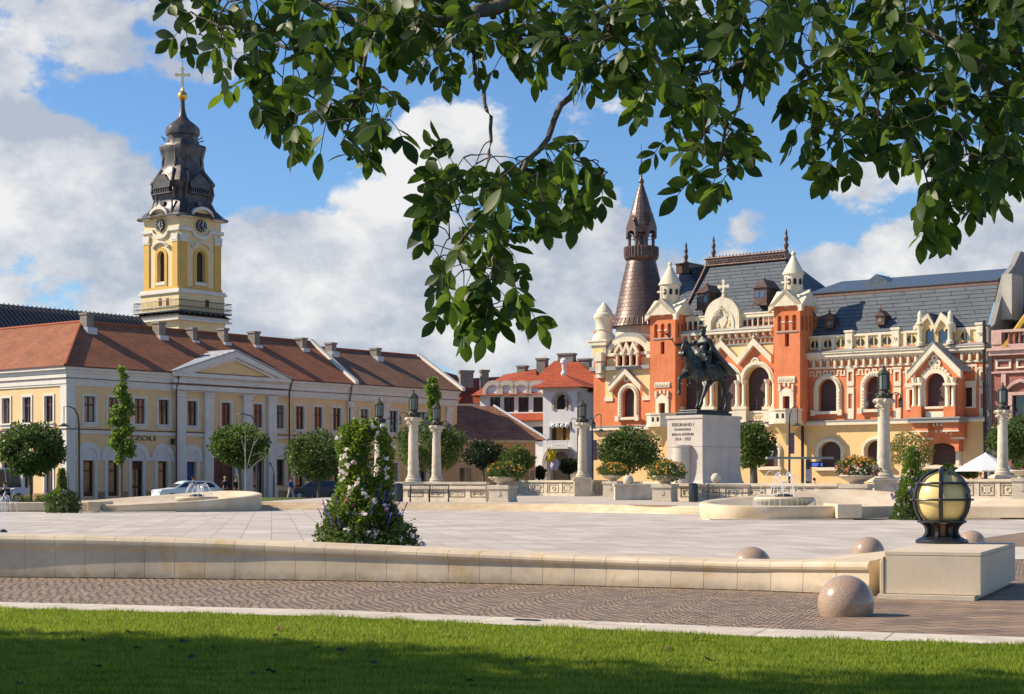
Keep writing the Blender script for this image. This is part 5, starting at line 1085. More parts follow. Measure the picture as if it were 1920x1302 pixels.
part('loggia_shadow', MB().box(x0+.1, x1-.1, tl-.02, tl+.04, zz0, zz1-.5), MATS['opening_dark'], lo_)
for i, x in enumerate(lx):
    a = (pts[1+2*i]); k = pts[2+2*i]; b = pts[3+2*i]; gable_trim(lo_, 'loggia_gable', (a[0]-.05, a[1]+.1), (k[0], k[1]+.28), (b[0]+.05, b[1]+.1), .2, tl-.6, tl-.4)
    part('roundel', MB().prism([(x+.2*math.cos(j*.63), zz1-.35+.2*math.sin(j*.63)) for j in range(10)], tl-.45, tl-.4), pwh, lo_)
for px in (1157.5, 1169.5, 1182.5, 1195):
    part('loggia_column', MB().lathe([(.16,0),(.1,.1),(.1,.85),(.17,1.0),(.18,1.1)], bx(px, tl-.5), tl-.5, 8, zz0), pwh, lo_)
part('loggia_sill', MB().box(x0-.1, x1+.1, tl-.62, tl+.04, zz0-.1, zz0-.001), ledge_m, lo_)
# big segmental arch above the loggia
xm_ = bx(1180, 0); za1 = bz(1180, 632, 0); zb_ = bz(1180, 663, 0)
def seg(r_, h_, n=16): return [(xm_ - r_*math.cos(math.pi*i/n), zb_ + h_*math.sin(math.pi*i/n)) for i in range(n+1)]
rA = (bx(1220,0)-bx(1139,0))/2
part('great_arch', MB().ring(seg(rA, za1-zb_), seg(rA-.42, za1-zb_-.42), -.35, .6, closed=False), pwh, pal)
part('great_arch_roof', MB().ring(seg(rA+.05, za1-zb_+.4), seg(rA, za1-zb_+.01), -.1, 2.5, closed=False), ledge_m, pal)
part('great_arch_back', MB().prism(seg(rA-.3, za1-zb_-.3), 1.2, 1.4), orange, pal)
for px in (1157.5, 1194.5): x = bx(px, 0); part('arch_post', MB().box(x-.2, x+.2, -.25, .1, zb_-.3, bz(px, 637, 0)-.05), pwh, pal)
part('arch_end_post', MB().box(bx(1214,-.2), bx(1221,-.2), -.4, .2, zb_-.5, bz(1217, 642, 0)), pwh, pal)
# corner turret with pinnacle
x0, x1 = bx(1107, -.5), bx(1137, -.5); xc = (x0+x1)/2; yc = .4
zt_ = [bz(1122, y, -.5) for y in (668, 648, 641, 624, 612, 604, 594)]
part('corner_turret', MB().box(x0+.12, x1-.1, -.5, 1.5, zt_[0]-.05, zt_[1]).box(x0-.1, x1+.08, -.68, 1.6, zt_[1], zt_[1]+.32).box(x0-.18, x1+.16, -.76, 1.7, zt_[1]+.32, zt_[2]+.15), pwh, pal)
part('corner_panel', MB().box(x0+.3, x1-.3, -.54, -.5, zt_[0]+.15, zt_[1]-.25), MATS['parapet_yellow'], pal)
part('corner_pinnacle', MB().lathe([(1.1,0),(.95,.5),(.7,.85),(.78,1.0),(.74,1.1),(.74,1.75),(.92,2.0),(.96,2.15),(.9,2.4),(.72,2.5),(.66,2.75),(.3,3.2),(.04,3.5)], xc, yc, 20, zt_[2]+.1), pwh, pal, smooth=45)
part('corner_bracket', MB().box(bx(1115,-.9), bx(1128,-.9), -.95, -.2, bz(1122, 678, -.9), bz(1122, 661, -.9)).box(bx(1117,-.8), bx(1127,-.8), -.85, -.2, bz(1122, 700, -.9), bz(1122, 679, -.9)).box(bx(1117,-.5), bx(1130,-.5), -.5, -.2, bz(1122, 708, -.9), bz(1122, 701, -.9)), pwh, pal)
# ---------------- copper cone tower behind
ty = 5.6; tx = bx(1202.5, ty); lamt = B.lam(1202.5, ty)
def cz(y): return EYE + (HZ-y)/F*lamt
k_ = lamt/F
part('cone_drum', MB().lathe([(45*k_,ZL),(45*k_,cz(632))], tx, ty, 32), orange, pal, smooth=40)
part('cone_drum_band', MB().lathe([(45.5*k_,cz(634)),(46*k_,cz(632)),(47.5*k_,cz(622)),(47*k_,cz(614))], tx, ty, 32), pwh, pal, smooth=40)
ct = part('cone_tower', MB().lathe([(60*k_,cz(614)),(59*k_,cz(611)),(52*k_,cz(600)),(48*k_,cz(585)),(44*k_,cz(565)),(38*k_,cz(535)),(32*k_,cz(510)),(28.5*k_,cz(495)),(27*k_,cz(489))], tx, ty, 48), bronze_t, pal, smooth=50)
m = MB()
for i in range(40):
    a = 2*math.pi*i/40; m.tube([(tx+60*k_*math.cos(a), ty+60*k_*math.sin(a), cz(613.5)), (tx+52.2*k_*math.cos(a), ty+52.2*k_*math.sin(a), cz(600))], .05, 4)
q = part('eaves_ribs', m, bronze, ct); q['kind'] = 'stuff'
part('gallery', MB().lathe([(27*k_,cz(491)),(31.5*k_,cz(486)),(32.5*k_,cz(482)),(31*k_,cz(481)),(31*k_,cz(467)),(32*k_,cz(466)),(32*k_,cz(464)),(29*k_,cz(464)),(29*k_,cz(480))], tx, ty, 16, a0=R(11)), bronze, ct)
m = MB()
for i in range(32): a = 2*math.pi*i/32; m.box(tx+31.5*k_*math.cos(a)-.05, tx+31.5*k_*math.cos(a)+.05, ty+31.5*k_*math.sin(a)-.05, ty+31.5*k_*math.sin(a)+.05, cz(482), cz(464.5))
q = part('gallery_railing', m, bronze, ct); q['kind'] = 'stuff'
for i in range(8):
    a = R(45*i+22.5-10); part('gallery_column', MB().lathe([(.22,0),(.14,.15),(.13,1.6),(.22,1.9)], tx+24*k_*math.cos(a), ty+24*k_*math.sin(a), 8, cz(480)), bronze, ct)
# octagonal lantern with arches, gables and spire
rb = 28.5*k_; ap8 = []
for i in range(8):
    a = R(45*i-10); c = Matrix.Translation((tx, ty, 0)) @ Matrix.Rotation(a+R(90), 4, 'Z'); m = MB(); m.m = c; s8 = rb*math.tan(R(22.5))
    gp = [(-s8, cz(447)), (-s8, cz(428)), (0, cz(402)), (s8, cz(428)), (s8, cz(447))] if i % 2 == 0 else [(-s8, cz(447)), (-s8, cz(430)), (0, cz(424)), (s8, cz(430)), (s8, cz(447))]
    hole = [(x, z) for x, z in arch(0, s8*1.45, cz(447)+.01, cz(435), 8, .8)]
    m.wall(gp, [hole], -rb, .25); m.wall(gp, [hole], -rb+.26, 0); part('lantern_gable', m, bronze, ct)
part('lantern_post', MB().lathe([(.35,0),(.3,2.0)], tx, ty, 8, cz(481)), bronze, ct)
part('spire_cone', MB().lathe([(28*k_,cz(433)),(25*k_,cz(418)),(20.5*k_,cz(400)),(13*k_,cz(374)),(5*k_,cz(350)),(3.2*k_,cz(343))], tx, ty, 16, a0=R(1)), bronze_t, ct)
part('spire_tip', MB().lathe([(3*k_,cz(346)),(5.5*k_,cz(342)),(5*k_,cz(339)),(2*k_,cz(335)),(1.6*k_,cz(325)),(.9*k_,cz(290)),(.4*k_,cz(270))], tx, ty, 10), bronze, ct, smooth=40)

# ================================================================== BRICK BAROQUE HOUSE at the right edge
brick = tiles('red_brick', (.34,.11,.075), (.27,.085,.06), .5, .16, (.33,.24,.2), .015, kz=1, var=.2, bump=.3)
pink = M('pink_trim', (.52,.33,.27), .85, .12, 2, .2, 20, hue=(.6,.42,.36), stain=.25)
rb_ = thing('brick_townhouse', 'ornate red brick townhouse with pink stucco trim at the right edge beyond the palace', 'building', (B.o.x, B.o.y, 0), B.a)
X0 = XE+.45; X1 = XE+26; zt = bz(1860, 668, 0); 
opn = [rect(X0+1.6+3.2*i, X0+3.0+3.2*i, bz(1890, 800), bz(1890, 742)) for i in range(7)] + [rect(X0+1.5+3.2*i, X0+3.1+3.2*i, 0, 3.2) for i in range(7)]
part('wall', MB().wall(rect(X0, X1, -.3, zt), opn, 0, .35), brick, rb_)
part('body', MB().box(X0, X1, .5, 12, -.3, zt-.1), brick, rb_)
part('cornice', MB().box(X0-.1, X1, -.5, 0, zt, zt+.35).box(X0-.2, X1, -.7, .2, zt+.35, zt+.55).box(X0, X1, -.2, 0, zt-1.35, zt-1.2), pink, rb_)
m = MB()
for i in range(60): x = X0+.9+i*.42; m.lathe([(.1,0),(.14,.25),(.08,.6),(.12,.9)], x, .0, 6, zt+.85)
q = part('balusters', m, brick, rb_); q['kind'] = 'stuff'
part('roof_rail', MB().box(X0, X1, -.2, .2, zt+1.75, zt+1.95).box(X0, X1, -.15, .15, zt+.56, zt+.85).box(X0, X0+.8, -.25, .25, zt+.85, zt+1.75), pink, rb_)
for i in range(8):
    x = X0+.9+1.6*i; part('frieze_panel', MB().ring(rect(x-.6, x+.6, zt-1.0, zt-.3), rect(x-.45, x+.45, zt-.87, zt-.43), -.12, 0), pwh, rb_)
for i in range(7):
    x = X0+2.3+3.2*i; z0, z1 = bz(1890,800), bz(1890,742)
    o = part('window', MB().ring(rect(x-1.0, x+1.0, z0-.1, z1+.25), rect(x-.7, x+.7, z0, z1), -.15, .02), pink, rb_); part('pane', MB().box(x-.7, x+.7, .28, .33, z0, z1), pane, o)
    part('pediment', MB().ring([(x-1.2,z1+.45),(x-.7,z1+1.0),(x,z1+1.25),(x+.7,z1+1.0),(x+1.2,z1+.45)], [(x-1.0,z1+.45),(x-.55,z1+.8),(x,z1+1.0),(x+.55,z1+.8),(x+1.0,z1+.45)], -.3, 0, closed=False), pink, o)
    part('pilaster', MB().box(x-1.55, x-1.2, -.15, 0, z0-.3, zt-1.35), pink, rb_)
    part('shopfront', MB().box(x-.8, x+.8, .25, .3, 0, 3.2), pane, rb_)
part('string_course', MB().box(X0, X1, -.3, 0, bz(1870,806), bz(1870,800)).box(X0, X1, -.1, 0, 3.4, 3.8), pink, rb_)
zr = bz(1900, 583, 6)
part('roof', MB().add([(X0,.3,zt+.3),(X1,.3,zt+.3),(X1,6,zr),(X0+.0,6,zr),(X0,12,zt),(X1,12,zt)], [(0,1,2,3),(3,2,5,4),(0,3,4)]), M('grey_roof', (.14,.13,.12), .8, .25, 1.5, .4, 10), rb_)
part('roof_sheet', MB().box(X0, X1, 5.5, 6.5, zr+.05, zr+.5), zinc, rb_)
xg = bx(1895, 1); part('turret_roof', MB().add([(xg,0,zt+.5),(xg+8,0,zt+.5),(xg+8,8,zt+.5),(xg,8,zt+.5),(xg+4,4,bz(1925,470,4))], [(0,1,4),(1,2,4),(2,3,4),(3,0,4)]), MATS['grey_roof'], rb_)
part('gilded_hip', MB().tube([(xg-.1,-.1,zt+.5),(xg+4,4,bz(1925,470,4))], .28, 6), M('ochre_hip', (.50,.30,.05), .7, .2, 2, .2), rb_)
# ================================================================== HOUSES IN THE MIDDLE
rtile = tiles('bright_clay_tiles', (.48,.095,.035), (.40,.075,.03), .32, .36, (.16,.04,.02), .025, kz=1.5, var=.2, bump=.8, bdist=.06)
otile = tiles('old_brown_tiles', (.50,.21,.11), (.30,.14,.085), .3, .34, (.09,.045,.035), .03, kz=1.5, var=.4, bump=1, bdist=.08)
lime_w = M('white_limewash', (.80,.79,.77), .88, .04, .8, .12, 15, hue=(.84,.83,.81), stain=.12)
beige = M('beige_trim', (.50,.42,.35), .85, .1, 2, .2, 20)
dkwin = M('dark_window_frame', (.06,.045,.04), .6, .2, 4, .1)
D = Fac(1018, 186, -24)
wh = thing('white_house', 'white art nouveau house with red tiled roofs, an arched loggia and a flowered balcony', 'building', (D.o.x, D.o.y, 0), D.a)
def dx_(px, t=0): return D.x(px, t)
def dz_(px, py, t=0): return D.z(px, py, t)
# main tower-like bay
xa, xb = dx_(1018), dx_(1082); ze = dz_(1050, 727)
op_up = arch(dx_(1053), 1.7, dz_(1053,768), dz_(1053,740), 10); op_bal = arch(dx_(1049), 2.4, dz_(1049,826), dz_(1049,794), 6, .35); op_gate = arch(dx_(1049), 2.7, 0, dz_(1049,846), 14)
part('bay_wall', MB().wall([(xa,-.3),(xa,ze),(xb,ze),(xb,-.3)], [op_up, op_bal, op_gate], 0, .7, thick=4), lime_w, wh)
part('bay_back', MB().box(xa+.2, xb-.2, 3.0, 3.2, 0, ze), beige, wh)
part('arch_surround', MB().ring(arch(dx_(1049), 3.9, 1.5, dz_(1049,846)+.7, 14), arch(dx_(1049), 2.72, 1.5, dz_(1049,846)+.01, 14), -.25, .02, closed=False), beige, wh)
part('side_pier', MB().box(xb, dx_(1090), .1, 4, -.3, ze-.5), beige, wh)
for d in (-.62, .62): part('loggia_column', MB().lathe([(.2,0),(.14,.15),(.14,1.0),(.24,1.25),(.3,1.4)], dx_(1053)+d-.1, .1, 10, dz_(1053,768)), beige, wh)
part('loggia_trim', MB().ring(arch(dx_(1053), 2.3, dz_(1053,768), dz_(1053,740)+.3, 10), arch(dx_(1053), 1.72, dz_(1053,768), dz_(1053,740)+.01, 10), -.12, .02, closed=False), beige, wh)
part('loggia_window', MB().prism(arch(dx_(1054), .75, dz_(1054,768), dz_(1054,745), 8), 1.0, 1.1), dkwin, wh)
o = part('balcony', MB().box(dx_(1030), dx_(1069), -.7, .0, dz_(1050,842), dz_(1050,838)).box(dx_(1030), dx_(1069), -.7, -.6, dz_(1050,829), dz_(1050,827)), lime_w, wh)
for i in range(9): x = dx_(1031)+(dx_(1068)-dx_(1031))*i/8; part('baluster', MB().box(x-.07, x+.07, -.69, -.6, dz_(1050,838), dz_(1050,829)), lime_w, o)
for i in range(4): x = dx_(1037)+i*(dx_(1063)-dx_(1037))/3; part('awning_scallop', MB().ball((x,-.1,dz_(1050,799)), .24, 8, m=6), lime_w, wh)
part('balcony_door', MB().box(dx_(1040), dx_(1052), .5, .6, dz_(1049,828), dz_(1049,802)).box(dx_(1058), dx_(1064), .5, .6, dz_(1049,828), dz_(1049,802)), M('ochre_curtain', (.36,.19,.06), .9, .2, 2, .1), wh)
zk = dz_(1057, 702, 3)
part('bay_roof', MB().add([(xa-1.2,-1,ze),(xb+1.2,-1,ze),(xb+1.2,7,ze),(xa-1.2,7,ze),(dx_(1057,3),3,zk)], [(0,1,4),(1,2,4),(2,3,4),(3,0,4),(3,2,1,0)]), rtile, wh)
part('roof_finial', MB().lathe([(.3,0),(.35,.2),(.18,.5),(.25,1.2),(.4,1.35),(.36,1.7),(.1,1.9)], dx_(1057,3), 3, 10, zk-.1), lime_w, wh)
# left wing with dormer-like arched windows
tl2 = 3.0; x0, x1 = dx_(900, tl2), dx_(1020, tl2); z_e = dz_(950, 741, tl2)
hs = []; 
for px in (928, 954, 981, 1009): hs.append(rect(dx_(px,tl2)-.66, dx_(px,tl2)+.66, dz_(px,773,tl2), dz_(px,745,tl2)))
hs2 = [rect(dx_(px,tl2)-.7, dx_(px,tl2)+.7, dz_(px,828,tl2), dz_(px,800,tl2)) for px in (952, 981, 1009)]
part('wing_wall', MB().wall([(x0,-.3),(x0,z_e),(x1,z_e),(x1,-.3)], hs+hs2, tl2, .4, thick=5), lime_w, wh)
for i, px in enumerate((928, 954, 981, 1009)):
    x = dx_(px, tl2); z0, z1 = hs[i][0][1], hs[i][1][1]
    o = part('window', MB().ring(rect(x-.66,x+.66,z0,z1), rect(x-.56,x+.56,z0+.1,z1-.1), tl2+.2, tl2+.35).box(x-.05,x+.05,tl2+.2,tl2+.34,z0,z1), dkwin, wh); part('pane', MB().box(x-.6,x+.6,tl2+.3,tl2+.32,z0,z1), pane, o)
    part('dormer_front', MB().prism(arch(x, 2.0, z1+.1, z1+1.5, 12), tl2-.35, tl2+.2), lime_w, wh)
    part('dormer_arch', MB().ring(arch(x, 2.5, z1+.12, z1+1.85, 12), arch(x, 1.7, z1+.12, z1+1.35, 12), tl2-.6, tl2+2.5, closed=False), beige, wh)
for i, px in enumerate((952, 981, 1009)):
    x = dx_(px, tl2); z0, z1 = hs2[i][0][1], hs2[i][1][1]; o = part('window', MB().ring(rect(x-.7,x+.7,z0,z1), rect(x-.58,x+.58,z0+.1,z1-.1), tl2+.2, tl2+.35).box(x-.05,x+.05,tl2+.2,tl2+.34,z0,z1), dkwin, wh); part('pane', MB().box(x-.6,x+.6,tl2+.3,tl2+.32,z0,z1), pane, o)
zr = dz_(985, 678, tl2+7); xr0_ = dx_(925, tl2+7)+1; xr1_ = dx_(1010, tl2+8)
part('wing_roof', MB().add([(x0-.8,tl2-.8,z_e),(x1,tl2-.8,z_e),(xr1_,tl2+7,dz_(1000,692,tl2+7)),(dx_(944,tl2+7),tl2+7,dz_(944,703,tl2+7)),(x0-.8,tl2+14,z_e),(x1,tl2+14,z_e)], [(0,1,2,3),(0,3,4),(4,3,2,5)]), rtile, wh)
part('pent_roof', MB().prismx([(tl2-1.3,dz_(990,788,tl2)),(tl2,dz_(990,775,tl2)),(tl2,dz_(990,788,tl2)-.15),(tl2-1.3,dz_(990,788,tl2)-.15)], dx_(955,tl2), xa-.1), rtile, wh)
# main hipped roof
tm = 6.0; a_, b_ = dx_(1000, tm-3), dx_(1122, tm-3); zz = dz_(1100, 735, tm-3); k1, k2 = dx_(1040, tm+4), dx_(1079, tm+4); zkk = dz_(1060, 676, tm+4)
part('main_wall', MB().box(a_+.5, dx_(1116,tm-2.5), tm-2.5, tm+10, -.3, zz+.1), lime_w, wh)
part('main_roof', MB().add([(a_-2,tm-3,zz),(b_+2,tm-3,zz),(b_+2,tm+12,zz),(a_-2,tm+12,zz),(k1,tm+4,zkk),(k2,tm+4,zkk)], [(0,1,5,4),(1,2,5),(2,3,4,5),(3,0,4)]), rtile, wh)
part('side_window', MB().prism([(dx_(1099,tm-2.6),dz_(1100,831,tm-2.6)),(dx_(1099,tm-2.6),dz_(1100,803,tm-2.6)),(dx_(1108,tm-2.6),dz_(1100,803,tm-2.6)),(dx_(1108,tm-2.6),dz_(1100,831,tm-2.6)),(dx_(1103.5,tm-2.6),dz_(1100,836,tm-2.6))], tm-2.6, tm-2.5), dkwin, wh)
part('side_gate', MB().prism(arch(dx_(1104,tm-2.6), 2.6, 0, dz_(1104,837,tm-2.6), 10), tm-2.58, tm-2.5), MATS['opening_dark'], wh)
for px, yt, yb, w in ((980,686,700,1.0),(1017,672,690,1.1),(1063,663,678,1.9),(1097,673,690,1.3)):
    t = tm+4; x = dx_(px,t); z1 = dz_(px,yt,t); z0 = dz_(px,yb,t)-1.5
    part('chimney', MB().box(x-w/2,x+w/2,t-.5,t+.5,z0,z1-.2).box(x-w/2-.1,x+w/2+.1,t-.6,t+.6,z1-.2,z1), chim, wh)

# flag on the house
fl_ = thing('flag', 'yellow and white flag hanging from a slanted pole on the white house', 'flag', tuple(P(1021, 862, 184)), 0)
part('pole', MB().tube([(0,0,-.4),(.55,0,1.3)], .04, 6), iron, fl_)
vs = [(.5+.12*math.sin(j*1.1)+i*.28, .12*math.sin(i*2+j), 1.2-.32*j-.25*i*.3) for j in range(5) for i in range(4)]
part('yellow_half', MB().add([(x-.25,y,z) for x,y,z in vs], [(j*4+i, j*4+i+1, j*4+i+5, j*4+i+4) for j in range(4) for i in range(3)]), M('flag_yellow', (.75,.55,.02), .8, .05), fl_)
part('white_half', MB().add([(x+.1,y+.06,z-.95) for x,y,z in vs], [(j*4+i, j*4+i+1, j*4+i+5, j*4+i+4) for j in range(4) for i in range(3)]), M('flag_white', (.6,.55,.7), .8, .1), fl_)

# ---------------- ochre house with the old brown roof
E = Fac(846, 168, 20)
oc = M('ochre_house_wall', (.66,.42,.20), .9, .08, 1, .12, 20, hue=(.70,.46,.24), stain=.15)
oh = thing('ochre_house', 'low ochre house with an old brown tiled roof between the townhouse and the white house', 'building', (E.o.x, E.o.y, 0), E.a)
x1 = E.x(1004); zE = E.z(920, 824); 
eo = [rect(E.x(px)-.7, E.x(px)+.7, .9, 2.9) for px in (873, 936)] + [rect(E.x(993)-.6, E.x(993)+.6, 0, 2.6)]
part('wall', MB().wall(rect(-1, x1, -.3, zE), eo, 0, .3), oc, oh)
part('body', MB().box(-1, x1, .45, 10, -.3, zE), oc, oh)
for h in eo:
    x = (h[0][0]+h[2][0])/2; o = part('window', MB().ring(h, [(h[0][0]+.1,h[0][1]+.1),(h[1][0]+.1,h[1][1]-.1),(h[2][0]-.1,h[2][1]-.1),(h[3][0]-.1,h[3][1]+.1)], .1, .22).box(x-.04,x+.04,.1,.2,h[0][1],h[1][1]), white, oh); part('pane', MB().box(h[0][0],h[2][0],.2,.22,h[0][1],h[1][1]), pane, o)
part('eaves_cornice', MB().box(-1, x1, -.35, 0, zE-.3, zE), white, oh)
zr = E.z(924, 762, 5.2); xt = E.x(926, 5.2)
part('roof', MB().add([(-3,-.7,zE-.05),(x1+1.1,-.7,zE-.05),(xt,5.2,zr),(-3,5.2,zr),(-3,11,zE),(x1+1.1,11,zE)], [(0,1,2,3),(3,2,5,4),(1,5,2)]), otile, oh)
part('verge', MB().prism([(x1+1.2,zE-.05),(xt,zr+.1),(xt,zr-.12),(x1+.8,zE-.05)], .0, .25).box(0,0,0,0,0,0) if False else MB().tube([(x1+1.1,-.7,zE),(xt,5.2,zr+.05)], .16, 6), zinc, oh)
part('skylight', MB().add([(E.x(926,2),1.6,E.z(932,812,1.6)),(E.x(936,2),1.6,E.z(938,814,1.6)),(E.x(930,3),3.0,E.z(930,799,3)),(E.x(922,3),3.0,E.z(924,799,3))], [(0,1,2,3)]), zinc, oh)
# ---------------- red roofs further back
Gf = Fac(835, 205, 14)
rh = thing('red_roofed_house', 'large house with steep bright red tiled roofs showing behind the end of the townhouse', 'building', (Gf.o.x, Gf.o.y, 0), Gf.a)
g = lambda px, py, t: (Gf.x(px,t), t, Gf.z(px,py,t))
zb = Gf.z(900, 757, 0)
part('wall', MB().box(Gf.x(815), Gf.x(945), .5, 12, -.3, zb), lime_w, rh)
part('roof', MB().add([(Gf.x(820),-.5,zb),(Gf.x(960),-.5,zb),(Gf.x(950,6),6,Gf.z(950,706,6)),(Gf.x(840,6),6,Gf.z(840,712,6)),(Gf.x(820),13,zb),(Gf.x(960),13,zb)], [(0,1,2,3),(3,2,5,4),(0,3,4),(1,5,2)]), rtile, rh)
part('cross_roof', MB().add([g(803,745,-2), g(847,745,-2), g(857,704,5), g(826,695,3), g(812,695,3), g(880,745,3)], [(0,1,3,4),(1,5,2,3)]), rtile, rh)
part('cross_roof_body', MB().box(Gf.x(805,-1), Gf.x(848,-1), -1.5, .5, -.3, zb+.8), lime_w, rh)
part('small_window', MB().box(Gf.x(853,-1.6), Gf.x(862,-1.6), .3, .4, zb-1.5, zb-.3), dkwin, rh)
for px, yt, yb, w in ((874,695,712,1.6),(908,694,732,.9)):
    x = Gf.x(px,2); z1 = Gf.z(px,yt,2); z0 = Gf.z(px,yb,2)-1; part('chimney', MB().box(x-w/2,x+w/2,1.5,2.5,z0,z1-.3).box(x-w/2-.12,x+w/2+.12,1.38,2.62,z1-.3,z1), chim, rh)
# distant street closing the gap at the far left and right
# ================================================================== FOUNTAINS
water = None
def mk_water(name, col, alpha):
    m, nt, N, L, b = nodes(name); b.inputs['Base Color'].default_value = col + (1,); b.inputs['Roughness'].default_value = .12; b.inputs['Specular IOR Level'].default_value = .8
    b.inputs['Alpha'].default_value = alpha; return m
jetm = mk_water('water_jet', (.88,.91,.94), .42); poolm = mk_water('pool_water', (.22,.27,.26), 1.0)
def bowl_wall(parent, name, pts, side, mat, n=10, wid=.35, batter=.10):
    """pts: (px, Y, crest height, inner slope width, inner foot height); swept smooth wall, inner side to `side`"""
    P_ = spline([(PX(p[0], p[1]), p[1], p[2], p[3], p[4]) if False else Vector((PX(p[0], p[1]), p[1], p[2])) for p in pts], n); ex = spline([Vector((p[3], p[4], 0)) for p in pts], n)
    vs = []; k = 9
    for i, p in enumerate(P_):
        d = (P_[min(i+1, len(P_)-1)] - P_[max(i-1, 0)]); d = Vector((d.x, d.y)).normalized(); nn = Vector((-d.y, d.x)) * side; h = p.z; iw, ih = ex[i].x, ex[i].y
        for o_, z in ((-.02, .0), (-.05, .04), (-batter, h-.09), (-batter+.02, h-.03), (-batter+.1, h), (wid-.12, h-.005), (wid-.02, h-.05), (wid+iw, ih), (wid+iw+.01, 0)):
            vs.append((p.x + nn.x*o_, p.y + nn.y*o_, z))
    fs = [(i*k+j, i*k+j+1, (i+1)*k+j+1, (i+1)*k+j) for i in range(len(P_)-1) for j in range(k-1)]
    fs += [tuple(range(k)), tuple(range((len(P_)-1)*k, len(P_)*k))]
    return part(name, MB().add(vs, fs), mat, parent, smooth=35)
def disc(parent, px, Y, zt, r):
    x = PX(px, Y); part('basin', MB().lathe([(r*.45,0),(r*.5,.1),(r*.6,zt-.42),(r*.93,zt-.2),(r*.99,zt-.12),(r,zt-.06),(r*.96,zt),(r*.2,zt+.01)], x, Y, 40), limey, parent, smooth=40)
    part('nozzle', MB().lathe([(.2,0),(.24,.05),(.24,.1),(.1,.12)], x, Y, 12, zt).box(x-.32, x+.32, Y-.08, Y+.08, zt+.01, zt+.07), dark_metal, parent)
def jets(parent, px, Y, zt, H_, n, spread, seed=1, r=.008):
    rg = random.Random(seed); x0 = PX(px, Y)
    for i in range(n):
        a = 2*math.pi*i/n + rg.uniform(-.2,.2); sp = spread*rg.uniform(.5,1); hh = H_*rg.uniform(.75,1); m = MB(); pts = []
        for k in range(11):
            t = k/10; pts.append((x0 + math.cos(a)*sp*t, Y + math.sin(a)*sp*t, zt + hh*4*t*(1-t)*(1 if t < .5 else 1)))
        m.tube(pts, [r*.7 + r*.9*(k/10) for k in range(11)], 5); 
        for k in range(4, 11):
            for q in range(2): p = pts[k]; m.ball((p[0]+rg.uniform(-.05,.05), p[1]+rg.uniform(-.05,.05), p[2]+rg.uniform(-.06,.06)), rg.uniform(.008,.018), 5, m=4)
        part('water_jet', m, jetm, parent, smooth=60)
fr = thing('fountain', 'right-hand round cream stone fountain with a raised bowl and overflowing basin', 'fountain', (0,0,0))
Zr = [(1600,60.6,.50,.25,.25),(1520,60.3,.50,.25,.25),(1440,60.2,.50,.3,.25),(1380,60.5,.51,.35,.25),(1340,61.2,.54,.4,.25),(1318,62.4,.58,.5,.25),(1322,64.0,.64,.7,.25),(1360,65.8,.72,.9,.25),(1420,67.2,.82,1.2,.25),(1490,68.2,.96,1.6,.25),(1560,68.8,1.05,2.1,.25),(1640,68.6,1.0,2.5,.28),(1720,67.6,.86,2.5,.3),(1830,66.0,.76,2.2,.35),(1960,64.0,.66,2.0,.35),(2100,62.0,.55,1.5,.35)]
bowl_wall(fr, 'bowl_wall', Zr, -1, limey, 8)
part('pool_floor', MB().lathe([(2.8,0),(2.8,.2)], PX(1465,64.3), 64.3, 40, sx=1.05, sy=1.1), limey, fr)
part('pool_water', MB().lathe([(2.7,.201),(2.7,.24)], PX(1465,64.3), 64.3, 40, sx=1.05, sy=1.1), poolm, fr)
disc(fr, 1470, 63.6, .78, 1.12); jets(fr, 1468, 63.6, .82, .95, 14, .95, 2)
m = MB(); rg = random.Random(5)
for i in range(34):
    a = 2*math.pi*i/34; r_ = 1.13; x, y = PX(1470,63.6)+r_*math.cos(a), 63.6+r_*math.sin(a); m.tube([(x,y,.72),(x+.03*math.cos(a),y+.03*math.sin(a),.5),(x+.05*math.cos(a),y+.05*math.sin(a),.24)], rg.uniform(.004,.022), 5)
q = part('falling_water', m, jetm, fr); q['kind'] = 'stuff'
bp = Vector((PX(1569,60.0), 60.0)); part('end_block', MB().box(bp.x, bp.x+.86, 59.9, 62.6, .06, .56), limey, fr, bevel=.02)
m = MB(); m.m = None
m.prismz([(bp.x+.861,60.1),(PX(1700,62.2),62.2),(PX(1950,60.5),60.5),(PX(1950,62.2),62.2),(PX(1700,63.4),63.4),(bp.x+.861,62.2)], .05, .47)
part('bench_wall', m, limey, fr, bevel=.03)
part('slab', MB().prismz([(PX(1318,60.6),60.8),(PX(1330,59.9),59.9),(PX(1445,59.6),59.6),(PX(1600,59.8),59.8),(PX(1600,60.6),60.6),(PX(1340,62),62)], .0, .035), lime, fr)
fl_t = thing('fountain', 'left-hand cream stone fountain whose bowl rises to the right, in front of the yellow townhouse', 'fountain', (0,0,0))
Zl = [(192,76.3,.34,.3,.2),(240,76.2,.36,.3,.2),(300,76.4,.42,.3,.25),(360,76.8,.50,.35,.25),(420,77.5,.61,.4,.25),(462,78.6,.70,.5,.25),(484,80.0,.78,.6,.25),(486,81.6,.84,.8,.25),(468,83.2,.90,1.0,.25),(430,84.4,.92,1.4,.25),(380,84.8,.86,1.9,.25),(320,84.2,.74,2.2,.25),(250,83.0,.62,2.2,.28),(170,81.4,.48,1.7,.3),(90,79.8,.40,.8,.3),(-10,78.5,.38,.4,.3),(-120,77.5,.38,.3,.3)]
bowl_wall(fl_t, 'bowl_wall', Zl, 1, limey, 8)
part('pool_floor', MB().lathe([(2.3,0),(2.3,.2)], PX(385,80.6), 80.6, 40), limey, fl_t)
part('pool_water', MB().lathe([(2.2,.201),(2.2,.24)], PX(385,80.6), 80.6, 40), poolm, fl_t)
disc(fl_t, 369, 80.2, .66, 1.0); jets(fl_t, 373, 80.2, .7, .6, 12, .8, 3, .011)
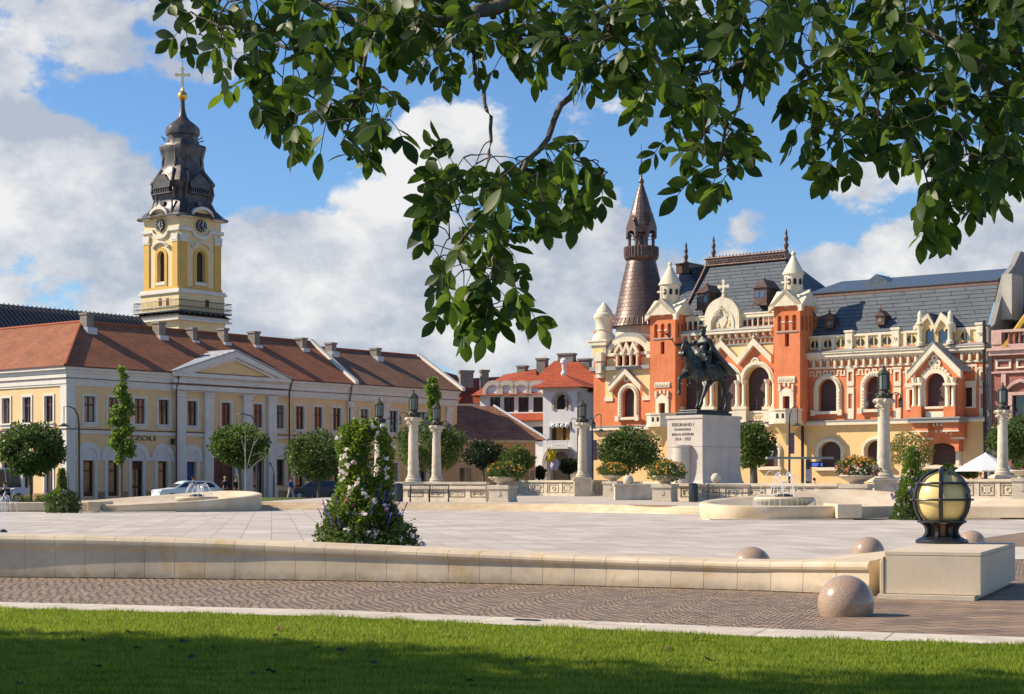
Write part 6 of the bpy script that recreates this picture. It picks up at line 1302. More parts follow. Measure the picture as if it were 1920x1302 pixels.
part('end_block', MB().box(PX(166,76), PX(188,76), 75.8, 78.5, .05, .47), limey, fl_t, bevel=.02)
part('bench_wall', MB().prismz([(PX(-120,77.4),77.4),(PX(100,77.3),77.3),(PX(165.5,77.2),77.2),(PX(165.5,78.6),78.6),(PX(-120,78.4),78.4)], .04, .42), limey, fl_t, bevel=.03)
part('slab', MB().prismz([(PX(190,75.6),75.6),(PX(330,75.5),75.5),(PX(330,76.6),76.6),(PX(190,76.6),76.6)], .0, .03), lime, fl_t)
# small jet in the paving at the far left
sj = thing('ground_jet', 'small water jet playing from the plaza paving at the left edge', 'water jet', (0,0,0))
part('nozzle', MB().lathe([(.12,0),(.1,.06),(.05,.08)], PX(6,45), 45, 10), dark_metal, sj); jets(sj, 6, 45, .05, 1.0, 6, .5, 8, .005)

# ================================================================== BALUSTRADES
TZ = .353
def balustrade(p0, p1, zt, label, zb=TZ, pitch=1.35, thick=.32, mat=None):
    """p0, p1 = (px, Y); cap, plinth, posts, recessed carved panels"""
    a = Vector((PX(*p0), p0[1])); b = Vector((PX(*p1), p1[1])); L_ = (b-a).length; ang = math.atan2(b.y-a.y, b.x-a.x)
    t = thing('balustrade', label, 'balustrade', (a.x, a.y, zb), ang, 'carved stone balustrades round the terrace'); h = zt-zb; mt = mat or stone
    part('coping', MB().box(0, L_, -thick/2-.1, thick/2+.1, h-.15, h).box(0, L_, -thick/2-.05, thick/2+.05, h-.2, h-.151), mt, t, bevel=.015)
    part('plinth', MB().box(0, L_, -thick/2-.06, thick/2+.06, -.3, .2), mt, t, bevel=.015)
    part('panel_core', MB().box(0, L_, -thick/2+.09, thick/2-.09, .2, h-.2), mt, t)
    n = max(1, round(L_/pitch)); w = L_/n
    for i in range(n):
        x = w*i; part('post', MB().box(x+.001, x+.28, -thick/2, thick/2, .201, h-.201), mt, t)
        cx, cz = x+.28+(w-.28)/2, .2+(h-.4)/2; hw2, hh2 = (w-.28)/2-.1, (h-.4)/2-.07; m = MB(); y0 = -thick/2+.02; y1 = -thick/2+.088
        m.ring(rect(cx-hw2, cx+hw2, cz-hh2, cz+hh2), rect(cx-hw2+.05, cx+hw2-.05, cz-hh2+.05, cz+hh2-.05), y0, y1)
        if i % 2: m.line([(cx-hw2+.06,cz-hh2+.06),(cx+hw2-.06,cz+hh2-.06)], .06, y0+.01, y1).line([(cx-hw2+.06,cz+hh2-.06),(cx+hw2-.06,cz-hh2+.06)], .06, y0+.005, y1)
        m.ring([(cx+hh2*.6*math.cos(j*.785), cz+hh2*.6*math.sin(j*.785)) for j in range(8)], [(cx+hh2*.38*math.cos(j*.785), cz+hh2*.38*math.sin(j*.785)) for j in range(8)], y0-.002, y1)
        part('carved_panel', m, mt, t)
    return t
balustrade((722,89.5), (916,86), 1.14, 'carved balustrade behind the benches, left of the nearest flower urn')
balustrade((640,108), (915,104), 1.37, 'farther balustrade whose coping shows behind the two tall columns left of centre')
balustrade((968,128), (1079,124), 1.50, 'distant balustrade between the left urn and the lone column, in front of the white house')
balustrade((1106,124), (1150,132), 1.52, 'short shaded balustrade right of the lone column')
balustrade((1150,132), (1260,120), 1.40, 'balustrade partly hidden behind the round tree and marigold urns')
balustrade((1270,88), (1575,82.5), 1.28, 'long balustrade behind the right fountain, with a stone ball on it')
balustrade((1640,88), (1725,92), 1.38, 'shaded balustrade just right of the tall right column')
balustrade((1790,98), (1990,94), 1.52, 'grey carved balustrade behind the globe lamp at the right edge')
lw = thing('low_wall', 'plain low stone wall with coping, in front of the round tree, carrying a stone ball', 'wall', (PX(1152,95), 95, TZ))
part('wall', MB().box(0, 2.2, -.5, .5, 0, .78), stone, lw, bevel=.02); part('coping', MB().box(-.08, 2.2, -.58, .58, .781, .9), stone, lw, bevel=.03)
def stone_ball(px, py, r, Y, label):
    p = P(px, py, Y); o = part('stone_ball', MB().ball((0,0,0), r, 24, m=16), stone, smooth=60); o.location = p; tag(o, label, 'stone ball')
stone_ball(1178, 901, .3, 95, 'stone ball on the plain low wall below the round tree'); lwz = EYE+(HZ-909)/F*95
stone_ball(1342.5, 897, .26, 86.6, 'stone ball on the balustrade in front of the statue pedestal')

# ================================================================== URN PLANTERS
marig = leafmat('planter_leaves', (.025,.055,.012), (.10,.15,.025), .25, .5, 2.5)
fl_or = leafmat('orange_blossom', (.75,.22,.02), (.80,.42,.04), .2, .7, 3); fl_wh = leafmat('white_blossom', (.62,.50,.48), (.80,.75,.72), .25, .7, 3); fl_pk = leafmat('pink_blossom', (.45,.08,.12), (.62,.25,.28), .2, .7, 3); fl_pu = leafmat('purple_blossom', (.07,.035,.28), (.18,.10,.45), .2, .7, 3)
def leafcloud(m, n, fn, size, rg, asp=.55, droop=0.0):
    """n small folded leaves at points given by fn() -> (pos, outward)"""
    vs = []; fs = []
    for i in range(n):
        p, o_ = fn(); s_ = size*rg.uniform(.6, 1.3); d = Vector((rg.gauss(0,.6), rg.gauss(0,.6), rg.gauss(0,.5)-droop)) + Vector(o_); 
        if d.length < .05: continue
        d.normalize(); u = d.cross(Vector((rg.gauss(0,1), rg.gauss(0,1), rg.gauss(0,1)))).normalized(); p = Vector(p)
        b = len(vs); vs += [p, p + d*s_*.5 + u*s_*asp*.5, p + d*s_, p + d*s_*.5 - u*s_*asp*.5]; fs.append((b, b+1, b+2, b+3))
    return m.add(vs, fs)
def planter(px, Y, w, h, cx_, cz_, rx, rz, label, urn=True, flowers=('orange',), ang=R(-25), zb=TZ, seed=0, group='flower urns on stone pedestals'):
    t = thing('urn_planter', label, 'planter', (PX(px,Y), Y, zb), ang, group); rg = random.Random(seed)
    if h > 0: part('pedestal', MB().box(-w/2, w/2, -w/2, w/2, -.2, h-.22).box(-w/2-.06, w/2+.06, -w/2-.06, w/2+.06, h-.22, h-.02).box(-w/2-.03, w/2+.03, -w/2-.03, w/2+.03, -.2, .12), stone, t, bevel=.015).data
    if h > 0: part('carved_rosette', MB().prism([(.13*math.cos(j*.785), h*.5+.13*math.sin(j*.785)) for j in range(8)], -w/2-.03, -w/2-.001), stone, t)
    ur = w*.62; part('urn', MB().lathe([(ur*.5,h-.02),(ur*.42,h+.06),(ur*.7,h+.16),(ur*1.0,h+.28),(ur*1.12,h+.36),(ur*1.1,h+.40),(ur*.9,h+.39)], 0, 0, 24), stone, t, smooth=40)
    m = MB()
    def fn():
        while True:
            a, b, c = rg.uniform(-1,1), rg.uniform(-1,1), rg.uniform(-1,1); q = a*a+b*b+c*c
            if .35 < q < 1: break
        k = 1 + .2*math.sin(a*7+b*5+seed)*math.cos(c*6+a*4); return (cx_+a*rx*k, b*rx*k*.85, cz_+c*rz*k*(1 if c > 0 else .75)), (a*.5, b*.5, .5)
    leafcloud(m, 3400, fn, .12, rg); part('foliage', m, marig, t)
    cols = {'orange': fl_or, 'white': fl_wh, 'pink': fl_pk}
    for c in flowers:
        m = MB()
        for i in range(55 if c != 'orange' else (30 if seed == 1 else 75)):
            a = rg.uniform(0,6.28); e = rg.uniform(.0,1.4) if c == 'orange' else rg.uniform(-.9,.4); p = Vector((cx_+rx*1.03*math.cos(a)*math.cos(e), rx*.9*math.sin(a)*math.cos(e), cz_+rz*1.05*math.sin(e)*(1 if e > 0 else .7)))
            for k in range(5): th = k*1.256; d1 = Vector((math.cos(th), rg.uniform(-.5,.5), math.sin(th)))*.045; d2 = Vector((math.cos(th+1), rg.uniform(-.5,.5), math.sin(th+1)))*.045; b = len(m.v); m.add([p, p+d1, p+(d1+d2)*.8, p+d2], [(0,1,2,3)])
        q = part(c+'_blossoms', m, cols[c], t); q['kind'] = 'stuff'
    return t
planter(943, 85, 1.05, .86, .15, 1.45, 1.0, .55, 'stone pedestal planter with red-tipped green shrub, right of the benches', seed=1)
planter(1247, 86.5, 1.0, .92, .05, 1.45, .98, .62, 'marigold planter nearest the statue, on a stone pedestal before the plinth', seed=2)
planter(1606, 80.5, 1.25, .92, .0, 1.55, 1.0, .62, 'big urn of orange and white flowers left of the tall right column', flowers=('orange','white','pink'), seed=3)
planter(1149, 118, 1.05, 1.1, 0, 1.75, 1.1, .6, 'marigold urn standing on the far balustrade left of the round tree', seed=4)
planter(1918, 93, 1.0, 1.25, .2, 1.75, .75, .35, 'pale stone urn cut by the right edge of the photo', flowers=('pink',), seed=6)

# ================================================================== LANTERN COLUMNS
patina = M('green_bronze', (.045,.046,.034), .6, .4, 4, .3, 20, metal=.2, hue=(.09,.088,.062)); lglass = glass('lantern_glass', (.16,.17,.15), .2)
def column(px, Y, y_base, y_top, label, side_lamps=(1, -1), ang=0, zped=None):
    zb = EYE+(HZ-y_base)/F*Y; Ht = (y_base-y_top)/F*Y; k = Ht/5.8
    t = thing('lantern_column', label, 'lamp column', (PX(px,Y), Y, zb), ang, 'stone columns topped with bronze lanterns')
    part('pedestal', MB().box(-.62*k, .62*k, -.62*k, .62*k, TZ-zb-.1, -.03).box(-.7*k, .7*k, -.7*k, .7*k, -.15, -.0), stone, t, bevel=.02)
    part('base', MB().lathe([(.58,0),(.58,.1),(.46,.14),(.5,.22),(.46,.3),(.38,.34),(.41,.4),(.36,.46)], n=20).box(-.6,.6,-.6,.6,-.02,.08), stone, t, smooth=40)
    # shaft with a spiral-fluted lower third
    n, rows = 28, 30; vs = []; fs = []
    for j in range(rows+1):
        z = .46 + 3.0*j/rows; r_ = .335 - .045*j/rows
        for i in range(n): a = 2*math.pi*i/n; rr = r_ * (1 + (.06*math.sin(7*(abs((a/(2*math.pi)*4) % 1 - .5)*2) + z*16) if z < 1.35 else 0)); vs.append((rr*math.cos(a), rr*math.sin(a), z))
    fs = [(j*n+i, j*n+(i+1) % n, (j+1)*n+(i+1) % n, (j+1)*n+i) for j in range(rows) for i in range(n)]
    part('shaft', MB().add(vs, fs), stone, t, smooth=50)
    cp = MB().lathe([(.29,3.46),(.33,3.5),(.29,3.55),(.33,3.7),(.44,3.9),(.5,3.98),(.5,4.05),(.36,4.06)], n=20)
    for i in range(8): a = 2*math.pi*i/8; cp.ball((.46*math.cos(a), .46*math.sin(a), 3.93), .12, 8, m=6); cp.ball((.36*math.cos(a+.39), .36*math.sin(a+.39), 3.68), .09, 8, m=5)
    part('capital', cp, stone, t, smooth=50)
    lm = MB().lathe([(.42,4.06),(.4,4.2),(.3,4.35),(.24,4.45),(.3,4.5),(.3,4.53)], n=12)
    for i in range(16): a = 2*math.pi*i/16; lm.ball((.38*math.cos(a), .38*math.sin(a), 4.15+.1*(i % 2)), .08, 6, m=4)
    for i in range(6): a = 2*math.pi*i/6; lm.tube([(.27*math.cos(a),.27*math.sin(a),4.5),(.27*math.cos(a),.27*math.sin(a),5.28)], .03, 5)
    lm.lathe([(.30,5.25),(.33,5.28),(.33,5.32),(.24,5.42),(.14,5.52),(.06,5.6),(.07,5.66),(.02,5.8)], n=6)
    part('lantern', lm, patina, t); part('lantern_glass', MB().lathe([(.24,4.53),(.24,5.26)], n=6), lglass, t)
    for i in range(6): a = 2*math.pi*(i+.5)/6; pass
    for s_ in side_lamps:
        m = MB().tube([(.35*s_,0,4.2),(.6*s_,0,4.38),(.82*s_,0,4.3),(.85*s_,0,4.12)], .028, 5).lathe([(.04,4.12),(.09,4.05),(.12,3.95),(.11,3.93)], .85*s_, 0, 8).lathe([(.1,3.62),(.13,3.64),(.13,3.66)], .85*s_, 0, 8)
        for i in range(4): a = i*1.57; m.tube([(.85*s_+.1*math.cos(a),.1*math.sin(a),3.64),(.85*s_+.1*math.cos(a),.1*math.sin(a),3.95)], .012, 4)
        a_ = part('side_arm', m, patina, t); part('side_lantern', MB().lathe([(.08,3.65),(.09,3.93)], .85*s_, 0, 8), lglass, a_)
    for ch in t.children:
        if ch.name.split('.')[0] != 'pedestal': ch.scale = (k, k, k)
    return t
column(775, 98, 906, 730, 'left stone lantern column of the close pair behind the benches')
column(818.5, 112, 906, 752, 'right, smaller looking stone lantern column of the close pair behind the benches')
column(711, 108, 906, 745, 'lantern column partly hidden behind the big flower cone')
column(1092, 121, 897, 748, 'lone lantern column in front of the white house')
column(1657, 83.5, 899, 683, 'tallest looking lantern column, in front of the palace next to the flower urn')
column(1880, 99, 893, 716, 'lantern column near the right edge, in front of the brick townhouse')

# ================================================================== BENCHES, BINS
def bench(px, Y, w, label, ang=0):
    t = thing('bench', label, 'bench', (PX(px,Y), Y, TZ), ang, 'slim metal benches at the balustrades')
    for x in (-w/2, w/2):
        part('side_frame', MB().tube([(x,-.3,0),(x,-.3,.6),(x,.15,.62),(x,.3,.85)], .028, 6).tube([(x,.25,0),(x,.2,.45),(x,.3,.85)], .028, 6).tube([(x,-.3,.42),(x,.22,.40)], .02, 5), dark_metal, t)
    part('seat', MB().box(-w/2, w/2, -.3, .2, .41, .445), M('bench_slats', (.35,.30,.24), .6, .2, 8, .2), t)
    m = MB()
    for i in range(int(w/.09)): x = -w/2+.05+i*.09; m.tube([(x,.2,.46),(x,.31,.84)], .010, 4)
    m.tube([(-w/2,.31,.85),(w/2,.31,.85)], .02, 5).tube([(-w/2,.2,.47),(w/2,.2,.47)], .02, 5); part('backrest', m, dark_metal, t)
bench(787, 85.3, .95, 'left metal bench of the pair in front of the left balustrade'); bench(823, 85.2, .95, 'right metal bench of the pair in front of the left balustrade')
bench(1368, 82.8, 2.1, 'long metal bench half hidden by the rim of the right fountain')
def bin_(px, Y, label):
    t = thing('litter_bin', label, 'litter bin', (PX(px,Y), Y, TZ), 0, 'cylindrical litter bins'); part('body', MB().lathe([(.2,.02),(.21,.05),(.21,.86),(.2,.88)], n=20), dark_metal, t, smooth=40)
    m = MB()
    for i in range(20): a = 2*math.pi*i/20; m.tube([(.215*math.cos(a),.215*math.sin(a),.04),(.215*math.cos(a),.215*math.sin(a),.86)], .012, 4)
    part('slats', m, M('bin_green', (.06,.085,.08), .45, .1, 3, .05, metal=.3), t); part('lid', MB().lathe([(.22,.87),(.23,.9),(.1,.95)], n=20), dark_metal, t, smooth=40)
bin_(747, 84.6, 'grey-green litter bin left of the metal benches'); bin_(1300, 83.2, 'grey-green litter bin beside the stone pedestal, left of the right fountain')
# ================================================================== MONUMENT
Mo = Fac(1317, 105, 45); PL_, PW_ = 3.82, 2.8; zt_m = EYE+(HZ-778)/F*105
mono = M('monument_stone', (.50,.44,.38), .75, .08, 1.0, .15, 30, hue=(.56,.50,.43), stain=.15)
ped = thing('statue_pedestal', 'tall pale stone statue pedestal with carved inscription and half-round stele on its left face', 'pedestal', (Mo.o.x, Mo.o.y, TZ), Mo.a)
H_p = zt_m-TZ
# body with a concave flare at the foot: local x 0..PL along the right face, y 0..PW along the left face
prof = [(.62,0),(.62,.50),(.58,.54),(.36,.66),(.2,.86),(.10,1.1),(.03,1.5),(0,1.9),(0,H_p-.2)]
vs = []; 
for o_, z in prof: vs += [(-o_,-o_,z),(PL_+o_,-o_,z),(PL_+o_,PW_+o_,z),(-o_,PW_+o_,z)]
part('body', MB().add(vs, [(k*4+i, k*4+(i+1)%4, (k+1)*4+(i+1)%4, (k+1)*4+i) for k in range(len(prof)-1) for i in range(4)]), mono, ped)
part('cap', MB().box(-.08, PL_+.08, -.08, PW_+.08, H_p-.2, H_p), mono, ped, bevel=.03)
m = MB()
for z in (H_p-1.95,): m.box(-.004, PL_+.004, -.004, PW_+.004, z-.012, z+.012)
part('joint', m, M('joint_dark', (.22,.19,.16), .9, .1), ped)
part('stele', MB().lathe([(.78,0),(.75,.5),(.62,.7),(.6,.9),(.6,H_p-2.0),(.66,H_p-1.95),(.66,H_p-1.85),(.5,H_p-1.82)], -.12, PW_/2+.1, 28), mono, ped, smooth=40)
ins = M('inscription', (.10,.08,.06), .8, .1)
for i, (tx_, sz) in enumerate((('FERDINAND I', .29), ('ÎNTREGITORUL', .19), ('REGE AL ROMÂNIEI', .20), ('1914 · 1927', .27))):
    o = text_part('inscription', tx_, sz, ins, ped, (-.012, PW_/2+.15, H_p-.58-.30*i), rot=(R(90), 0, R(-90)), depth=.008)
# ---------------- horse and rider (skinned skeletons)
st_bronze = M('statue_bronze', (.028,.033,.033), .42, .45, 2.5, .35, 14, metal=.45, hue=(.06,.075,.072), stain=.3)
def skin(name, chains, mat, parent, S_=1.0, lv=2, extra=None):
    """chains: lists of (x,y,z,r[,r2]); points within 1 mm are merged; first point of first chain is the root"""
    vs, es, rs = [], [], []
    def idx(p):
        for i, q in enumerate(vs):
            if (Vector(q) - Vector(p[:3])*S_).length < .002: return i
        vs.append(tuple(Vector(p[:3])*S_)); rs.append((p[3]*S_*1.13, (p[4] if len(p) > 4 else p[3])*S_*1.13)); return len(vs)-1
    for c in chains:
        k = [idx(p) for p in c]; es += [(a, b) for a, b in zip(k, k[1:]) if a != b]
    me = bpy.data.meshes.new(name); me.from_pydata(vs, es, []); me.update(); o = link(bpy.data.objects.new(name, me)); o.parent = parent
    sk = o.modifiers.new('skin', 'SKIN'); sk.use_smooth_shade = True
    for i, r in enumerate(rs): me.skin_vertices[0].data[i].radius = r; me.skin_vertices[0].data[i].use_root = (i == 0)
    sb = o.modifiers.new('sub', 'SUBSURF'); sb.levels = lv; sb.render_levels = lv
    bpy.context.view_layer.update(); dg = bpy.context.evaluated_depsgraph_get(); m2 = bpy.data.meshes.new_from_object(o.evaluated_get(dg)); o.modifiers.clear(); o.data = m2
    m2.polygons.foreach_set('use_smooth', [True]*len(m2.polygons)); m2.materials.clear(); m2.materials.append(mat); return o
sc_ = Vector((PL_/2, PW_/2)); W0 = Mo.o + Mo.dx*sc_.x + Mo.dy*sc_.y
stt = thing('equestrian_statue', 'dark bronze crowned rider in a long cape on a pacing horse, above the stone pedestal', 'statue', (W0.x, W0.y, zt_m), Mo.a + math.pi)   # local +x = heading (towards the inscription)
part('plinth', MB().box(-1.75, 1.75, -.85, .85, 0, .22).box(-1.6, 1.6, -.75, .75, .22, .36), st_bronze, stt, bevel=.04)
hs = 1.92; z0 = .36
T0 = Matrix.Translation((0, 0, 0))
Z = z0/hs
def v(x, y, z, *r): return (x, y, z+Z) + r
horse = [
 [v(-.10,0,1.32,.25,.33), v(.18,0,1.30,.26,.34), v(.45,0,1.36,.25,.33), v(.62,0,1.50,.19,.27), v(.74,0,1.72,.135,.22), v(.84,.0,1.93,.10,.17), v(.93,.0,2.10,.085,.13), v(1.03,.02,2.12,.085,.115), v(1.10,.02,1.96,.07,.10), v(1.14,.02,1.78,.052,.07), v(1.15,.02,1.66,.055,.065)],
 [v(-.10,0,1.32,.25,.33), v(-.42,0,1.34,.24,.31), v(-.68,0,1.38,.24,.29), v(-.86,0,1.34,.13,.17), v(-.95,0,1.22,.06,.06), v(-1.03,0,.95,.09,.08), v(-1.02,0,.65,.07,.06), v(-.98,0,.42,.02,.02)],
 # raised foreleg (right), standing foreleg (left)
 [v(.45,0,1.36,.25,.33), v(.60,-.17,1.22,.13,.14), v(.82,-.18,1.10,.095,.10), v(1.04,-.18,1.03,.062,.065), v(1.05,-.18,.80,.040,.042), v(1.03,-.18,.62,.045,.045), v(1.06,-.18,.53,.055,.055), v(1.08,-.18,.46,.062,.05)],
 [v(.45,0,1.36,.25,.33), v(.50,.17,1.15,.13,.14), v(.52,.18,.88,.080,.085), v(.50,.18,.60,.058,.062), v(.52,.18,.35,.038,.04), v(.54,.18,.17,.045,.045), v(.58,.18,.08,.055,.05), v(.61,.18,.02,.07,.05)],
 # hind legs
 [v(-.68,0,1.38,.24,.29), v(-.62,-.19,1.12,.15,.18), v(-.42,-.19,.88,.095,.11), v(-.28,-.19,.62,.058,.065), v(-.12,-.19,.36,.040,.042), v(-.05,-.19,.18,.046,.046), v(.0,-.19,.09,.055,.05), v(.03,-.19,.02,.07,.05)],
 [v(-.68,0,1.38,.24,.29), v(-.76,.19,1.10,.15,.18), v(-.80,.19,.84,.10,.11), v(-.95,.19,.58,.060,.065), v(-.94,.19,.33,.040,.042), v(-.92,.19,.17,.046,.046), v(-.88,.19,.08,.055,.05), v(-.85,.19,.02,.07,.05)],
]
ho = skin('horse', horse, st_bronze, stt, hs)
m = MB()
for s_ in (-1, 1): m.lathe([(.03,0),(.028,.05),(.004,.13)], 1.0*hs, (.02+s_*.045)*hs, 6, (2.2+Z)*hs); m.v[-18:] = [(x, y, (z-(2.2+Z)*hs)*hs+(2.2+Z)*hs) for x, y, z in m.v[-18:]]
part('ears', m, st_bronze, ho)
mp = MB(); n = 9; vs = []
cr_ = [(.98,2.24),(.86,2.22),(.75,2.08),(.66,1.92),(.57,1.78),(.47,1.68)]; lo2 = [(1.04,2.12),(.90,1.98),(.80,1.86),(.70,1.74),(.62,1.62),(.52,1.56)]
for (a, b), (c, d) in zip(cr_, lo2):
    for y, q in ((-.07, 0), (-.02, 1), (.03, 1), (.12, 0)): vs.append(((a if q else (a+c)/2)*hs, y*hs, ((b if q else (b+d)/2)+Z)*hs))
mp.add(vs, [(k*4+i, k*4+i+1, (k+1)*4+i+1, (k+1)*4+i) for k in range(5) for i in range(3)]); o = part('mane', mp, st_bronze, ho, smooth=60); so_ = o.modifiers.new('s','SOLIDIFY'); so_.thickness = .06
m = MB().tube([tuple(Vector(p)*hs) for p in ((1.10,.12,1.74+Z),(.95,.16,1.62+Z),(.6,.2,1.66+Z),(.3,.12,1.85+Z))], .02, 6).tube([tuple(Vector(p)*hs) for p in ((1.10,-.09,1.74+Z),(.95,-.15,1.62+Z),(.6,-.2,1.66+Z),(.3,.08,1.85+Z))], .02, 6).tube([tuple(Vector(p)*hs) for p in ((.66,-.28,1.42+Z),(.78,0,1.34+Z),(.66,.28,1.42+Z),(.3,.34,1.5+Z))], .03, 6)
m.ring([(.02*math.cos(0),0)]*1*0 or [(hs*(1.12+.09*math.cos(i*.785)), hs*(1.80+Z+.09*math.sin(i*.785))) for i in range(8)], [(hs*(1.12+.075*math.cos(i*.785)), hs*(1.80+Z+.075*math.sin(i*.785))) for i in range(8)], -.16, .2)
part('harness', m, st_bronze, ho)
m = MB(); 
vs = []
for i in range(9):
    a = R(-75 + i*150/8); 
    for x in (-.30, -.1, .12, .30): vs.append((x*hs, (.36*math.sin(a))*hs, (1.31+.36*math.cos(a)+Z)*hs))
m.add(vs, [(i*4+j, i*4+j+1, (i+1)*4+j+1, (i+1)*4+j) for i in range(8) for j in range(3)]); o = part('saddle_cloth', m, st_bronze, ho, smooth=60); q = o.modifiers.new('s','SOLIDIFY'); q.thickness = .06
# rider: pelvis root
rz_ = 1.78
rider = [
 [v(-.02,0,rz_,.15,.18), v(-.01,0,rz_+.18,.13,.16), v(.0,0,rz_+.38,.15,.19), v(.0,0,rz_+.52,.13,.19), v(.01,0,rz_+.62,.06,.065), v(.02,0,rz_+.70,.06,.06), v(.035,0,rz_+.78,.085,.08), v(.03,0,rz_+.88,.085,.08), v(.02,0,rz_+.93,.06,.06)],
 # arms: left holds the reins, right raised forward with the sceptre
 [v(.0,0,rz_+.52,.13,.19), v(-.02,.24,rz_+.48,.085,.085), v(-.04,.31,rz_+.24,.065,.065), v(.06,.29,rz_+.10,.052,.052), v(.22,.18,rz_+.12,.043,.043), v(.28,.14,rz_+.13,.035,.045)],
 [v(.0,0,rz_+.52,.13,.19), v(.02,-.24,rz_+.47,.085,.085), v(.20,-.40,rz_+.38,.065,.065), v(.38,-.52,rz_+.36,.055,.055), v(.56,-.60,rz_+.38,.045,.045), v(.64,-.63,rz_+.39,.035,.045)],
 # legs
 [v(-.02,0,rz_,.15,.18), v(.08,.24,rz_-.06,.12,.12), v(.28,.37,rz_-.22,.095,.095), v(.30,.40,rz_-.36,.08,.08), v(.20,.41,rz_-.62,.065,.065), v(.15,.42,rz_-.88,.05,.05), v(.20,.42,rz_-.95,.05,.05), v(.34,.43,rz_-.95,.04,.035)],
 [v(-.02,0,rz_,.15,.18), v(.08,-.24,rz_-.06,.12,.12), v(.28,-.37,rz_-.22,.095,.095), v(.30,-.40,rz_-.36,.08,.08), v(.20,-.41,rz_-.62,.065,.065), v(.15,-.42,rz_-.88,.05,.05), v(.20,-.42,rz_-.95,.05,.05), v(.34,-.43,rz_-.95,.04,.035)],
]
ri = skin('rider', rider, st_bronze, stt, hs)
def fingers(parent, base, dirv, up_, s=hs):
    b = Vector(base); d = Vector(dirv).normalized(); u = Vector(up_).normalized(); w = d.cross(u)
    for k in range(4):
        p0 = b + w*(k-1.5)*.019; part('finger', MB().tube([p0*s, (p0+d*.035+u*.01)*s, (p0+d*.05-u*.02)*s, (p0+d*.035-u*.05)*s], [.011*s,.011*s,.01*s,.008*s], 6), st_bronze, parent, smooth=60)
    part('thumb', MB().tube([(b+w*.035-d*.02)*s, (b+w*.045+d*.02-u*.02)*s, (b+w*.02+d*.035-u*.045)*s], [.012*s,.011*s,.009*s], 6), st_bronze, parent, smooth=60)
fingers(ri, (.66,-.635,rz_+.39+Z), (.85,-.35,0), (0,0,1)); fingers(ri, (.30,.13,rz_+.13+Z), (.8,-.4,0), (0,0,1))
# head: face, beard, crown
fz = rz_+.83+Z; m = MB()
m.prism([(.115*hs,(fz+.03)*hs),(.15*hs,(fz-.02)*hs),(.115*hs,(fz-.03)*hs)], -.02*hs, .02*hs)     # nose
for s_ in (-1, 1): m.ball((.09*hs, s_*.035*hs, (fz+.03)*hs), .016*hs, 8, m=6); m.ball((.02*hs, s_*.092*hs, fz*hs), .024*hs, 8, m=6)
m.tube([(.105*hs,-.03*hs,(fz-.05)*hs),(.115*hs,0,(fz-.055)*hs),(.105*hs,.03*hs,(fz-.05)*hs)], .008*hs, 5)
part('face', m, st_bronze, ri, smooth=50)
part('beard', MB().lathe([(.03,-.19),(.06,-.15),(.085,-.09),(.08,-.04),(.03,-.02)], .055*hs/hs, 0, 10, 0).v and MB().ball((.07*hs,0,(fz-.10)*hs), .07*hs, 10, 1.2), st_bronze, ri, smooth=60)
m = MB().lathe([(.092*hs,0),(.10*hs,.03*hs),(.105*hs,.06*hs),(.09*hs,.06*hs)], .025*hs, 0, 16, (fz+.07)*hs)
for i in range(8): a = i*.785; m.prism([(.025*hs+.1*hs*math.cos(a)-.025*hs,(fz+.13)*hs),(.025*hs+.11*hs*math.cos(a),(fz+.21)*hs),(.025*hs+.1*hs*math.cos(a)+.025*hs,(fz+.13)*hs)], .1*hs*math.sin(a)-.015, .1*hs*math.sin(a)+.015)
part('crown', m, st_bronze, ri)
hp = Vector((.66,-.64,rz_+.38+Z)); d = Vector((.28,-.28,.42)).normalized()
m = MB().tube([tuple((hp-d*.50)*hs), tuple((hp)*hs), tuple((hp+d*.42)*hs)], [.014*hs,.018*hs,.018*hs], 8); q = (hp+d*.42)*hs
for k in range(5): a = k*1.256; m.tube([tuple(q), tuple(q+Vector((.05*math.cos(a),.05*math.sin(a),.03))*hs), tuple(q+d*.10*hs+Vector((.03*math.cos(a),.03*math.sin(a),0))*hs)], .012*hs, 5)
part('sceptre', m, st_bronze, ri, smooth=50)
# breastplate straps and cape
m = MB().tube([tuple(Vector(p)*hs) for p in ((.12,-.14,rz_+.5+Z),(.16,0,rz_+.42+Z),(.12,.14,rz_+.5+Z))], .02*hs, 6).ball((.16*hs,0,(rz_+.42+Z)*hs), .035*hs, 8); part('clasp', m, st_bronze, ri)
n1, n2 = 15, 12; vs = []
for j in range(n2+1):
    t = j/n2
    for i in range(n1+1):
        a = R(-118 + 236*i/n1); u = i/n1
        rx = .21 + .14*t + .02*math.sin(i*2.2)*t*2; ry = .26 + .20*t - .04*t*t; fold = 1 + .10*math.sin(i*1.9+.6)*min(1, t*2)
        x = -.02 - math.cos(a)*rx*fold - 1.18*t**1.5*(.35+.65*abs(math.cos(a/2))) ; y = math.sin(a)*ry*fold + .05*t; z = rz_+.60 - .07*abs(math.sin(a)) - 1.02*t - .05*math.sin(i*1.9)*t - .12*t*max(0, math.cos(a)) + .16*t*(1-abs(math.cos(a/2)))
        vs.append((x*hs, y*hs, (z+Z)*hs))
m = MB().add(vs, [(j*(n1+1)+i, j*(n1+1)+i+1, (j+1)*(n1+1)+i+1, (j+1)*(n1+1)+i) for j in range(n2) for i in range(n1)])
o = part('cape', m, st_bronze, ri, smooth=70); q = o.modifiers.new('s','SOLIDIFY'); q.thickness = .06; q = o.modifiers.new('b','SUBSURF'); q.levels = q.render_levels = 2
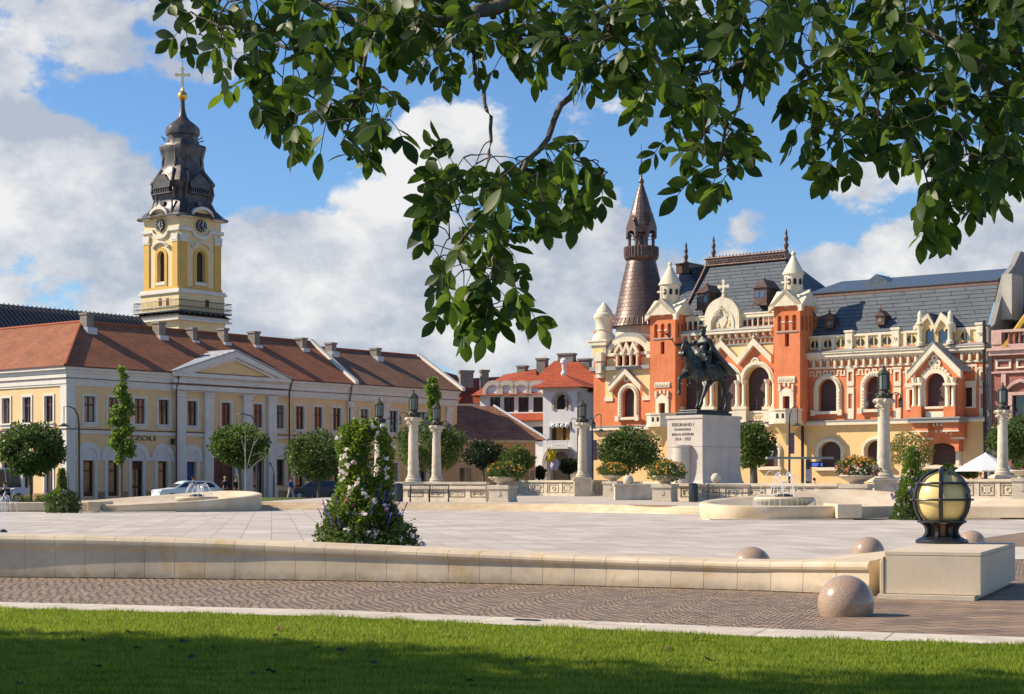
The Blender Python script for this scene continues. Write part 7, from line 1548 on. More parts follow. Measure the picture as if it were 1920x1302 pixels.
# ================================================================== TREES
bark = M('bark', (.13,.105,.08), .9, .3, 6, .8, 25); barkl = M('pale_bark', (.30,.26,.21), .9, .25, 6, .5, 25)
lf1 = leafmat('tree_leaves', (.026,.055,.013), (.105,.16,.03), .28, .5, .9); lf2 = leafmat('bright_leaves', (.05,.10,.012), (.17,.26,.035), .35, .5, 1); lf3 = leafmat('dark_leaves', (.010,.024,.008), (.035,.062,.014), .2, .5, .9); lf4 = leafmat('olive_leaves', (.11,.12,.028), (.26,.25,.07), .35, .5, 1.2)
def crown(rx, ry, rz, zc, n, size, rg, ncl=80, flat=.8, gap=.35):
    m = MB(); cl = []
    for i in range(ncl):
        while True:
            a, b, c = rg.uniform(-1,1), rg.uniform(-1,1), rg.uniform(-1,1); q = a*a+b*b+c*c
            if .42 < q < 1: break
        k = .90 + rg.uniform(-.05,.05); c *= 1 if c > 0 else flat
        cl.append((a*rx*k, b*ry*k, zc+c*rz*k, rg.uniform(.11,.17)*(rx+rz), Vector((a,b,c))))
    def fn():
        x, y, z, r, d = rg.choice(cl); v_ = Vector((rg.gauss(0,1), rg.gauss(0,1), rg.gauss(0,1))).normalized()*r*rg.uniform(.6,1.0)
        return (x+v_.x, y+v_.y, z+v_.z*.8), (v_.normalized()*.7 + d*.4 + Vector((0,0,.1)))
    return leafcloud(m, n, fn, size, rg, .7, .25)
CR = {}
def tree(px, Y, py_c, rx_px, rz_px, label, mat=lf1, seed=1, trunk=None, n=5200, size=.185, group='round clipped trees round the square', zb=None, bk=None, cat='tree', tw=.11, ncl=130):
    n = int(n*1.8)
    zb = (TZ if 84 < Y < 118 and px > 480 else 0) if zb is None else zb; k = Y/F; zc = EYE+(HZ-py_c)*k - zb; rx, rz = rx_px*k, rz_px*k; rg = random.Random(seed)
    t = thing('round_tree', label, cat, (PX(px,Y), Y, zb), rg.uniform(-.5,.5), group)
    tm = MB().tube([(0,0,-.1),(.02,0,zc*.3),(-.02,.03,zc-rz*.6),(0,0,zc)], [tw*1.25,tw,tw*.85,tw*.4], 9)
    for i in range(7): a = i*.9+rg.uniform(-.2,.2); tm.tube([(0,0,zc-rz*.75),(rx*.35*math.cos(a),rx*.35*math.sin(a),zc-rz*.2),(rx*.7*math.cos(a),rx*.7*math.sin(a),zc+rz*.3)], [tw*.5,tw*.3,.015], 5)
    part('trunk', tm, bk or bark, t, smooth=60); part('crown', crown(rx, rx, rz, zc, n, size, rg, ncl), mat, t); return t
tree(57, 98, 846, 62, 50, 'round clipped tree at the far left, in front of the corner of the yellow townhouse', seed=1, n=6500)
tree(449, 112, 838, 51, 44, 'clipped tree before the brown gateway of the townhouse, above the left fountain', mat=leafmat('mid_leaves', (.03,.06,.012), (.10,.155,.025), .3), seed=2)
tree(597, 118, 858, 55, 50, 'round clipped tree over the grey car, in front of the yellow townhouse', seed=3)
tree(808, 128, 840, 67, 48, 'broad round tree behind the pair of lantern columns', seed=4, n=6500)
tree(907, 152, 853, 37, 29, 'dark round tree in front of the low ochre house', mat=lf3, seed=5, n=3500)
tree(970, 150, 863, 30, 29, 'lighter tree behind the urn planter, right of the dark round tree', mat=MATS['mid_leaves'], seed=6, n=3000)
tree(1178, 127, 846, 59, 44, 'big round clipped tree left of the statue pedestal', seed=7, n=6500)
tree(1413, 127, 838, 37, 46, 'round clipped tree just right of the statue pedestal', mat=MATS['mid_leaves'], seed=8, tw=.3)
tree(1709, 113, 846, 40, 37, 'sparse yellowish tree behind the climbing flowers, against the palace', mat=lf4, seed=9, n=1500, size=.16, ncl=60)
tree(1907, 114, 826, 52, 42, 'round tree cut by the right edge, behind the rightmost lantern column', seed=10, n=5500)
tree(1068, 170, 875, 17, 16, 'tiny round tree in front of the arched gate of the white house', mat=lf3, seed=11, n=1600)
tree(1012, 172, 888, 10, 14, 'small dark tree under the flag of the white house', mat=lf3, seed=12, n=900)
def slim(px, Y, tiers, label, mat, seed, top, base=None, zb=0, n=3600, size=.19):
    k = Y/F; rg = random.Random(seed); t = thing('slim_tree', label, 'tree', (PX(px,Y), Y, zb), 0, 'tall slim young trees')
    zt = EYE+(HZ-top)*k-zb; part('trunk', MB().tube([(0,0,-.1),(.03,0,zt*.4),(0,.02,zt*.8),(0,0,zt-.2)], [.09,.075,.04,.015], 8), bark, t, smooth=60)
    m = MB(); cl = [(dx*k, rg.uniform(-.3,.3)*r*k, EYE+(HZ-py)*k-zb, r*k) for dx, py, r in tiers]
    def fn():
        x, y, z, r = rg.choices(cl, weights=[c[3]**1.5 for c in cl])[0]; v_ = Vector((rg.gauss(0,1), rg.gauss(0,1), rg.gauss(0,1))).normalized()*r*rg.uniform(.4,1.05); return (x+v_.x, y+v_.y, z+v_.z*.8), v_.normalized()*.5
    leafcloud(m, n, fn, size, rg, .75, .3); part('crown', m, mat, t); return t
slim(227, 104, [(0,692,6),(3,705,8),(2,722,9),(-2,735,12),(6,745,13),(10,760,13),(-8,770,13),(14,772,10),(0,785,14),(-14,792,10),(12,805,14),(-4,815,14),(-12,828,13),(14,835,14),(2,846,14),(16,850,10),(-2,862,8)], 'tall slim bright green tree in front of the shop arches of the townhouse', lf2, 21, 684)
slim(811, 132, [(0,714,9),(-2,728,13),(3,742,13),(-1,758,11),(2,775,10),(-1,790,9),(0,805,8)], 'slim bright green tree rising behind the right column of the close pair', lf2, 22, 708, zb=TZ)
# bare sapling
sap = thing('sapling', 'thin pale-stemmed sapling with a few leaves in front of the gateway', 'tree', (PX(461,100), 100, 0)); k = 100/F
sm = MB().tube([(0,0,-.1),(0,0,1.6),(-.03,0,3.2),(-.02,0,4.6)], [.05,.045,.035,.012], 7)
for x, z0_, x1_, z1_ in ((.0,1.9,1.15,2.9),(0,1.9,.62,4.3),(.35,2.9,1.1,3.1),(-.02,3.0,-.35,4.1),(.45,3.5,.9,4.2)): sm.tube([(x,0,z0_),((x+x1_)/2,.1,(z0_+z1_)/2+.05),(x1_,.1,z1_)], [.03,.022,.008], 5)
part('trunk', sm, barkl, sap, smooth=60); rg = random.Random(3); m = MB(); tips = [(1.15,2.9),(.62,4.3),(1.1,3.1),(-.35,4.1),(.9,4.2),(-.02,4.6),(.1,3.9)]
leafcloud(m, 160, lambda: ((lambda c: (c[0]+rg.gauss(0,.16), rg.gauss(0,.15), c[1]+rg.gauss(0,.16)))(rg.choice(tips)), (0,0,0)), .13, rg, .7); part('foliage', m, lf2, sap)
# low shrubs at the foot of the palace and on the left
for px, Y, py, rx, rz, lab, mt in ((1814,112,886,10,13,'small clipped bush left of the white parasol, in front of the palace',lf1),(1826,112,889,7,9,'smallest bush, tucked against the clipped one left of the parasol',lf4),(1778,112,880,13,10,'leafy bush behind the globe lamp, below the rightmost ground floor window',lf2),(1795,113,888,14,9,'dark low bush behind the globe lamp',lf1),(1738,112,893,16,9,'dark bush at the foot of the climbing flowers beside the globe lamp',lf1)):
    k = Y/F; t = thing('bush', lab, 'bush', (PX(px,Y), Y, TZ), 0, 'bushes at the foot of the palace'); zc = EYE+(HZ-py)*k-TZ; m = crown(rx*k, rx*k, rz*k, zc, 900, .13, random.Random(px), 40)
    part('stem', MB().tube([(0,0,0),(0,0,zc)], .04, 6), bark, t); part('foliage', m, mt, t)
for px, w, lab in ((30,24,'leftmost strip of yellow-green ground plants behind the low wall'),(88,20,'strip of yellow-green ground plants right of the round tree trunk')):
    t = thing('hedge', lab, 'hedge', (PX(px,92), 92, 0), 0, 'low hedges at the left edge'); m = MB(); rg = random.Random(px); leafcloud(m, 1400, lambda: ((rg.uniform(-w,w)*.03, rg.uniform(-.3,.3), rg.uniform(0,.62)), (0,0,.5)), .12, rg); part('foliage', m, lf4, t)

# ================================================================== FLOWER CONES
conel = leafmat('climber_leaves', (.035,.075,.012), (.19,.28,.03), .3, .4, 3); conelo = leafmat('shrub_leaves', (.028,.06,.014), (.12,.18,.035), .25, .4, 3)
def cone(px, Y, label, k=1, n=9500, size=.062, seed=1, prof=None, gap=True, nf=70, tilt=0):
    rg = random.Random(seed); t = thing('flower_cone', label, 'flower cone', (PX(px,Y), Y, 0), 0, 'flower cones of climbing plants on the plaza')
    prof = prof or [(0,.72),(.15,.78),(.45,.66),(.8,.5),(1.0,.42),(1.3,.34),(1.7,.34),(2.0,.36),(2.15,.30),(2.25,.12)]
    prof = [(z*k, r*k) for z, r in prof]; H_ = prof[-1][0]
    def rad(z):
        for (a, ra), (b, rb_) in zip(prof, prof[1:]):
            if a <= z <= b: return ra + (rb_-ra)*(z-a)/(b-a)
        return prof[-1][1]
    def pt(lo, hi, rr=(.72, 1.04)):
        while True:
            z = lo + (hi-lo)*rg.random()**1.1; a = rg.uniform(0, 6.283); r = rad(z)*(1 + .13*math.sin(a*3+z*5/k) + .08*math.sin(a*7-z*9/k))*rg.uniform(*rr)
            x = r*math.cos(a)
            if gap and 1.38*k < z < 2.0*k and .05*k < x < .26*k and abs(math.sin(a)) < 2: 
                if rg.random() < .93: continue
            return (x + tilt*z, r*math.sin(a), z), (math.cos(a)*.6, math.sin(a)*.6, .25)
    part('frame', MB().tube([(-.3*k,0,0),(-.22*k+tilt*H_,0,H_*.9),(.0+tilt*H_,0,H_*.98),(.3*k+tilt*H_,0,H_*.9),(.34*k,0,0)], .014*k, 5).tube([(0,-.3*k,0),(tilt*H_,-.2*k,H_*.9),(tilt*H_,.2*k,H_*.9),(0,.3*k,0)], .014*k, 5), iron, t)
    m = MB(); leafcloud(m, int(n*.95), lambda: pt(.7*k, H_), size, rg, .55, .1); part('climber', m, conel, t)
    m = MB(); leafcloud(m, int(n*.75), lambda: pt(0, .95*k, (.55, 1.08)), size, rg, .55, 0)
    for i in range(26):
        a = rg.uniform(-1.3,1.3); z = rg.uniform(.1,.7)*k; p = Vector((rad(z)*math.cos(a), rad(z)*math.sin(a), z)); q = p + Vector((rg.uniform(.1,.32)*k, rg.uniform(-.1,.1), rg.uniform(-.12,.2)*k))
        m.tube([p, (p+q)/2+Vector((0,0,.04)), q], .003*k, 4); leafcloud(m, 9, lambda: (p.lerp(q, rg.random()), (.3,0,.1)), size*.7, rg)
    part('shrub_base', m, conelo, t)
    for nm, mt, cnt, lo, hi, rr in (('white_blossoms', fl_wh, int(nf*1.4), .1*k, H_, .036), ('pink_blossoms', fl_pk, 9, .5*k, 1.1*k, .03)):
        m = MB()
        for i in range(cnt):
            p, o_ = pt(lo, hi, (1.04, 1.16)); p = Vector(p)
            for q in range(7):
                c = p + Vector((rg.gauss(0,.022), rg.gauss(0,.022), rg.gauss(0,.022)))*k; d1 = Vector((rg.gauss(0,1), rg.gauss(0,1)-.8, rg.gauss(0,1))).normalized(); u = d1.orthogonal().normalized()*rr*k; w = d1.cross(u)
                b = len(m.v); m.add([c+u*.9, c+w*.8, c-u*.9, c-w*.8], [(0,1,2,3)])
        o = part(nm, m, mt, t); o['kind'] = 'stuff'
    for i in range(18):
        a = rg.choice([rg.uniform(-2.4,-.6), rg.uniform(2.8,3.6), rg.uniform(-1,.4)]); z = rg.uniform(.55,1.0)*k; p = Vector((rad(z)*1.05*math.cos(a), rad(z)*1.05*math.sin(a), z)); q = p + Vector((math.cos(a)*.12, math.sin(a)*.1, rg.uniform(.2,.32)))*k; m = MB()
        for j in range(22): c = p.lerp(q, .25+.75*j/22); d1 = Vector((rg.gauss(0,1), rg.gauss(0,1), rg.gauss(0,1)))*1.0; d1 = d1.normalized()*.013*k; w = d1.orthogonal()*.8; m.add([c-d1, c+w, c+d1, c-w], [(0,1,2,3)])
        part('flower_spike', m, fl_pu, t)
    return t
cone(684, 27.2, 'big cone of climbing white flowers and purple spikes just behind the low wall', n=16000, size=.074, prof=[(0,.74),(.3,.74),(.55,.64),(.8,.51),(1.0,.44),(1.3,.37),(1.7,.37),(2.0,.38),(2.16,.33),(2.28,.14)], nf=80)
cone(116, 74.5, 'small flower cone at the left, between the bench wall and the left fountain', k=.95, n=5200, size=.10, seed=2, prof=[(0,.68),(.35,.72),(.7,.66),(.95,.46),(1.1,.16),(1.6,.12),(2.0,.07)], gap=False, nf=16)
cone(1700, 60.3, 'narrow climbing flower cone left of the globe lamp, in front of the right fountain', k=1.0, n=5600, size=.09, seed=3, prof=[(0,.52),(.4,.46),(.8,.40),(1.1,.32),(1.5,.30),(1.9,.26),(2.3,.22),(2.55,.1)], gap=False, nf=40, tilt=.09)

# ================================================================== STREET LAMPS, TRAM STOP, PARASOL
def street_lamp(px, Y, top, hx, hy, label, banner=False, zb=0):
    k = Y/F; t = thing('street_lamp', label, 'street lamp', (PX(px,Y), Y, zb), 0, 'tall hook-armed street lamps'); zt = EYE+(HZ-top)*k-zb; dx = (hx-px)*k; zh = EYE+(HZ-hy)*k-zb
    part('pole', MB().tube([(0,0,0),(0,0,.9),(0,0,zt-1.2)], [.12,.085,.07], 10), dark_metal, t, smooth=60)
    part('arm', MB().tube([(0,0,zt-1.2),(dx*.06,0,zt-.6),(dx*.3,0,zt-.15),(dx*.7,0,zt),(dx,0,zt-.03),(dx,0,zh+.1)], [.06,.05,.045,.04,.035,.02], 8), dark_metal, t, smooth=60)
    part('lamp_head', MB().lathe([(.36,0),(.38,.04),(.2,.1),(.08,.2)], dx, 0, 16, zh), dark_metal, t, smooth=40)
    if banner: part('banner', MB().box(.08, .36, -.02, .02, zt-3.4, zt-1.9), M('banner_blue', (.13,.14,.32), .8, .35, 3, .1, hue=(.32,.12,.14)), t)
street_lamp(148, 106, 762, 120, 800, 'hook-armed street lamp at the left corner of the yellow townhouse')
street_lamp(482, 124, 776, 444, 800, 'hook-armed street lamp half hidden by the clipped tree at the gateway')
street_lamp(1110, 126, 777, 1127, 810, 'hook-armed street lamp with banner left of the palace, beside the lone column', True, TZ)
street_lamp(1480, 122, 762, 1495, 799, 'hook-armed street lamp with banner in front of the palace turret', True, TZ)
t = thing('path_lamp', 'short dark bollard lamp pole with a forked head in front of the townhouse', 'lamp', (PX(513,128), 128, 0)); k = 128/F
part('pole', MB().tube([(0,0,0),(0,0,1.9),(0,0,2.0)], [.09,.07,.05], 8), dark_metal, t); part('head', MB().tube([(0,0,2.0),(0,0,2.2),(-.22,0,2.7),(-.3,0,2.75)], .035, 6).box(-.36,-.2,-.05,.05,2.72,2.8), dark_metal, t)
ts = thing('tram_stop', 'tram stop with a thin green canopy beam, a blue departure display and an info board', 'tram stop', (PX(1515,118), 118, TZ)); k = 118/F
X_ = lambda px: (px-1515)*k; Z_ = lambda py: EYE+(HZ-py)*k-TZ
part('post', MB().box(-.14, .14, -.1, .1, 0, Z_(862)), dark_metal, ts); part('canopy_beam', MB().box(X_(1437), X_(1561), -.5, .5, Z_(861), Z_(857)), M('canopy_green', (.20,.26,.22), .5, .1, 2, .05), ts)
d_ = part('departure_display', MB().box(X_(1519), X_(1543), -.2, -.06, Z_(876), Z_(866)), iron, ts)
dsp = bpy.data.materials.new('display_lit'); dsp.use_nodes = True; b_ = dsp.node_tree.nodes['Principled BSDF']; b_.inputs['Base Color'].default_value = (.02,.04,.3,1); b_.inputs['Emission Color'].default_value = (.12,.22,1,1); b_.inputs['Emission Strength'].default_value = 1.0
m = MB()
for r_ in range(3): m.box(X_(1521), X_(1534-r_), -.215, -.2, Z_(870+r_*2), Z_(869+r_*2)).box(X_(1538), X_(1541), -.215, -.2, Z_(870+r_*2), Z_(869+r_*2))
q = part('display_text', m, dsp, d_); q['kind'] = 'stuff'
part('info_board', MB().box(-.16, .14, -.16, -.105, Z_(903), Z_(880)), M('board_blue', (.25,.34,.55), .5, .3, 8, 0, hue=(.5,.55,.65)), ts)
text_part('platform_number', '7', .6, lime_w, ts, (X_(1447), -.1, Z_(852)), rot=(R(90), 0, 0))
ps = thing('parasol', 'white market parasol over a cafe table at the right, behind the balustrade', 'parasol', (PX(1848,108), 108, TZ)); k = 108/F
part('canopy', MB().lathe([(1.9,0),(1.88,.06),(1.0,.62),(.1,1.12),(.02,1.2)], 0, 0, 8, EYE+(HZ-884)*k-TZ, R(22)), M('canvas_white', (.80,.79,.76), .8, .05, 2, .1), ps); part('pole', MB().tube([(0,0,0),(0,0,2.0)], .035, 8), dark_metal, ps)

# ================================================================== CARS
def car(px, Y, ang, col, label, L_=4.4, Hh=1.5, zb=-.01, name='paint'):
    t = thing('parked_car', label, 'car', (PX(px,Y), Y, zb), ang, 'cars parked in front of the buildings'); pt_ = M(name, col, .3, .04, 1, 0, spec=.7); w = .88
    side = [(-L_/2,.35),(-L_/2+.02,.75),(-L_/2+.12,.88),(-1.0,1.0),(L_/2-.35,1.0),(L_/2-.02,.85),(L_/2,.4),(L_/2-.1,.25),(1.75,.22),(1.7,.5),(1.35,.66),(1.0,.5),(.95,.22),(-.95,.22),(-1.0,.5),(-1.35,.66),(-1.7,.5),(-1.75,.22),(-L_/2+.1,.22)]
    part('body', MB().prism(side, -w, w), pt_, t, bevel=.05)
    g0 = [(-1.15,.98),(-.45,Hh-.06),(-.2,Hh),(1.3,Hh-.02),(1.55,Hh-.1),(1.95,.98)]
    m = MB(); n = len(g0); ins_ = lambda z: .02 + .16*(z-.98)/(Hh-.98); m.add([(x,-w+ins_(z),z) for x, z in g0] + [(x,w-ins_(z),z) for x, z in g0], [tuple(range(n)), tuple(range(2*n-1,n-1,-1))] + [(i,n+i,n+(i+1)%n,(i+1)%n) for i in range(n)]); part('cabin', m, pt_, t, bevel=.03)
    for pts in ([(-.92,1.03),(-.42,Hh-.13),(.25,Hh-.1),(.25,1.03)], [(.35,1.03),(.35,Hh-.1),(1.2,Hh-.12),(1.5,Hh-.25),(1.62,1.03)]):
        for s_ in (-1, 1): part('side_window', MB().add([(x, s_*(w-ins_(z)+.008), z) for x, z in pts], [tuple(range(4 if len(pts) == 4 else 5))]), pane, t)
    part('windscreen', MB().add([(-1.13,-w+.12,1.03),(-1.13,w-.12,1.03),(-.47,w-.22,Hh-.1),(-.47,-w+.22,Hh-.1)], [(0,1,2,3)]), pane, t).location.x = -.015
    part('rear_window', MB().add([(1.94,-w+.12,1.03),(1.94,w-.12,1.03),(1.6,w-.22,Hh-.14),(1.6,-w+.22,Hh-.14)], [(0,1,2,3)]), pane, t).location.x = .015
    for x in (-1.35, 1.35):
        for s_ in (-1, 1):
            c = Matrix.Translation((x, s_*(w-.1), .32)) @ Matrix.Rotation(R(90), 4, 'X'); m = MB(); m.m = c; m.lathe([(.2,-.1),(.32,-.1),(.33,0),(.32,.1),(.2,.1)], n=20); wh_ = part('wheel', m, iron, t, smooth=40); m = MB(); m.m = c; m.lathe([(.2,-.105),(.2,.105)], n=12); part('rim', m, zinc, wh_)
    for s_ in (-1, 1): part('headlight', MB().box(-L_/2-.01, -L_/2+.15, s_*.62-.16, s_*.62+.16, .68, .82), M('headlight_glass', (.6,.62,.65), .2, .05, 1, 0), t); part('tail_light', MB().box(L_/2-.1, L_/2+.01, s_*.66-.12, s_*.66+.12, .72, .9), M('tail_red', (.35,.01,.01), .3, .05, 1, 0), t)
    return t
car(593, 136, R(8), (.035,.045,.06), 'dark grey car parked under the round tree, right of the walker in blue', L_=4.5, Hh=1.52, name='grey_paint')
car(352, 112, R(30), (.62,.68,.72), 'white car whose roof shows above the left fountain', Hh=1.46, name='white_paint')
car(-12, 112, R(60), (.55,.58,.60), 'pale van cut by the left edge of the photo', Hh=2.3, L_=5, name='van_paint')
car(1688, 118, R(5), (.55,.6,.65), 'pale car whose roof shows over the balustrade right of the tall column', Hh=1.5, zb=TZ-.12, name='pale_paint')

# ================================================================== PEOPLE
skinm = M('skin_tone', (.48,.27,.18), .6, .05, 4, 0)
def person(px, Y, zb, rot, label, top, legs, hair, pose='stand', hgt=1.72, pack=None):
    t = thing('person', label, 'person', (PX(px,Y), Y, zb), rot); k = hgt/1.75
    sit = pose == 'sit'; hz = .5 if sit else .92
    def J(x, y, z, r): return (x, y, z, r)
    st = .22 if pose == 'walk' else .03
    if sit: lg = [[J(0,0,hz,.13), J(.02*s_+.09*s_,-.1,hz,.09), J(.11*s_,-.48,hz,.07), J(.11*s_,-.5,.08,.045), J(.11*s_,-.62,.03,.04)] for s_ in (-1,1)]
    else: lg = [[J(0,0,hz,.13), J(.1*s_,-.0,hz-.1,.095), J(.1*s_,-.02-st*s_*.5,.5,.065), J(.1*s_,.02-st*s_,.09,.042), J(.1*s_,-.14-st*s_,.03,.038)] for s_ in (-1,1)]
    tor = [J(0,0,hz,.13), J(0,0,hz+.28,.13), J(0,0,hz+.48,.14), J(0,-.01,hz+.58,.055), J(0,-.02,hz+.66,.06), J(0,-.03,hz+.74,.085), J(0,-.02,hz+.80,.07)]
    ar = [[J(0,0,hz+.48,.14), J(.19*s_,0,hz+.46,.06), J(.24*s_,-.02,hz+.2,.045), J(.22*s_,-.16,hz-.0,.035), J(.21*s_,-.22,hz-.06,.035)] for s_ in (-1,1)]
    skin('body', [tor]+lg+ar, skinm, t, k, 1)
    sh = skin('jacket', [[J(0,0,hz-.06,.145), J(0,0,hz+.28,.155), J(0,0,hz+.48,.16), J(0,-.005,hz+.55,.08)]]+[[J(0,0,hz+.48,.16), J(.19*s_,0,hz+.46,.08), J(.24*s_,-.02,hz+.2,.062), J(.225*s_,-.14,hz+.02,.05)] for s_ in (-1,1)], top, t, k, 1)
    lgm = [[(a, b, c, r*1.18) for a, b, c, r in l[:4]] for l in lg]; lgm[0][0] = lgm[1][0] = J(0,0,hz,.15); skin('trousers', lgm, legs, t, k, 1)
    part('hair', MB().ball((0,.02*k,(hz+.79)*k), .105*k, 12, 1.0), hair, t, smooth=60)
    for s_ in (-1, 1):
        hb = Vector((.21*s_,-.23,hz-.08)); 
        part('shoe', MB().ball((.1*s_*k if not sit else .11*s_*k, ((-.10-st*s_) if not sit else -.6)*k, .04*k), .07*k, 8, .6), iron, t)
        m = MB()
        for q in range(4): m.tube([tuple((hb+Vector((0,-.03+.018*q,0)))*k), tuple((hb+Vector((0,-.035+.018*q,-.06-.006*(q in (1,2)))))*k)], .008*k, 5)
        m.tube([tuple((hb+Vector((0,-.04,.01)))*k), tuple((hb+Vector((-.01*s_,-.065,-.035)))*k)], .009*k, 5); o = part('fingers', m, skinm, t)
    part('face', MB().ball((-.03*k,-.108*k,(hz+.76)*k), .012*k, 6).ball((.03*k,-.108*k,(hz+.76)*k), .012*k, 6).prism([(-.012*k,(hz+.72)*k),(0,(hz+.76)*k),(.012*k,(hz+.72)*k)], -.135*k, -.1*k).box(-.025*k,.025*k,-.115*k,-.1*k,(hz+.685)*k,(hz+.693)*k), M('face_marks', (.25,.12,.09), .7, .05, 3, 0), t)
    if pack: part('backpack', MB().box(-.15*k,.15*k,.13*k,.3*k,(hz+.08)*k,(hz+.5)*k), pack, t, bevel=.05)
    return t
cl = lambda n_, c: M(n_, c, .85, .2, 8, .2)
hb_, hg_, hd_ = cl('brown_hair', (.05,.025,.015)), cl('blond_hair', (.5,.38,.2)), cl('dark_hair', (.015,.012,.01))
person(545, 132, 0, R(60), 'walking person in a blue jacket and pale trousers beside the grey car', cl('blue_jacket', (.03,.06,.16)), cl('pale_trousers', (.5,.48,.45)), hb_, 'walk', 1.7, cl('blue_bag', (.05,.08,.2)))
person(422, 126, 0, R(-170), 'grey-haired person in black seen from behind before the brown gateway', cl('black_coat', (.015,.015,.018)), cl('black_trousers', (.02,.02,.022)), hg_, 'walk', 1.74)
person(443, 128, 0, R(30), 'person in dark clothes behind the tree stake, right of the grey-haired person', cl('black_coat', 0), cl('black_trousers', 0), hb_, 'stand', 1.72)
person(9, 88, 0, R(20), 'dark-clothed person seated at the far left edge behind the low wall', cl('black_coat', 0), cl('blue_jeans', (.06,.09,.16)), hd_, 'sit', 1.7)
person(362, 116, 0, R(80), 'person in a light blue shirt standing behind the white car', cl('light_blue_shirt', (.25,.50,.65)), cl('blue_jeans', 0), hb_, 'stand', 1.68)
person(1527, 116, TZ-.4, R(100), 'dark-clothed person waiting beside the tram stop board', cl('dark_red_shirt', (.10,.03,.03)), cl('black_trousers', 0), hd_, 'stand', 1.65)
person(1838, 104, TZ-.15, R(-60), 'person in a grey top standing under the left side of the white parasol', cl('grey_top', (.10,.10,.12)), cl('black_trousers', 0), hd_, 'stand', 1.7)
person(1861, 106, TZ-.35, R(40), 'person in blue sitting under the white parasol', cl('blue_top', (.04,.14,.45)), cl('blue_jeans', 0), hb_, 'sit', 1.7)
person(1899, 102, TZ-.3, R(0), 'person in red between the rightmost column and the edge urn', cl('red_top', (.40,.04,.05)), cl('black_trousers', 0), hg_, 'stand', 1.66)
# bicycle pair behind the balustrade
def bicycle(px, Y, ang, label, zb=TZ):
    t = thing('bicycle', label, 'bicycle', (PX(px,Y), Y, zb), ang, 'parked bicycles')
    for x in (-.5, .5):
        w = part('wheel', MB().tube([(x+.34*math.cos(i*.3927), 0, .36+.34*math.sin(i*.3927)) for i in range(17)], .028, 6), iron, t); part('spokes', MB().tube([(x-.33,0,.36),(x+.33,0,.36)], .006, 4).tube([(x,0,.03),(x,0,.69)], .006, 4).tube([(x-.23,0,.13),(x+.23,0,.59)], .006, 4).tube([(x-.23,0,.59),(x+.23,0,.13)], .006, 4), zinc, w)
    part('frame', MB().tube([(-.5,0,.36),(-.1,0,.36),(.35,0,.85),(-.18,0,.85),(-.5,0,.36)], .022, 6).tube([(-.1,0,.36),(-.2,0,.95)], .02, 6).tube([(.5,0,.36),(.33,0,1.0)], .02, 6), zinc, t)
    part('saddle', MB().box(-.32,-.08,-.07,.07,.95,1.0), iron, t, bevel=.02); part('handlebar', MB().tube([(.28,-.25,1.0),(.33,0,1.02),(.28,.25,1.0)], .015, 6), iron, t)
bicycle(1472, 110, R(70), 'parked bicycle seen through the jets of the right fountain', TZ); bicycle(16, 86, R(50), 'parked bicycle at the far left edge behind the low wall', .0)
# ================================================================== OVERHANGING TREE
twigm = M('twig_bark', (.045,.035,.022), .9, .3, 20, .3, 60)
fleaf = leafmat('foreground_leaves', (.015,.038,.005), (.076,.132,.011), .52, .42, 2.0, .3)
ot = thing('overhanging_tree', 'leafy branches of a near tree hanging across the top of the view', 'tree', (5.2, 8.5, 0))
O_ = Vector((5.2, 8.5, 0))
limbs = [  # (px, py, Y), radius start, end
 ([(2300,-260,8.2),(1500,-160,7.8),(1080,-60,7.5),(950,5,7.4),(870,33,7.3),(770,45,7.2),(690,47,7.2),(640,28,7.3),(590,2,7.4),(520,-25,7.5)], .05, .012),
 ([(1500,-160,7.8),(1230,-70,7.4),(1160,0,7.3),(1130,85,7.2),(1068,180,7.1),(1010,285,7.0),(945,365,6.9),(890,425,6.9),(850,470,6.9)], .026, .006),
 ([(945,365,6.9),(938,440,6.85),(922,510,6.85),(905,600,6.8)], .010, .004), ([(870,33,7.3),(892,120,7.2),(915,205,7.1),(918,300,7.0),(905,370,6.9)], .013, .005),
 ([(2100,-200,7.6),(1620,-80,7.3),(1512,0,7.1),(1478,62,7.0),(1420,108,7.0),(1365,128,7.0),(1280,140,7.1)], .022, .006), ([(1405,115,7.0),(1385,200,6.9),(1345,300,6.9)], .009, .004),
 ([(1505,20,7.1),(1500,90,7.0),(1520,150,7.0),(1560,210,7.0),(1600,260,7.0)], .011, .005), ([(2200,330,8.5),(2000,185,7.6),(1925,172,7.3),(1860,145,7.2),(1800,95,7.2),(1700,42,7.3),(1600,-15,7.4)], .030, .008),
 ([(1860,145,7.2),(1830,220,7.1),(1790,300,7.0),(1770,390,7.0)], .010, .004), ([(690,47,7.2),(684,130,7.2),(662,205,7.1),(640,270,7.1)], .010, .004), ([(640,28,7.3),(560,90,7.3),(480,70,7.4),(400,40,7.5),(340,20,7.6)], .010, .004),
 ([(1130,60,7.2),(1030,80,7.4),(950,100,7.5)], .010, .004), ([(1160,0,7.3),(1220,90,7.1),(1250,170,7.1),(1290,260,7.0)], .011, .004), ([(1020,270,7.0),(1080,300,6.9),(1130,340,6.9)], .007, .003), ([(520,-25,7.5),(430,10,7.6),(370,60,7.7)], .008, .003)]
node = []
for i, (pts, r0, r1) in enumerate(limbs):
    q = [P(*p) - O_ for p in pts]; n = len(q); sm_ = spline(q, 5)
    rg = random.Random(i); sm_ = [p + Vector((rg.gauss(0,.008), rg.gauss(0,.008), rg.gauss(0,.008))) for p in sm_]
    part('branch', MB().tube(sm_, [r0+(r1-r0)*(k/(len(sm_)-1))**.7 for k in range(len(sm_))], 8), bark, ot, smooth=60)
    node += [p for k, p in enumerate(sm_)]
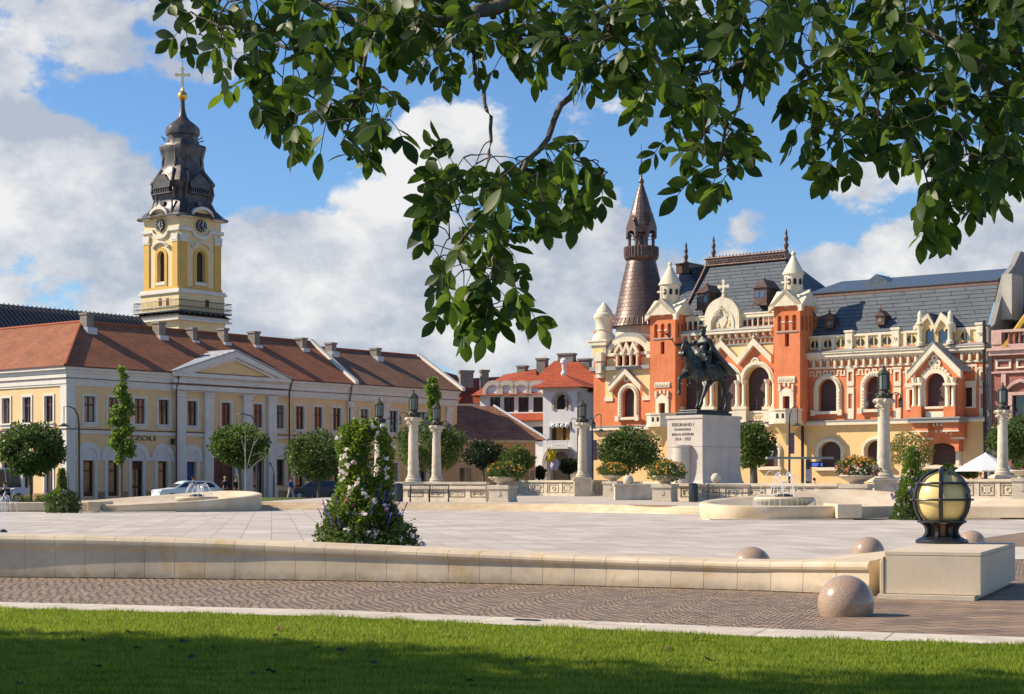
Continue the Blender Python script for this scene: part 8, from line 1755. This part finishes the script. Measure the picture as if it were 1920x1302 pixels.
part('trunk', MB().tube([(0,0,-.2),(.05,0,1.2),(0,0,2.6),(-.1,0,4.0),(-.4,-.2,6.0),(-.3,-.2,8.0)], [.42,.30,.26,.22,.16,.08], 14).tube([(0,0,2.9),(-.4,-.4,3.9),tuple(P(2100,-200,7.6)-O_)], [.12,.09,.03], 8).tube([(0,0,3.2),(-.4,-.3,4.3),tuple(P(2300,-260,8.2)-O_)], [.15,.1,.055], 8).tube([(0,0,2.4),(-.2,-.1,2.9),tuple(P(2200,330,8.5)-O_)], [.12,.08,.03], 8), bark, ot, smooth=60)
regs = [
 ([(300,-40),(305,20),(345,75),(395,95),(450,130),(475,190),(545,215),(560,275),(640,300),(700,285),(740,250),(760,200),(725,150),(755,70),(870,75),(880,-40)], 100),
 ([(740,-60),(760,60),(830,115),(880,90),(960,95),(1060,85),(1110,130),(1185,120),(1200,-60)], 86),
 ([(800,335),(850,300),(905,285),(950,300),(1020,290),(1055,240),(1110,260),(1135,310),(1120,370),(1060,375),(1010,385),(960,430),(965,500),(985,560),(930,585),(895,600),(850,575),(830,530),(808,460),(815,400)], 78),
 ([(1150,-60),(1170,90),(1205,160),(1245,230),(1280,310),(1320,345),(1375,320),(1400,290),(1380,230),(1360,175),(1390,130),(1480,95),(1560,55),(1580,-60)], 104),
 ([(1590,-60),(1640,30),(1560,75),(1500,140),(1490,210),(1530,265),(1570,295),(1640,285),(1700,255),(1755,260),(1740,330),(1725,385),(1785,405),(1825,370),(1880,330),(1960,345),(1990,-60)], 172),
 ([(1000,-250),(1000,-60),(1980,-60),(1980,-250)], 30)]
def inside(x, y, poly):
    c = False; j = len(poly)-1
    for i in range(len(poly)):
        if (poly[i][1] > y) != (poly[j][1] > y) and x < (poly[j][0]-poly[i][0])*(y-poly[i][1])/(poly[j][1]-poly[i][1])+poly[i][0]: c = not c
        j = i
    return c
rg = random.Random(11); anch = []
for poly, cnt in regs:
    x0, x1 = min(p[0] for p in poly), max(p[0] for p in poly); y0, y1 = min(p[1] for p in poly), max(p[1] for p in poly); k = 0; got = []
    while len(got) < cnt and k < 40000:
        k += 1; x, y = rg.uniform(x0,x1), rg.uniform(y0,y1)
        if inside(x, y, poly) and all((x-a)**2+(y-b)**2 > (19+rg.uniform(0,10))**2 for a, b in got): got.append((x, y))
    for x, y in got:
        base = min(node, key=lambda q: (( (q.x+O_.x)/(q.y+O_.y)*F+CX - x)**2 + (HZ-(q.z-EYE)/(q.y+O_.y)*F - y)**2)); Y = base.y + O_.y + rg.gauss(0,.32); anch.append(P(x, y, Y) - O_)
# twigs: grow from the limbs to every leaf base (nearest already connected point)
con = list(node); todo = list(anch); tw_ = MB(); par = []
best = [min(((c-p).length, i) for i, c in enumerate(con)) for p in todo]; alive = set(range(len(todo)))
while alive:
    i = min(alive, key=lambda j: best[j][0]); alive.discard(i); p = todo[i]; q = con[best[i][1]]; L_ = (p-q).length
    mid = (p+q)/2 + Vector((rg.gauss(0,.02), rg.gauss(0,.02), .03+rg.gauss(0,.015)))*min(1, L_*3); tw_.tube([q, q.lerp(mid,.5)+Vector((0,0,.006)), mid, mid.lerp(p,.5)+Vector((0,0,.004)), p], [.0036,.003,.0026,.0023,.002], 5); d = (p-mid).normalized(); par.append((p, d)); ci = len(con); con.append(p)
    for j in alive:
        l = (todo[j]-p).length
        if l < best[j][0]: best[j] = (l, ci)
q = part('twigs', tw_, twigm, ot); q['kind'] = 'stuff'
ST = [(.0,.0),(.12,.42),(.30,.80),(.50,1.0),(.70,.86),(.86,.48),(1,0)]
def leaflet(vs, fs, p, d, nrm, L_, W_):
    d = d.normalized(); s_ = d.cross(nrm).normalized(); nrm = s_.cross(d).normalized(); b = len(vs); bend = rg.uniform(.04,.22); cup = rg.uniform(.05,.25)
    for k, (t, w) in enumerate(ST):
        c = p + d*L_*t - nrm*L_*bend*t*t
        if w == 0: vs.append(c)
        else: e = s_*W_*.5*w; vs += [c - e + nrm*W_*.5*w*cup, c, c + e + nrm*W_*.5*w*cup]
    fs += [(b,b+2,b+1),(b,b+3,b+2)]
    for k in range(4): a = b+1+3*k; fs += [(a,a+1,a+4,a+3),(a+1,a+2,a+5,a+4)]
    a = b+13; t = b+16; fs += [(a,a+1,t),(a+1,a+2,t)]
lv, lf = [], []; st_ = MB()
for p, d in par:
    for rep in range(rg.choice((1,1,2))):
        rd = Vector((rg.gauss(0,.75), rg.gauss(0,.45), rg.gauss(-.55,.5))) + d*.5; rd.normalize(); nrm = (Vector((rg.gauss(0,.5), -.8+rg.gauss(0,.5), .55+rg.gauss(0,.4)))).normalized(); sd = rd.cross(nrm).normalized()
        Lr = rg.uniform(.06,.13); npair = rg.choice((2,2,3)); tip = p + rd*Lr + Vector((0,0,-.02)); st_.tube([p, (p+tip)/2+Vector((0,0,.008)), tip], [.0022,.0018,.0014], 4)
        sz = rg.uniform(.072,.104)
        for k in range(npair):
            c = p.lerp(tip, .3+.7*(k+.4)/npair) if npair > 1 else tip
            for s_ in (-1, 1):
                if rg.random() < .08: continue
                dd = rd*.55 + sd*s_*.85 + Vector((0,0,-.35)); leaflet(lv, lf, c, dd, (nrm + Vector((rg.gauss(0,.3), rg.gauss(0,.3), rg.gauss(0,.3)))).normalized(), sz*rg.uniform(.8,1.08), sz*rg.uniform(.46,.56))
        leaflet(lv, lf, tip, rd + Vector((0,0,-.25)), nrm, sz*1.1, sz*.56)
q = part('leaf_stalks', st_, twigm, ot); q['kind'] = 'stuff'
fo = part('foliage', MB().add(lv, lf), fleaf, ot, smooth=80)
# upper crown of the same tree, above the view, added to shade the hanging leaves
m = MB(); cc = [(-4.4,-.8,5.2,1.3),(-2.8,-1.0,5.0,1.2),(-1.2,-.8,5.4,1.5),(-3.5,-1,6.8,1.6),(-.5,-.5,7.5,1.8),(1.5,0,6,1.6),(1,-1,7,1.6)]
def fnu():
    x, y, z, r = rg.choice(cc); v_ = Vector((rg.gauss(0,1), rg.gauss(0,1), rg.gauss(0,1))).normalized()*r*rg.random()**.4; return (x+v_.x, y+v_.y, z+v_.z*.6), v_*.3
leafcloud(m, 4500, fnu, .17, rg, .55, .2); part('upper_shade_foliage', m, fleaf, ot)
# trees standing left of the view: their crowns shade the lawn
shade = [((-13.2, 14.6), [(-14.6,13.8,7.3,2.6,1.9),(-16.5,12.8,7.4,2.5,2.2),(-12.6,13.2,7.4,1.9,1.6)], 'leafy tree beyond the left edge whose crown shades the far part of the lawn'),
         ((-11.0, 10.8), [(-14.6,10.9,7.2,2.6,2.0),(-11.2,11.9,7.3,2.3,1.6),(-10.8,10.4,7.2,2.5,1.9),(-7.4,10.9,7.3,2.4,1.5),(-6.6,9.6,7.3,2.4,1.5)], 'leafy tree beyond the left edge whose crown shades the near part of the lawn')]
for i, (tp, cr_, lab) in enumerate(shade):
    t = thing('lawn_tree', lab, 'tree', (tp[0], tp[1], 0)); tm = MB().tube([(0,0,-.2),(0,0,1.5),(.05,0,4),(0,0,6.4)], [.3,.2,.16,.1], 12); m = MB()
    for c in cr_: tm.tube([(0,0,3.6),((c[0]-tp[0])*.5,(c[1]-tp[1])*.5,5.8),(c[0]-tp[0],c[1]-tp[1],c[2])], [.1,.07,.03], 8)
    def fns():
        x, y, z, r, ry = rg.choice(cr_); v_ = Vector((rg.gauss(0,1), rg.gauss(0,1), rg.gauss(0,1))).normalized()*rg.random()**.4; return (x-tp[0]+v_.x*r, y-tp[1]+v_.y*ry, z+v_.z*1.25), v_*.3
    leafcloud(m, 7500 if i == 0 else 11000, fns, .24, rg, .6, .2); part('trunk', tm, bark, t, smooth=60); part('crown', m, fleaf, t)
